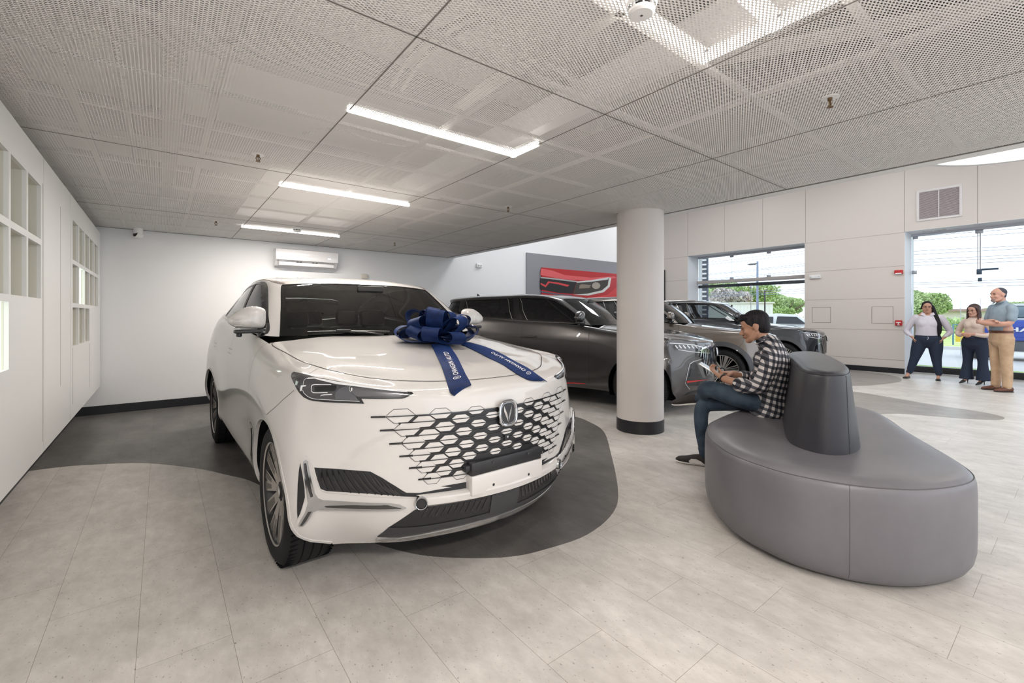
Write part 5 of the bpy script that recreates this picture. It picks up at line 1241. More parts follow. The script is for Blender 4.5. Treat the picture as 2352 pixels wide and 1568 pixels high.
def bow():
    base = c2w((-.17, .165, 1.125)); r = thing('ribbon_bow', 'big navy blue velvet bow lying on the white car bonnet', 'bow', base, -PI / 2)
    rnd = random.Random(4)
    def loop(az, el, R, fat, w, lift=0.0, roll=0.0):
        d = Vector((math.cos(az) * math.cos(el), math.sin(az) * math.cos(el), math.sin(el)))
        sd = Vector((-math.sin(az), math.cos(az), 0)); up = sd.cross(d) * -1
        if up.z < 0: up = -up
        if roll: q = Matrix.Rotation(roll, 3, d); sd = q @ sd; up = q @ up
        prof = spline([(.0, -.008), (.30, -fat * .42), (.72, -fat * .50), (.97, -fat * .18), (.99, fat * .20), (.80, fat * .52), (.42, fat * .44), (.0, .010)], 7)
        pts = [d * (p[0] * R) + up * (p[1]) + Vector((0, 0, .03 + lift)) for p in prof]
        ww = [w * (.45 + .55 * min(1, p[0] / .45)) for p in prof]
        mb = MB(); ribbon(mb, pts, [sd] * len(pts), ww); mb.build('loop', VELVET, r)
    n = 9
    for k in range(n): loop(2 * PI * k / n + rnd.uniform(-.16, .16) + .15, math.radians(rnd.uniform(0, 9)), .285 * rnd.uniform(.88, 1.05), rnd.uniform(.075, .105), .112, rnd.uniform(.0, .03), rnd.uniform(-.3, .3))
    n = 7
    for k in range(n): loop(2 * PI * k / n + .35 + rnd.uniform(-.1, .1), math.radians(rnd.uniform(20, 38)), .245 * rnd.uniform(.88, 1.08), rnd.uniform(.085, .115), .115, .03, rnd.uniform(-.45, .45))
    n = 4
    for k in range(n): loop(2 * PI * k / n + .8 + rnd.uniform(-.1, .1), math.radians(rnd.uniform(46, 66)), .20 * rnd.uniform(.88, 1.08), .10, .11, .03, roll=rnd.uniform(-.7, .7))
    inv = Matrix.Translation(base) @ Matrix.Rotation(-PI / 2, 4, 'Z'); inv = inv.inverted()
    for key, tw in (('tail_a', .5), ('tail_b', .5)):
        A, B = TAILS[key]; A = np.array(spline(A, 8)); B = np.array(spline(B, 8)); n = len(A)
        tt = np.linspace(0, 1, n)
        def pos(t, u, h):
            a = np.array([np.interp(t, tt, A[:, k]) for k in range(3)]); b = np.array([np.interp(t, tt, B[:, k]) for k in range(3)])
            p = a + (b - a) * u; p[2] += h + .005 + .006 * math.sin(u * PI) + (.010 * max(0, t - .85) if key == 'tail_a' else 0); 
            p[0] += .010 * max(0, (t - .6) / .4)
            return inv @ c2w(p)
        nu = 8; mb = MB(); vs_ = []
        for t in tt:
            for j in range(nu + 1): vs_.append(pos(t, j / nu, .002))
            for j in range(nu, -1, -1): vs_.append(pos(t, j / nu, -.002))
        m = 2 * (nu + 1)
        mb.add(vs_, [(i * m + j, i * m + (j + 1) % m, (i + 1) * m + (j + 1) % m, (i + 1) * m + j) for i in range(n - 1) for j in range(m)] + [tuple(range(m))[::-1], tuple(range((n - 1) * m, n * m))], 0, True)
        tail = mb.build('tail', VELVET, r)
        Lt = float(np.sum(np.linalg.norm(np.diff((A + B) / 2, axis=0), axis=1))); wd = float(np.mean(np.linalg.norm(B - A, axis=1)))
        V, Fc = text_mesh('CHANGAN AUTO', .047, off=.0006); x1 = max(v[0] for v in V)
        t0 = .60 if key == 'tail_a' else .70
        mb = MB(); mb.add([pos(t0 - v[0] / Lt, .5 - (v[1] - .017) / wd, .0045) for v in V], Fc, 0)
        # ring with a split V before the lettering
        cx = -.048; ring = []
        for r0, r1 in ((.026, .0215),):
            k = 28; vs_ = []
            for i in range(k):
                a = 2 * PI * i / k
                for rr in (r0, r1): vs_.append(pos(t0 - (cx + rr * .9 * math.cos(a)) / Lt, .5 - (rr * math.sin(a)) / wd, .0045))
            mb.add(vs_, [(2 * i, 2 * i + 1, (2 * i + 3) % (2 * k), (2 * i + 2) % (2 * k)) for i in range(k)], 0)
        for g in (-1, 1):
            q = [(.0015, -.016), (.010, .014), (.006, .012), (.001, -.004)]
            mb.add([pos(t0 - (cx + g * x) / Lt, .5 - y / wd, .0045) for x, y in q], [(0, 1, 2, 3)], 0)
        mb.build('lettering', mat('white_print', (.80, .80, .82), .6), tail)
    return r
# ---------------------------------------------------------------- island sofa
LEATHER = mat('grey_leather', (.17, .16, .168), .36, spec=.5); noise_tint(LEATHER, (.132, .127, .141), (.160, .153, .167), 3, 6)
_b = LEATHER.node_tree.nodes['Principled BSDF']; _v = N(LEATHER, 'ShaderNodeTexVoronoi'); _v.inputs['Scale'].default_value = 420; _bp = N(LEATHER, 'ShaderNodeBump'); _bp.inputs['Strength'].default_value = .12; _bp.inputs['Distance'].default_value = .001
_tc = N(LEATHER, 'ShaderNodeTexCoord'); L(LEATHER, _tc.outputs['Object'], _v.inputs['Vector']); L(LEATHER, _v.outputs['Distance'], _bp.inputs['Height']); L(LEATHER, _bp.outputs[0], _b.inputs['Normal'])
LEATHERD = mat('dark_grey_leather', (.03, .03, .036), .42, spec=.5); noise_tint(LEATHERD, (.026, .026, .032), (.036, .036, .043), 4, 6)
STITCH = mat('stitch_seam', (.10, .095, .10), .7); STITCHD = mat('stitch_seam_dark', (.022, .022, .027), .7)
def resample(P, n):
    P = np.array(P); Q = np.concatenate([P, P[:1]]); d = np.concatenate([[0], np.cumsum(np.linalg.norm(np.diff(Q, axis=0), axis=1))])
    t = np.linspace(0, d[-1], n, endpoint=False); return np.stack([np.interp(t, d, Q[:, k]) for k in range(2)], 1)
def inset(P, d):
    t = np.roll(P, -1, 0) - np.roll(P, 1, 0); t /= np.linalg.norm(t, axis=1)[:, None]
    a = np.sum(P[:, 0] * np.roll(P[:, 1], -1) - np.roll(P[:, 0], -1) * P[:, 1]); nn = np.stack([-t[:, 1], t[:, 0]], 1) * (1 if a > 0 else -1)
    return P + nn * d
def sofa():
    out = [(2.945, 1.625), (2.765, 1.465), (2.625, 1.285), (2.56, 1.09), (2.545, .95), (2.575, .80), (2.65, .64), (2.78, .50), (2.95, .405), (3.13, .352), (3.30, .362), (3.55, .47), (3.87, .645), (4.20, .82), (4.50, .96), (4.72, 1.10), (4.82, 1.28), (4.76, 1.50), (4.50, 1.68), (4.15, 1.80), (3.80, 1.84), (3.50, 1.82), (3.22, 1.765)]
    O = resample(spline(out, 8, True), 160)
    cx, cy = O.mean(0)
    r = thing('island_sofa', 'grey leather island sofa with a dark central backrest', 'sofa', (cx, cy, 0))
    O = O - (cx, cy)
    def stack(name, rings, m, top_dome=.0, seams=(), bottom=True):
        n = len(rings[0][0]); vs_ = []
        for P, z in rings: vs_ += [(p[0], p[1], (z if np.isscalar(z) else z[i])) for i, p in enumerate(P)]
        fs_ = [(k * n + i, k * n + (i + 1) % n, (k + 1) * n + (i + 1) % n, (k + 1) * n + i) for k in range(len(rings) - 1) for i in range(n)]
        # close the top by shrinking rings to the centre
        P, z = rings[-1]; c = P.mean(0); z = z if np.isscalar(z) else float(np.mean(z)); base = (len(rings) - 1) * n
        for f in (.75, .5, .25):
            vs_ += [(c[0] + (p[0] - c[0]) * f, c[1] + (p[1] - c[1]) * f, z + top_dome * (1 - f)) for p in P]
            fs_ += [(base + i, base + (i + 1) % n, base + n + (i + 1) % n, base + n + i) for i in range(n)]; base += n
        vs_.append((c[0], c[1], z + top_dome)); fs_ += [(base + i, base + (i + 1) % n, len(vs_) - 1) for i in range(n)]
        fs_.append(tuple(range(n))[::-1])
        a = np.sum(P[:, 0] * np.roll(P[:, 1], -1) - np.roll(P[:, 0], -1) * P[:, 1])
        if a < 0: fs_ = [f[::-1] for f in fs_]
        mb = MB(); mb.add(vs_, fs_, 0, True); return mb.build(name, m, r, auto=60)
    prof = [(.10, .012), (.06, .018), (.03, .04), (.012, .075), (.002, .13), (0, .20), (0, .32), (.0, .42), (.003, .47), (.008, .492), (.013, .499), (.018, .503), (.026, .512), (.045, .524), (.08, .531), (.14, .533), (.22, .531)]
    seat = stack('seat_base', [(inset(O, d), z) for d, z in prof], LEATHER)
    mb = MB(); S_ = inset(O, .0125); mb.tube([(p[0], p[1], .5005) for p in S_], .0022, 6, closed=True)
    for i in (28, 84, 120): # vertical seams
        pass
    j = int(np.argmin(np.linalg.norm(O + (cx, cy) - np.array((2.62, .72)), axis=1)))
    for jj in (j, (j + 80) % 160):
        mb.tube([(inset(O, d - .0006)[jj][0], inset(O, d - .0006)[jj][1], z) for d, z in prof[2:11]], .0014, 6)
    mb.build('seam', STITCH, seat)
    bb = [(2.955, .94), (2.985, 1.06), (3.09, 1.165), (3.34, 1.285), (3.75, 1.455), (4.2, 1.64), (4.48, 1.69), (4.64, 1.60), (4.63, 1.46), (4.3, 1.26), (3.75, 1.01), (3.36, .86), (3.15, .83), (3.02, .86)]
    bt = [(2.975, .925), (2.995, .985), (3.06, 1.06), (3.23, 1.15), (3.72, 1.37), (4.15, 1.575), (4.42, 1.635), (4.56, 1.58), (4.56, 1.46), (4.28, 1.30), (3.75, 1.06), (3.38, .925), (3.13, .868), (3.02, .885)]
    A = resample(spline(bb, 8, True), 120) - (cx, cy); B = resample(spline(bt, 8, True), 120) - (cx, cy)
    # align starting points
    rings = []
    for f, d in ((0, 0), (.25, 0), (.5, 0), (.75, 0), (.93, 0), (.965, .004), (.985, .012), (1.0, .028), (1.006, .05), (1.008, .075)):
        z = .505 + (.995 - .505) * f; g = min(f, 1); rings.append((inset(A * (1 - g) + B * g, d), z))
    back = stack('backrest', rings, LEATHERD, .003)
    mb = MB(); P = inset(A * .04 + B * .96, .003 - .001); mb.tube([(p[0], p[1], .505 + .49 * .962) for p in P], .002, 6, closed=True)
    j = int(np.argmin(np.linalg.norm(A + (cx, cy) - np.array((3.06, .84)), axis=1)))
    mb.tube([tuple(A[j] * (1 - f) + B[j] * f) + (.505 + .49 * f,) for f in np.linspace(.02, .95, 8)], .0015, 6)
    mb.build('seam', STITCHD, back)
    mb = MB(); P = inset(O, .14); n = len(P); mb.prism([tuple(p) for p in P[::2]], 0, .02); mb.build('plinth', BLK, r)
    return r
# ---------------------------------------------------------------- people
def vec(*a): return np.array(a, float)
class Blob:
    def __init__(s): s.mb = MB()
    def loft(s, pts, rad, side=(0, 1, 0), n=16, sub=4):
        P = [vec(*p) for p in pts]; R = [vec(*(r if isinstance(r, (tuple, list)) else (r, r))) for r in rad]
        if len(P) > 2 and sub > 1:
            Q = spline([tuple(p) + tuple(r) for p, r in zip(P, R)], sub); P = [q[:3] for q in Q]; R = [q[3:] for q in Q]
        vs_ = []; k = len(P); sd0 = vec(*side)
        rings = []
        for i in range(k):
            t = P[min(i + 1, k - 1)] - P[max(i - 1, 0)]; t /= max(np.linalg.norm(t), 1e-9)
            sd = sd0 - t * (sd0 @ t)
            if np.linalg.norm(sd) < .05: sd = np.cross(t, (0, 0, 1)); 
            sd /= np.linalg.norm(sd); nn = np.cross(t, sd); rings.append((P[i], t, sd, nn, R[i]))
        def ring(p, sd, nn, r, f=1.0): return [tuple(p + sd * r[0] * f * math.cos(a) + nn * r[1] * f * math.sin(a)) for a in [2 * PI * j / n for j in range(n)]]
        p, t, sd, nn, r = rings[0]; m = min(r); 
        for e in (.95, .7): vs_ += ring(p - t * m * e * .8, sd, nn, r, math.sqrt(1 - e * e))
        for (p, t, sd, nn, r) in rings: vs_ += ring(p, sd, nn, r)
        p, t, sd, nn, r = rings[-1]; m = min(r)
        for e in (.7, .95): vs_ += ring(p + t * m * e * .8, sd, nn, r, math.sqrt(1 - e * e))
        q = len(vs_) // n
        fs_ = [(i * n + j, (i + 1) * n + j, (i + 1) * n + (j + 1) % n, i * n + (j + 1) % n)[::-1] for i in range(q - 1) for j in range(n)] + [tuple(range(n))[::-1], tuple(range((q - 1) * n, q * n))]
        s.mb.add(vs_, fs_, 0, True); return s
    def ball(s, c, r, B=None):
        bm = bmesh.new(); bmesh.ops.create_uvsphere(bm, u_segments=20, v_segments=14, radius=1)
        M_ = Matrix.Diagonal((*r, 1)) if hasattr(r, '__len__') else Matrix.Diagonal((r, r, r, 1))
        if B is not None: M_ = Matrix(((B[0][0], B[1][0], B[2][0], 0), (B[0][1], B[1][1], B[2][1], 0), (B[0][2], B[1][2], B[2][2], 0), (0, 0, 0, 1))) @ M_
        s.mb.bm(bm, 0, Matrix.Translation(Vector([float(x) for x in c])) @ M_, True); return s
    def done(s, name, m, parent, voxel=.008, smooth=4, label=None, cut=None):
        me = bpy.data.meshes.new(name); me.from_pydata(s.mb.v, [], s.mb.f)
        o = bpy.data.objects.new(name, me); COL.objects.link(o)
        r = o.modifiers.new('r', 'REMESH'); r.mode = 'VOXEL'; r.voxel_size = voxel; r.use_smooth_shade = True
        q = o.modifiers.new('s', 'SMOOTH'); q.iterations = smooth; q.factor = .5
        bpy.context.view_layer.update(); dg = bpy.context.evaluated_depsgraph_get()
        m2 = bpy.data.meshes.new_from_object(o.evaluated_get(dg)); bpy.data.objects.remove(o)
        if cut:
            bm = bmesh.new(); bm.from_mesh(m2)
            for co, no in cut: bmesh.ops.bisect_plane(bm, geom=bm.verts[:] + bm.edges[:] + bm.faces[:], plane_co=co, plane_no=no, clear_outer=True)
            bm.to_mesh(m2); bm.free()
        m2.polygons.foreach_set('use_smooth', [True] * len(m2.polygons)); m2.name = name; m2.materials.clear(); m2.update()
        return link_mesh(name, m2, parent, [m] if not isinstance(m, list) else m, label)
def frame(f, up=(0, 0, 1)):
    f = vec(*f); f /= np.linalg.norm(f); l = np.cross(up, f); l /= np.linalg.norm(l); u = np.cross(f, l); return f, l, u
def head_parts(b, c, f, s=1.0, female=False, up=(0, 0, 1)):
    F, L_, U = frame(f, up); c = vec(*c)
    P = lambda a, l, u: tuple(c + s * (a * F + l * L_ + u * U)); B = (F, L_, U)
    b.ball(P(-.012, 0, .030), tuple(s * q for q in (.098, .077, .090)), B)
    b.ball(P(.030, 0, -.022), tuple(s * q for q in (.060, .062, .085)), B)
    b.ball(P(.045, 0, .040), tuple(s * q for q in (.046, .060, .045)), B)
    for g in (-1, 1):
        b.loft([P(-.005, g * .055, -.045), P(.035, g * .046, -.083), P(.066, g * .014, -.102)], [.022 * s, .020 * s, .019 * s], side=L_, n=10)
        b.ball(P(.058, g * .036, -.028), tuple(s * q for q in (.028, .024, .026)), B)
        b.loft([P(.080, g * .045, .018), P(.087, g * .018, .018)], [.008 * s, .009 * s], side=U, n=8)
        b.ball(P(-.010, g * .077, -.008), tuple(s * q for q in (.019, .010, .031)), B)
        b.ball(P(.098, g * .012, -.036), s * .0095, None)
    b.loft([P(.086, 0, .012), P(.100, 0, -.016), P(.112, 0, -.034)], [.008 * s, .009 * s, .0115 * s], side=L_, n=10)
    b.loft([P(.086, -.020, -.061), P(.095, 0, -.058), P(.086, .020, -.061)], [.005 * s, .008 * s, .005 * s], side=U, n=8)
    b.loft([P(.084, -.016, -.069), P(.092, 0, -.070), P(.084, .016, -.069)], [.005 * s, .008 * s, .005 * s], side=U, n=8)
    b.ball(P(.073, 0, -.098), s * .020)
    return P, B
def face_bits(root, P, s, skin_dark, brow=True, glasses=False, mouthc=(.35, .12, .10)):
    mb = MB()
    for g in (-1, 1):
        mb.tube([P(.0805, g * .046, .004), P(.0900, g * .033, .0005), P(.0925, g * .018, .003)], [.0018 * s, .003 * s, .0018 * s], 6)
    mb.build('eyelashes', mat('lash_dark', (.02, .014, .012), .6), root)
    mb = MB()
    for g in (-1, 1): mb.tube([P(.078, g * .050, .019), P(.0925, g * .034, .026), P(.098, g * .014, .021)], [.0022 * s, .0045 * s, .0035 * s], 6)
    mb.build('eyebrows', mat('brow_dark', (.025, .017, .014), .8), root)
    mb = MB(); mb.tube([P(.087, -.022, -.0645), P(.1015, 0, -.0645), P(.087, .022, -.0645)], [.0025 * s, .0048 * s, .0025 * s], 6); mb.build('mouth', mat('lip', mouthc, .5), root)
    if glasses:
        mb = MB()
        for g in (-1, 1): mb.tube([P(.108 - .006 * abs(math.cos(a)) * 0, g * .032 + .021 * math.cos(a), .0 + .019 * math.sin(a)) for a in [2 * PI * k / 20 for k in range(20)]], .0016, 6, closed=True); mb.tube([P(.106, g * .052, .004), P(.0, g * .078, .008)], .0013, 6)
        mb.tube([P(.108, -.011, .003), P(.108, .011, .003)], .0014, 6); mb.build('glasses', mat('glasses_frame', (.05, .03, .03), .3, .5), root)
def hand(b, w, d, nrm, side, curl=.5, s=1.0):
    """w wrist, d towards the fingers, nrm palm normal, side +1/-1 thumb side"""
    d = vec(*d); d /= np.linalg.norm(d); nrm = vec(*nrm); nrm -= d * (nrm @ d); nrm /= np.linalg.norm(nrm); sd = np.cross(nrm, d) * side; w = vec(*w)
    b.loft([tuple(w), tuple(w + d * .045 * s), tuple(w + d * .085 * s)], [(.028 * s, .020 * s), (.040 * s, .015 * s), (.038 * s, .012 * s)], side=sd, n=12)
    for k, ln in enumerate((.072, .080, .074, .058)):
        o = w + d * .085 * s + sd * (.029 - .0195 * k) * s; a = curl; p = [o]; dd = d.copy(); cur = o
        for j, fr in enumerate((.45, .32, .23)):
            a_ = curl * (.7 + .5 * j); ca, sa = math.cos(a_ * (j + 1) * .7), math.sin(a_ * (j + 1) * .7)
            dd = d * ca + nrm * sa + sd * (.06 * (1.5 - k)); dd /= np.linalg.norm(dd); cur = cur + dd * ln * fr * s; p.append(cur)
        b.loft([tuple(q) for q in p], [.0088 * s, .0084 * s, .0078 * s, .0066 * s], side=sd, n=8, sub=2)
    o = w + d * .025 * s + sd * .030 * s
    b.loft([tuple(o), tuple(o + (d * .02 + sd * .018 + nrm * .012) * s), tuple(o + (d * .05 + sd * .026 + nrm * .026) * s), tuple(o + (d * .072 + sd * .022 + nrm * .034) * s)], [.014 * s, .0125 * s, .0105 * s, .008 * s], side=nrm, n=8, sub=2)
def limb(b, pts, rad, side=(0, 1, 0), n=16): b.loft(pts, rad, side=side, n=n)

def gingham(name):
    m = mat(name, (.5, .5, .5), .75); b = m.node_tree.nodes['Principled BSDF']; t = N(m, 'ShaderNodeTexCoord'); sp = N(m, 'ShaderNodeSeparateXYZ'); L(m, t.outputs['Object'], sp.inputs[0])
    wob = N(m, 'ShaderNodeTexNoise'); wob.inputs['Scale'].default_value = 7; L(m, t.outputs['Object'], wob.inputs['Vector'])
    def stripe(terms):
        src = None
        for out, k in terms:
            q = N(m, 'ShaderNodeMath', operation='MULTIPLY'); q.inputs[1].default_value = k; L(m, out, q.inputs[0])
            if src is None: src = q.outputs[0]
            else: a = N(m, 'ShaderNodeMath', operation='ADD'); L(m, src, a.inputs[0]); L(m, q.outputs[0], a.inputs[1]); src = a.outputs[0]
        sn = N(m, 'ShaderNodeMath', operation='SINE'); L(m, src, sn.inputs[0]); g = N(m, 'ShaderNodeMath', operation='GREATER_THAN'); g.inputs[1].default_value = 0; L(m, sn.outputs[0], g.inputs[0]); return g.outputs[0]
    k = 2 * PI / .047
    s1 = stripe([(sp.outputs[0], k * .96), (sp.outputs[1], k * .8), (sp.outputs[2], k * .28), (wob.outputs['Fac'], 2.5)]); s2 = stripe([(sp.outputs[2], k * .96), (sp.outputs[0], -k * .28), (wob.outputs['Fac'], 2.5)])
    ad = N(m, 'ShaderNodeMath', operation='ADD'); L(m, s1, ad.inputs[0]); L(m, s2, ad.inputs[1]); dv = N(m, 'ShaderNodeMath', operation='MULTIPLY'); dv.inputs[1].default_value = .5; L(m, ad.outputs[0], dv.inputs[0])
    r = N(m, 'ShaderNodeValToRGB'); r.color_ramp.interpolation = 'CONSTANT'; e = r.color_ramp.elements; e[0].position = 0; e[0].color = (.62, .58, .57, 1); e[1].position = .3; e[1].color = (.085, .085, .10, 1); z = e.new(.8); z.color = (.010, .011, .018, 1)
    L(m, dv.outputs[0], r.inputs[0]); L(m, r.outputs[0], b.inputs['Base Color']); return m
def shoe(root, heel, toe, up=(0, 0, 1), upper=None, sole=None, w=.045, hgt=.07, slipper=False):
    h_, t_ = vec(*heel), vec(*toe); d = t_ - h_; ln = np.linalg.norm(d); d /= ln; U = vec(*up); U -= d * (U @ d); U /= np.linalg.norm(U); S_ = np.cross(U, d)
    b = Blob(); P = lambda a, u: tuple(h_ + d * a * ln + U * u)
    if slipper: b.loft([P(.06, .022), P(.3, .018), P(.6, .020), P(.85, .022), P(.97, .016)], [(.030, .02), (.030, .014), (.040, .018), (.036, .018), (.02, .012)], side=S_)
    else: b.loft([P(.10, .05), P(.22, .052), P(.45, .045), (P(.68, .035)), P(.88, .03), P(.97, .024)], [(w * .72, .045), (w * .80, .046), (w * .85, .040), (w, .031), (w * .85, .025), (w * .5, .016)], side=S_)
    o = b.done('shoe', upper, root, .006, 3)
    b = Blob(); b.loft([P(.05, .010), P(.3, .010), P(.65, .010), P(.9, .012), P(.99, .016)], [(w * .72, .011), (w * .82, .011), (w * 1.02, .011), (w * .88, .011), (w * .5, .009)], side=S_); b.done('sole', sole, o, .006, 2)
    return o
SKIN1 = mat('skin_tan', (.40, .215, .14), .5); SKIN2 = mat('skin_warm', (.50, .27, .19), .5); SKIN3 = mat('skin_light', (.56, .31, .23), .5)
HAIR = mat('black_hair', (.012, .010, .012), .6, spec=.2); noise_tint(HAIR, (.008, .007, .009), (.022, .019, .022), 60, 3, stretch=(1, 1, .2), bump=.4)
HAIRB = mat('brown_hair', (.05, .028, .024), .5); noise_tint(HAIRB, (.035, .02, .018), (.085, .045, .04), 50, 3, stretch=(1, 1, .15), bump=.4)
DENIM = mat('dark_denim', (.028, .048, .075), .8); noise_tint(DENIM, (.018, .033, .055), (.045, .07, .10), 9, 6)
NAVYT = mat('navy_trousers', (.016, .024, .05), .8); CHINO = mat('tan_chino', (.50, .34, .215), .8); noise_tint(CHINO, (.46, .31, .195), (.56, .39, .25), 9, 5)
CHAMB = mat('chambray_shirt', (.25, .32, .38), .8); noise_tint(CHAMB, (.225, .29, .35), (.29, .36, .42), 10, 5)
BLOUSE = mat('lilac_white_blouse', (.60, .56, .63), .7); KNIT = mat('cream_knit', (.66, .53, .46), .8); BROWNL = mat('brown_leather', (.12, .045, .025), .35); SOLEW = mat('white_sole', (.62, .60, .58), .6); SHOEB = mat('black_suede', (.022, .018, .018), .7)

def seated_man():
    fx, fy = -.36, .933; ang = math.atan2(fy, fx)
    r = thing('person', 'man in a black and white checked shirt sitting on the sofa holding a tablet', 'person', (3.84, 1.57, 0), ang)
    # body: head, neck, forearms, hands as one surface
    b = Blob(); hc = (.115, .0, 1.225); P, B = head_parts(b, hc, (.965, .0, -.26), 1.03)
    b.loft([(.075, 0, 1.17), (.048, 0, 1.12), (.028, 0, 1.06)], [(.050, .052), (.050, .052), (.050, .050)])
    b.loft([(.01, 0, 1.03), (-.02, 0, .9), (-.02, 0, .75), (.0, 0, .62)], [(.10, .06), (.13, .08), (.13, .08), (.14, .08)])
    limb(b, [(.0, .16, .97), (.03, .235, .86), (.065, .23, .775)], [.045, .042, .038]); limb(b, [(.065, .23, .775), (.20, .17, .775), (.35, .07, .800)], [.040, .036, .027])
    limb(b, [(.0, -.16, .97), (.05, -.225, .86), (.08, -.22, .79)], [.045, .042, .038]); limb(b, [(.08, -.22, .79), (.19, -.16, .79), (.285, -.075, .825)], [.038, .034, .027])
    hand(b, (.35, .07, .80), (.62, -.35, .45), (-.3, -.1, .9), -1, .55); hand(b, (.285, -.075, .825), (.75, .45, .10), (.1, .15, -1), -1, .75)
    body = b.done('body', SKIN1, r, .0052, 3)
    face_bits(r, P, 1.03, None)
    # stubble and moustache tone
    mb = MB(); mb.tube([P(.088, -.020, -.051), P(.1000, 0, -.049), P(.088, .020, -.051)], [.0025, .0035, .0025], 6); mb.build('moustache', mat('stubble', (.10, .055, .04), .8), r)
    h_ = Blob(); F, L_, U = B
    h_.ball(P(-.018, 0, .045), (.103, .085, .089), B); h_.ball(P(-.050, 0, -.002), (.062, .076, .080), B)
    h_.loft([P(.030, -.055, .085), P(.060, -.02, .092), P(.060, .02, .092), P(.030, .055, .085)], [.022, .026, .026, .022], side=U)
    h_.loft([P(.070, -.035, .076), P(.086, 0, .078), P(.070, .035, .076)], [.016, .018, .016], side=U)
    for g in (-1, 1): h_.loft([P(.012, g * .072, .035), P(.012, g * .075, .008)], [(.014, .007), (.010, .005)], side=F)
    h_.done('hair', HAIR, r, .006, 2)
    # shirt
    s = Blob(); SH = gingham('gingham_check')
    s.loft([(.045, 0, 1.115), (.018, 0, 1.085), (-.005, 0, 1.03), (-.025, 0, .93), (-.02, 0, .82), (.0, 0, .72), (.01, 0, .62), (.0, 0, .545)], [(.07, .07), (.12, .085), (.185, .10), (.195, .118), (.185, .125), (.185, .13), (.20, .15), (.205, .16)])
    s.ball((.02, 0, .95), (.11, .15, .12)); s.ball((.045, 0, .80), (.11, .15, .12))
    s.loft([(-.01, .15, 1.035), (.0, .215, .98), (.03, .245, .87), (.07, .245, .775)], [.070, .068, .062, .062]); s.loft([(.065, .24, .78), (.13, .215, .765), (.20, .18, .768)], [.060, .056, .054])
    s.loft([(-.01, -.15, 1.035), (.02, -.21, .98), (.05, -.235, .87), (.08, -.225, .79)], [.066, .062, .058, .058]); s.loft([(.08, -.23, .79), (.14, -.20, .785), (.20, -.16, .79)], [.058, .054, .05])
    shirt = s.done('shirt', SH, r, .008, 5)
    c = Blob(); c.loft([(.100, .045, 1.085), (.065, .070, 1.105), (.01, .062, 1.135), (-.012, 0, 1.145), (.01, -.062, 1.135), (.065, -.070, 1.105), (.100, -.045, 1.085)], [(.006, .022)] * 7, side=(0, 0, 1)); c.done('collar', SH, shirt, .006, 2)
    for (p, d, rr) in (((.195, .183, .768), (.85, -.42, .05), .055), ((.20, -.16, .79), (.75, .55, .1), .050)):
        c = Blob(); q = vec(*p); dd = vec(*d); dd /= np.linalg.norm(dd); c.loft([tuple(q - dd * .02), tuple(q + dd * .022)], [rr + .007, rr + .005]); c.done('rolled_cuff', SH, shirt, .007, 2)
    # jeans: near (left) leg crossed over the far knee
    j = Blob()
    j.loft([(-.02, 0, .64), (.0, 0, .60), (.02, 0, .565)], [(.17, .11), (.175, .11), (.17, .10)])
    j.ball((-.01, .085, .60), (.11, .10, .085)); j.ball((-.01, -.085, .60), (.11, .10, .085))
    j.loft([(.0, .10, .615), (.15, .085, .640), (.30, .05, .665), (.44, .0, .690)], [(.092, .085), (.088, .085), (.078, .078), (.066, .072)])
    j.loft([(.44, .0, .690), (.485, -.04, .675), (.50, -.08, .635)], [.072, .070, .066]); j.loft([(.50, -.07, .64), (.53, -.15, .60), (.56, -.19, .575), (.585, -.20, .565)], [.060, .050, .042, .038])
    j.loft([(.0, -.10, .60), (.15, -.10, .595), (.30, -.10, .570), (.46, -.10, .545)], [(.088, .075), (.084, .070), (.075, .066), (.066, .062)])
    j.loft([(.46, -.10, .545), (.515, -.10, .52), (.535, -.10, .44), (.530, -.10, .30), (.515, -.10, .17), (.505, -.10, .11)], [.060, .064, .060, .055, .045, .042])
    j.loft([(.508, -.10, .16), (.512, -.10, .135)], [.050, .050]); j.loft([(.505, -.10, .115), (.505, -.10, .10)], [.050, .047])
    j.done('jeans', DENIM, r, .008, 4)
    sh = Blob(); shoe(r, (.475, -.10, .0), (.745, -.10, .0), upper=SHOEB, sole=SOLEW, w=.048)
    shoe(r, (.565, -.20, .515), (.80, -.21, .475), up=(.17, 0, .98), upper=SHOEB, sole=SOLEW, w=.046)
    for (a, c_) in (((.575, -.053, .035), (.62, -.05, .03)),):
        mb = MB(); pts = [(.50, -.0545, .02), (.53, -.054, .045), (.57, -.0535, .058), (.61, -.053, .055), (.63, -.053, .035), (.62, -.053, .018)]
        mb.add([p for p in pts] + [(p[0], p[1] - .02, p[2]) for p in pts], [tuple(range(6))[::-1], tuple(range(6, 12))] + [(i, (i + 1) % 6, 6 + (i + 1) % 6, 6 + i) for i in range(6)]); mb.build('shoe_flash', SOLEW, r)
    mb = MB()
    for p0, d in (((.345, .075, .80), (.62, -.35, .3)),):
        dd = Vector(d).normalized(); u = dd.orthogonal().normalized(); w_ = dd.cross(u); mb.tube([Vector(p0) + (u * math.cos(a) + w_ * math.sin(a)) * .031 for a in [2 * PI * k / 20 for k in range(20)]], .006, 8, closed=True)
    mb.build('wristwatch', BLK, r)
    # tablet
    t = thing('tablet', 'slim silver-edged tablet held in the seated man\'s hands', 'tablet', (3.84, 1.57, 0), ang)
    a0, a1 = vec(.335, 0, .785), vec(.535, 0, .905); d = a1 - a0; ln = np.linalg.norm(d); d /= ln; nn = np.cross(d, (0, 1, 0)) * -1
    M_ = Matrix(((d[0], 0, nn[0], a0[0]), (0, 1, 0, -.03), (d[2], 0, nn[2], a0[2]), (0, 0, 0, 1)))
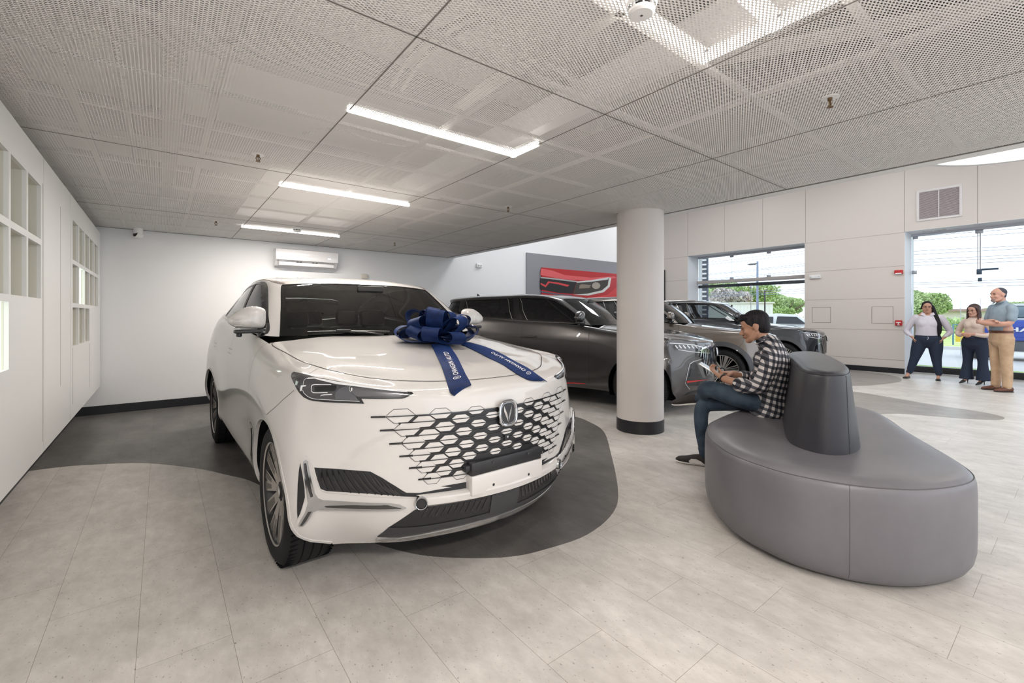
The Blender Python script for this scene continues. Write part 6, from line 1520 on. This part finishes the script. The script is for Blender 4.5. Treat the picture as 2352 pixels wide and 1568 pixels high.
    mb = MB(); mb.box((0, -.085, -.004), (ln, .085, .004), 0, .003, M_); mb.build('casing', SATIN, t)
    mb = MB(); mb.box((.008, -.078, .0041), (ln - .008, .078, .0047), 0, 0, M_); mb.build('screen', mat('tablet_screen', (.02, .02, .025), .08, emit=(.5, .6, .75), estr=.12), t)
    return r

def standing(px, py_depth, label, hgt, build, ang):
    pass
def woman_a():
    X, Y = 12.40, 2.06; f = (-.985, -.17); ang = math.atan2(f[1], f[0])
    r = thing('person', 'woman in a pale lilac shirt with a long ponytail and hands in her pockets', 'person', (X, Y, 0), ang)
    b = Blob(); P, B = head_parts(b, (.02, -.01, 1.475), (.99, .08, .0), 1.0)
    b.ball(P(.035, 0, -.05), (.06, .068, .06), B)
    b.loft([(.0, 0, 1.43), (-.01, 0, 1.36), (-.015, 0, 1.29)], [(.055, .055), (.058, .055), (.09, .07)])
    b.loft([(-.01, 0, 1.32), (0, 0, 1.2), (.0, 0, 1.0), (.0, 0, .85)], [(.15, .09), (.16, .10), (.15, .10), (.15, .1)])
    for g, yk, ya in ((-1, -.20, -.29), (1, .13, .17)):
        limb(b, [(-.01, g * .12, 1.27), (-.02, g * .20, 1.18), (-.03, g * .30, 1.04), (-.02, g * .325, .97), (.0, g * .31, .95)], [.05, .045, .038, .034, .034]); limb(b, [(0, g * .10, .85), (0, yk * .7, .62), (0, yk, .42), (.02, ya, .18)], [.08, .07, .05, .036])
    for g in (-1, 1):
        limb(b, [(.0, g * .31, .95), (.05, g * .26, .89), (.07, g * .225, .85)], [.034, .028, .025]); hand(b, (.07, g * .225, .85), (.02, -g * .35, -1), (0, -g, 0), g, .5, .85)
    limb(b, [(.02, -.29, .18), (.03, -.30, .08), (.08, -.33, .035)], [.036, .030, .026]); limb(b, [(.02, .17, .18), (.02, .16, .08), (.08, .15, .035)], [.036, .030, .026])
    b.done('body', SKIN2, r, .0075, 3); face_bits(r, P, 1, None, glasses=True, mouthc=(.45, .14, .14))
    h_ = Blob(); F, L_, U = B; h_.ball(P(-.022, 0, .045), (.098, .086, .088), B); h_.ball(P(-.05, 0, -.01), (.06, .078, .07), B)
    h_.loft([P(-.02, .085, .02), P(.0, .10, -.06), P(.03, .12, -.16), P(.06, .15, -.27), P(.085, .175, -.38), P(.09, .175, -.50), P(.085, .165, -.58)], [.030, .036, .040, .042, .040, .034, .014])
    h_.loft([P(-.01, -.078, .02), P(.0, -.085, -.03)], [.016, .014]); h_.done('hair', HAIR, r, .008, 3)
    s = Blob()
    s.loft([(-.015, 0, 1.335), (-.01, 0, 1.28), (.0, 0, 1.18), (.01, 0, 1.08), (.01, 0, .98), (.0, 0, .90)], [(.09, .075), (.175, .105), (.195, .135), (.185, .14), (.185, .14), (.195, .145)])
    s.ball((.045, .055, 1.13), (.105, .12, .12)); s.ball((.045, -.055, 1.13), (.105, .12, .12))
    for g in (-1, 1):
        s.loft([(-.01, g * .17, 1.275), (-.02, g * .235, 1.19), (-.03, g * .30, 1.06), (-.03, g * .335, .975)], [.068, .066, .058, .052]); s.loft([(-.03, g * .335, .98), (.02, g * .29, .92), (.06, g * .245, .875)], [.050, .044, .038])
    sh = s.done('blouse', BLOUSE, r, .010, 4, cut=[((0, 0, .885), (0, 0, -1))])
    for g in (-1, 1):
        mb = MB(); mb.box((-.004, -.05, -.03), (.004, .05, .03), 0, .002, Matrix.Translation((.075, g * .055, 1.325)) @ Matrix.Rotation(g * .5, 4, 'X') @ Matrix.Rotation(-.5, 4, 'Y')); mb.build('collar', BLOUSE, sh)
    j = Blob(); j.loft([(0, 0, .93), (0, 0, .84), (0, 0, .76)], [(.185, .135), (.215, .16), (.205, .15)])
    j.loft([(0, -.11, .80), (.0, -.15, .62), (.0, -.20, .42), (.01, -.25, .24), (.01, -.285, .12)], [.125, .112, .082, .066, .052]); j.loft([(0, .11, .80), (.0, .12, .62), (.0, .13, .42), (.01, .15, .24), (.01, .165, .12)], [.125, .112, .082, .066, .052])
    j.done('trousers', NAVYT, r, .010, 4)
    mb = MB(); mb.tube([(.165, .0, .88), (.17, .01, .85), (.172, -.005, .82)], .004, 6); mb.build('drawstring', BLOUSE, r)
    shoe(r, (-.03, -.29, 0), (.19, -.36, 0), upper=SHOEB, sole=BLK, slipper=True); shoe(r, (-.03, .16, 0), (.20, .15, 0), upper=SHOEB, sole=BLK, slipper=True)
    return r
def woman_b():
    X, Y = 12.28, 1.37; f = (-.93, .37); ang = math.atan2(f[1], f[0])
    r = thing('person', 'woman in a cream knit top and flared trousers with clasped hands', 'person', (X, Y, 0), ang)
    b = Blob(); P, B = head_parts(b, (.03, 0, 1.405), (.97, -.05, -.12), .96)
    b.loft([(.0, 0, 1.36), (-.01, 0, 1.30), (-.01, 0, 1.23)], [(.046, .048), (.046, .048), (.07, .06)])
    b.loft([(-.01, 0, 1.25), (0, 0, 1.1), (.0, 0, .95)], [(.12, .075), (.12, .08), (.11, .08)])
    for g in (-1, 1): limb(b, [(-.01, g * .09, 1.20), (-.01, g * .19, 1.13), (-.01, g * .25, 1.0), (.0, g * .255, .955), (.04, g * .22, .955)], [.04, .036, .032, .030, .030]); limb(b, [(0, g * .09, .95), (0, g * .10, .6), (.01, g * .12, .3), (.02, g * .115, .22)], [.07, .06, .04, .032])
    for g in (-1, 1): limb(b, [(.04, g * .22, .955), (.13, g * .13, .95), (.20, g * .06, .955)], [.030, .028, .024]); hand(b, (.20, g * .06, .955), (.35, -g * .8, -.1), (-.8, -.3 * g, 0), -g, .7, .9)
    for y in (-.11, .12): limb(b, [(.02, y, .22), (.03, y, .12), (.08, y, .06)], [.032, .028, .026])
    b.done('body', SKIN3, r, .0075, 3); face_bits(r, P, .96, None, glasses=True, mouthc=(.5, .13, .13))
    h_ = Blob(); F, L_, U = B; h_.ball(P(-.022, 0, .045), (.098, .086, .088), B); h_.ball(P(-.05, 0, -.02), (.06, .080, .09), B)
    for g in (-1, 1): h_.loft([P(.02, g * .070, .06), P(.0, g * .088, -.02), P(.01, g * .092, -.11), P(.035, g * .088, -.20), P(.05, g * .08, -.25)], [(.026, .018), (.036, .022), (.038, .022), (.030, .018), (.012, .008)], side=F)
    h_.loft([P(-.06, 0, .0), P(-.075, 0, -.10), P(-.07, 0, -.22)], [(.07, .03), (.075, .03), (.06, .02)], side=L_); h_.done('hair', HAIRB, r, .008, 3)
    s = Blob(); s.loft([(.0, 0, 1.325), (-.008, 0, 1.28), (-.008, 0, 1.24), (.0, 0, 1.16), (.01, 0, 1.04), (.0, 0, .94), (.0, 0, .89)], [(.055, .058), (.065, .062), (.145, .085), (.165, .11), (.145, .105), (.15, .11), (.155, .115)])
    for g in (-1, 1):
        s.ball((.05, g * .045, 1.12), (.082, .085, .09)); s.loft([(-.01, g * .13, 1.215), (-.01, g * .20, 1.13), (-.01, g * .25, 1.02), (.0, g * .26, .96)], [.055, .052, .048, .046]); s.loft([(.0, g * .26, .96), (.08, g * .19, .93), (.16, g * .10, .945)], [.045, .040, .034])
    s.done('knit_top', KNIT, r, .009, 4)
    j = Blob(); j.loft([(0, 0, .915), (0, 0, .84), (0, 0, .74)], [(.155, .115), (.19, .14), (.19, .14)])
    for y in (-.09, .10): j.loft([(0, y, .80), (0, y * 1.1, .60), (.0, y * 1.2, .42), (.01, y * 1.3, .22), (.01, y * 1.35, .09)], [.108, .090, .072, .088, .108])
    j.done('flared_trousers', NAVYT, r, .010, 4, cut=[((0, 0, .085), (0, 0, -1))])
    for y in (-.12, .13):
        b = Blob(); b.loft([(-.01, y, .085), (.05, y, .07), (.13, y, .03), (.21, y, .014)], [(.030, .03), (.030, .024), (.036, .016), (.012, .010)]); o = b.done('shoe', SHOEB, r, .006, 2)
        mb = MB(); mb.tube([(-.02, y, .08), (-.025, y, .0)], [.010, .005], 8); mb.build('heel', SHOEB, o)
    return r
def man_b():
    X, Y = 11.50, .96; f = (-.66, .75); ang = math.atan2(f[1], f[0])
    r = thing('person', 'tall man in a blue-grey short-sleeved shirt and tan trousers with folded arms', 'person', (X, Y, 0), ang)
    b = Blob(); P, B = head_parts(b, (.045, 0, 1.665), (.99, .10, .04), 1.06)
    b.loft([(.01, 0, 1.62), (.0, 0, 1.55), (-.01, 0, 1.48)], [(.058, .062), (.060, .062), (.09, .075)])
    b.loft([(-.01, 0, 1.47), (0, 0, 1.3), (.0, 0, 1.1)], [(.13, .08), (.14, .09), (.13, .09)])
    for g in (-1, 1): limb(b, [(-.01, g * .10, 1.44), (-.01, g * .18, 1.42), (.0, g * .21, 1.34)], [.05, .05, .048]); limb(b, [(0, g * .09, 1.1), (0, g * .10, .6), (0, g * .11, .15)], [.09, .06, .04])
    for g in (-1, 1): limb(b, [(.0, g * .21, 1.34), (.02, g * .225, 1.22), (.06, g * .225, 1.17)], [.048, .045, .042])
    limb(b, [(.06, .225, 1.17), (.19, .14, 1.16), (.26, .0, 1.175), (.25, -.08, 1.19)], [.044, .042, .036, .030]); limb(b, [(.06, -.225, 1.17), (.17, -.13, 1.185), (.20, .0, 1.21), (.19, .10, 1.22)], [.044, .040, .034, .030])
    hand(b, (.25, -.07, 1.19), (-.05, -1, .12), (-1, 0, 0), 1, .4); hand(b, (.19, .10, 1.22), (.15, 1, .0), (.3, -.2, -1), -1, .5)
    b.done('body', SKIN3, r, .0075, 3); face_bits(r, P, 1.06, None)
    h_ = Blob(); h_.ball(P(-.024, 0, .045), (.096, .083, .085), B); h_.ball(P(-.05, 0, .0), (.055, .074, .07), B); h_.done('hair', mat('short_grey_hair', (.055, .055, .07), .7), r, .007, 2)
    bd = Blob(); bd.ball(P(.062, 0, -.090), (.038, .042, .030), B); bd.done('beard', mat('grey_beard', (.28, .22, .20), .8), r, .006, 2)
    s = Blob(); s.loft([(-.005, 0, 1.545), (-.015, 0, 1.50), (-.015, 0, 1.44), (.0, 0, 1.34), (.01, 0, 1.20), (.01, 0, 1.10), (.0, 0, 1.02)], [(.07, .07), (.12, .085), (.18, .105), (.185, .125), (.172, .125), (.165, .125), (.165, .12)])
    for g in (-1, 1): s.loft([(-.01, g * .17, 1.455), (-.01, g * .21, 1.39), (.01, g * .225, 1.30), (.02, g * .23, 1.245)], [.066, .066, .064, .064])
    sh = s.done('shirt', CHAMB, r, .010, 4, cut=None)
    c = Blob(); c.loft([(.09, .045, 1.52), (.04, .07, 1.545), (-.05, .0, 1.565), (.04, -.07, 1.545), (.09, -.045, 1.52)], [(.006, .022)] * 5, side=(0, 0, 1)); c.done('collar', CHAMB, sh, .007, 2)
    j = Blob(); j.loft([(0, 0, 1.035), (0, 0, .96), (0, 0, .86)], [(.168, .118), (.18, .13), (.18, .14)])
    for y in (-.095, .095): j.loft([(0, y, .92), (0, y * 1.05, .70), (.0, y * 1.1, .50), (-.01, y * 1.15, .28), (.0, y * 1.2, .09)], [.108, .090, .076, .068, .064])
    j.done('trousers', CHINO, r, .010, 4)
    mb = MB(); vs_ = [(.128 * math.cos(a), .178 * math.sin(a), 1.03) for a in [2 * PI * k / 40 for k in range(40)]]
    o = [(x * 1.02, y * 1.02, z + d) for d in (-.02, .02) for x, y, z in vs_]; mb.add(o, [(i, (i + 1) % 40, 40 + (i + 1) % 40, 40 + i) for i in range(40)], 0, True); mb.build('belt', BROWNL, r)
    shoe(r, (-.09, -.115, 0), (.20, -.13, 0), upper=BROWNL, sole=BLK, w=.046); shoe(r, (-.09, .115, 0), (.20, .13, 0), upper=BROWNL, sole=BLK, w=.046)
    mb = MB(); mb.tube([(.24 + .0 * a, -.055 + .035 * 0, 1.19)for a in (0, 1)] , .001, 4) if False else None
    return r
# ---------------------------------------------------------------- outside the windows
GRASS = mat('grass', (.22, .36, .07), .9); noise_tint(GRASS, (.15, .27, .05), (.36, .50, .13), 1.5, 8)
MEADOW = mat('meadow', (.45, .55, .18), .9); noise_tint(MEADOW, (.34, .46, .12), (.60, .66, .28), .6, 8)
PAVE = mat('sidewalk', (.66, .64, .62), .8); ROAD = mat('road', (.50, .50, .50), .85); LEAF = mat('leaves', (.22, .34, .10), .8); noise_tint(LEAF, (.22, .34, .10), (.55, .66, .34), 2.2, 8)
LEAFP = mat('pale_branches', (.55, .50, .47), .9); noise_tint(LEAFP, (.40, .36, .34), (.66, .60, .56), 3, 8); BARK = mat('bark', (.16, .12, .09), .9)
GZ = -.08
def ground(name, x0, x1, m, z=GZ, y0=-40, y1=90):
    mb = MB(); mb.box((x0, y0, z - .1), (x1, y1, z)); return struct(mb.build(name, m))
mb = MB()
mb.box((13.95, -40, GZ - .1), (15.5, 60, GZ), 0)
for y in np.arange(-12, 14, 1.2): mb.box((13.95, y, GZ), (15.5, y + .015, GZ + .001), 1)
struct(mb.build('sidewalk', [PAVE, mat('pave_joint', (.4, .4, .4), .9)]))
ground('lawn_strip', 15.5, 16.4, GRASS, GZ + .03); ground('road', 16.4, 25.5, ROAD); ground('verge', 25.5, 27, GRASS, GZ + .02); ground('meadow_ground', 27, 160, MEADOW, GZ, -90, 160)
mb = MB(); mb.box((25.3, -40, GZ), (25.5, 90, GZ + .12)); struct(mb.build('kerb', PAVE))
def crown(name, blobs, m, parent, seed=1, leaf=.10, per=900):
    """leafy crown: many small leaf cards scattered through lumpy volumes"""
    rn = np.random.RandomState(seed); vs_, fs_ = [], []
    for (c, r, k) in blobs:
        c = np.array(c, float); r = np.array(r if hasattr(r, '__len__') else (r, r, r), float)
        for _ in range(int(per * k)):
            d = rn.normal(size=3); d /= np.linalg.norm(d); q = c + d * r * (rn.uniform(.5, 1.15)); u = rn.normal(size=3); u /= np.linalg.norm(u); w = np.cross(u, rn.normal(size=3)); w /= np.linalg.norm(w); s = leaf * rn.uniform(.6, 1.6)
            o = len(vs_); vs_ += [tuple(q - u * s), tuple(q - w * s * .5), tuple(q + u * s), tuple(q + w * s * .5)]; fs_.append((o, o + 1, o + 2, o + 3))
    me = bpy.data.meshes.new(name); me.from_pydata(vs_, [], fs_); me.update(); return link_mesh(name, me, parent, [m])
def tree(label, x, y, h, w, m, seed, name='tree', n=9, leaf=.11, per=1300):
    t = thing(name, label, 'tree', (x, y, GZ), group='trees across the road'); rn = random.Random(seed)
    mb = MB(); mb.tube([(0, 0, 0), (.05, .1, h * .35), (0, .2, h * .6)], [.22, .16, .08], 8)
    for k in range(5): a = rn.uniform(0, 6.28); mb.tube([(0, .1, h * .35), (w * .25 * math.cos(a), w * .25 * math.sin(a), h * .62), (w * .42 * math.cos(a), w * .42 * math.sin(a), h * .8)], [.09, .05, .02], 6)
    mb.build('trunk', BARK, t)
    bl = []
    for k in range(n): a = rn.uniform(0, 6.28); q = rn.uniform(0, .38) * w; z = h * (.50 + .38 * rn.random() * (1 - (q / (.5 * w)) * .5)); bl.append(((q * math.cos(a), q * math.sin(a), z), (w * .17, w * .17, h * .14), 1))
    crown('foliage', bl, m, t, seed, leaf, per)
    return t
def polar(px, t):  # a point at image column px and depth t
    u = (px - 1176) / 1035; return (t * (.61379 + u * .78946), t * (.78946 - u * .61379))
specs = [(1640, 42, 4.6, 6, LEAF, 1, 'broad green tree at the left of the first window'), (1700, 46, 5.2, 7, LEAF, 2, 'tall green tree behind the white building'), (1668, 38, 3.7, 4.5, LEAFP, 3, 'pale bare-looking tree in front of the green ones'), (1765, 58, 5.0, 8, LEAF, 4, 'green tree right of the lamp post'), (1800, 50, 3.6, 6, LEAF, 5, 'lower tree at the right of the first window'),
  (2100, 30, 3.2, 4, LEAF, 6, 'green tree at the left edge of the big window'), (2150, 60, 2.8, 8, LEAF, 7, 'low bushy tree behind the woman with the ponytail'), (2345, 62, 3.4, 8, LEAF, 8, 'green tree at the right edge above the pickup')]
for px, t_, h, w, m, sd, lb in specs: x, y = polar(px, t_); tree(lb, x, y, h, w, m, sd, leaf=.11 if t_ > 35 else .07, per=1300 if t_ > 35 else 2400)
for i, (px, t_) in enumerate(((1803, 33), (1834, 48), (1848, 26), (2190, 40), (2236, 34))):
    x, y = polar(px, t_); t = thing('shrub', ['low yellow-green shrub in the tall grass, leftmost in the first window', 'middle low shrub in the tall grass beside the lamp post window', 'low shrub in the tall grass at the right end of the first window', 'low bush on the slope between the two women', 'low bush on the slope right of the yellow board'][i], 'shrub', (x, y, GZ), group='shrubs across the road')
    crown('foliage', [((0, 0, .5), (1.6, 1.6, .6), 1)], MEADOW if i < 3 else LEAF, t, 20 + i, .12, 900)
# building, lamp post, outside car, tower, cables
x, y = polar(1700, 30); a = math.atan2(y, x) - PI / 2
t = thing('white_building', 'low white building or container beyond the road', 'building', (x, y, GZ), a)
mb = MB(); mb.box((-1.9, 0, 0), (1.9, 2.4, 2.15), 0, .02)
for k in range(18): mb.box((-1.88 + k * .21, -.015, .1), (-1.84 + k * .21, 0, 2.05), 0)
mb.build('wall', mat('white_sheet', (.74, .72, .70), .6), t); mb = MB(); mb.box((-2.0, -.1, 2.15), (2.0, 2.5, 2.24)); mb.build('roof', PAVE, t)
x, y = polar(1740, 24)
t = thing('street_lamp', 'tall blue-grey lamp post seen through the first window', 'lamp post', (x, y, GZ)); mb = MB(); mb.tube([(0, 0, 0), (0, 0, 4.25)], [.07, .05], 10); mb.build('pole', mat('pole_blue', (.20, .24, .33), .6), t)
mb = MB(); mb.box((-.05, -.02, 4.12), (.02, .5, 4.16)); mb.box((-.08, .1, 4.08), (.08, .42, 4.14), 0, .01); mb.build('lamp_head', GREYP, t)
x, y = polar(1757, 27); t = thing('signal_pole', 'thin dark pole right of the lamp post', 'pole', (x, y, GZ)); mb = MB(); mb.tube([(0, 0, 0), (0, 0, 2.9)], .045, 8); mb.build('pole', GREYP, t)
x, y = polar(1612, 16.5); t = thing('ladder_tower', 'dark outdoor mast with white rungs at the left of the first window', 'mast', (x, y, GZ), math.atan2(y, x) - PI / 2)
mb = MB(); mb.box((-.17, 0, 0), (-.11, .1, 5)); mb.box((.19, 0, 0), (.23, .1, 5)); mb.box((-.11, .06, 0), (.19, .09, 5)); mb.build('mast_frame', mat('mast_grey', (.13, .15, .20), .6), t)
mb = MB()
for k in range(26): mb.box((-.07, -.03, .4 + k * .165), (.16, .05, .46 + k * .165), 0, .02)
mb.box((-.1, -.02, 0), (-.06, .05, 5)); mb.build('rungs', WHITE, t)
WIRE = mat('cable', (.22, .26, .34), .7)
for i, (z, s) in enumerate(((5.05, .1), (4.78, .12), (4.62, .1), (4.12, .15), (3.98, .1), (3.78, .12), (3.62, .1), (3.5, .1), (2.75, .05), (2.66, .08), (2.52, .05), (5.4, .1))):
    mb = MB(); mb.tube([(26 + .2 * (i % 3), y, z - s * 2.5 * math.sin(PI * ((y + 20) % 25) / 25)) for y in np.arange(-20, 56, 2.5)], .012, 5); o = mb.build('power_line', WIRE); tag(o, ['highest', 'second highest', 'third', 'fourth', 'fifth', 'sixth', 'seventh', 'eighth', 'third lowest', 'second lowest', 'lowest', 'topmost faint'][i] + ' overhead cable crossing both windows', 'cable', 'overhead cables')
def simple_car(label, px, t_, paint, face, s=1.0):
    x, y = polar(px, t_); r = thing('car', label, 'car', (x, y, GZ), face)
    pr = [(-2.0, .35), (-2.05, .7), (-1.95, .95), (-1.2, 1.02), (-.75, 1.38), (.0, 1.47), (.7, 1.42), (1.35, 1.0), (1.95, .88), (2.1, .6), (2.05, .32)]
    mb = MB(); W_ = .86; vs_ = []
    for yy, sc in ((-W_, .97), (-W_ * .98, 1), (W_ * .98, 1), (W_, .97)):
        for a_, b_ in pr: k = .80 if b_ > 1.1 else 1; vs_.append((a_ * sc, yy * k, .3 + (b_ - .3) * sc))
    n = len(pr); fs_ = [(i * n + j, i * n + (j + 1) % n, (i + 1) * n + (j + 1) % n, (i + 1) * n + j) for i in range(3) for j in range(n)] + [tuple(range(n))[::-1], tuple(range(3 * n, 4 * n))]
    mb.add(vs_, fs_, 0, True); mb.build('body', paint, r, auto=30)
    mb = MB()
    for sg in (-1, 1):
        for (a0, a1) in ((-.75, -.1), (0.0, .75)):
            q = [(a0 - .3 * (a0 < -.5), 1.03), (a1 + .35 * (a1 > .5), 1.02), (a1, 1.32), (a0 + .05, 1.34)]; mb.add([(x_, sg * (.87 - (z_ - 1) * .42), z_) for x_, z_ in q], [(0, 1, 2, 3) if sg < 0 else (3, 2, 1, 0)], 0)
    mb.add([(1.32, -.72, 1.02), (1.32, .72, 1.02), (.78, .62, 1.38), (.78, -.62, 1.38)], [(0, 1, 2, 3)], 0); mb.build('window', GLASS_S, r)
    for cx in (-1.3, 1.3):
        for sg in (-1, 1):
            mb = MB(); mb.lathe([(.2, -.1), (.31, -.1), (.32, 0), (.31, .1), (.2, .1), (0, .08)], 24, 0, Matrix.Translation((cx, sg * .76, .32)), axis='y'); mb.build('wheel', TYRE, r)
    return r
simple_car('white car parked outside, seen behind the seated man', 1786, 20, mat('outside_white', (.72, .73, .75), .25, coat=.6), math.atan2(-.95, .3))
# blue pickup at the right edge
x, y = polar(2330, 13.6); r = thing('pickup_truck', 'blue pickup with white letters outside the big window at the right edge', 'truck', (x, y, GZ), math.radians(-92))
BLUE = mat('pickup_blue', (.02, .07, .42), .3, coat=.8)
mb = MB(); mb.box((-.9, -.05, .62), (2.4, 1.7, 1.24), 0, .04)
for k in range(3): mb.box((-.88, -.065, .72 + .15 * k), (2.3, -.04, .735 + .15 * k), 0)
mb.build('cargo_side', BLUE, r)
mb = MB(); mb.box((-.6, -.0, 1.24), (1.6, 1.65, 1.30), 0, .02); mb.box((-.45, .05, 1.30), (1.5, 1.6, 1.68), 1, .12); mb.box((-.3, .08, 1.66), (1.4, 1.55, 1.74), 0, .04); mb.build('cab', [mat('cab_white', (.6, .63, .66), .4), mat('cab_glass', (.16, .22, .26), .15)], r)
mb = MB(); mb.box((-.8, .0, .3), (2.3, 1.6, .62), 0, .03); mb.build('chassis', mat('chassis_grey', (.10, .11, .13), .6), r)
for cx in (-.75, 2.3):
    for yy in (.12, 1.5): mb = MB(); mb.lathe([(.2, -.12), (.33, -.12), (.345, 0), (.33, .12), (.2, .12), (0, .1)], 28, 0, Matrix.Translation((cx, yy, .345)), axis='y'); mb.build('wheel', TYRE, r)
V, Fc = text_mesh('CHANGAN', .18, off=.004); mb = MB(); mb.add([(-.43 + v[0] * 2.1, -.072, .90 + v[1]) for v in V], Fc, 0); mb.build('lettering', mat('white_print', (.80, .80, .82), .6), r)
x, y = polar(2195, 21); t = thing('barrier_board', 'yellow board on a blue post across the road', 'sign', (x, y, GZ), math.atan2(y, x) - PI / 2); mb = MB(); mb.box((.0, 0, .15), (.55, .04, .62)); mb.build('board', mat('yellow_board', (.75, .50, .06), .6), t); mb = MB(); mb.tube([(-.08, 0, 0), (-.08, 0, .95)], .03, 8); mb.tube([(-.08, 0, .95), (.5, 0, .95)], .02, 6); mb.build('post', mat('post_blue', (.10, .22, .36), .6), t)
x, y = polar(2225, 44); t = thing('far_house', 'distant house with a reddish roof between the women', 'house', (x, y, GZ), math.atan2(y, x) - PI / 2)
mb = MB(); mb.box((-2.2, 0, 0), (2.2, 3, 1.75)); mb.build('wall', mat('house_wall', (.62, .58, .55), .8), t); mb = MB(); mb.box((-2.6, -.5, 1.75), (2.6, 3.4, 1.98)); mb.build('roof', mat('house_roof', (.36, .24, .24), .8), t)
x, y = polar(2230, 15.5); t = thing('sign_frame', 'thin outlined sign frame outside above the second woman', 'sign', (x, y, GZ), math.atan2(y, x) - PI / 2); mb = MB(); mb.tube([(-.24, 0, 0), (-.24, 0, 1.93), (.24, 0, 1.93), (.24, 0, 0)], .008, 6); mb.build('frame', mat('frame_pale', (.5, .54, .58), .6), t)
# ---------------------------------------------------------------- place everything
white_car(); bow(); grey_cars(); sofa(); seated_man(); woman_a(); woman_b(); man_b()
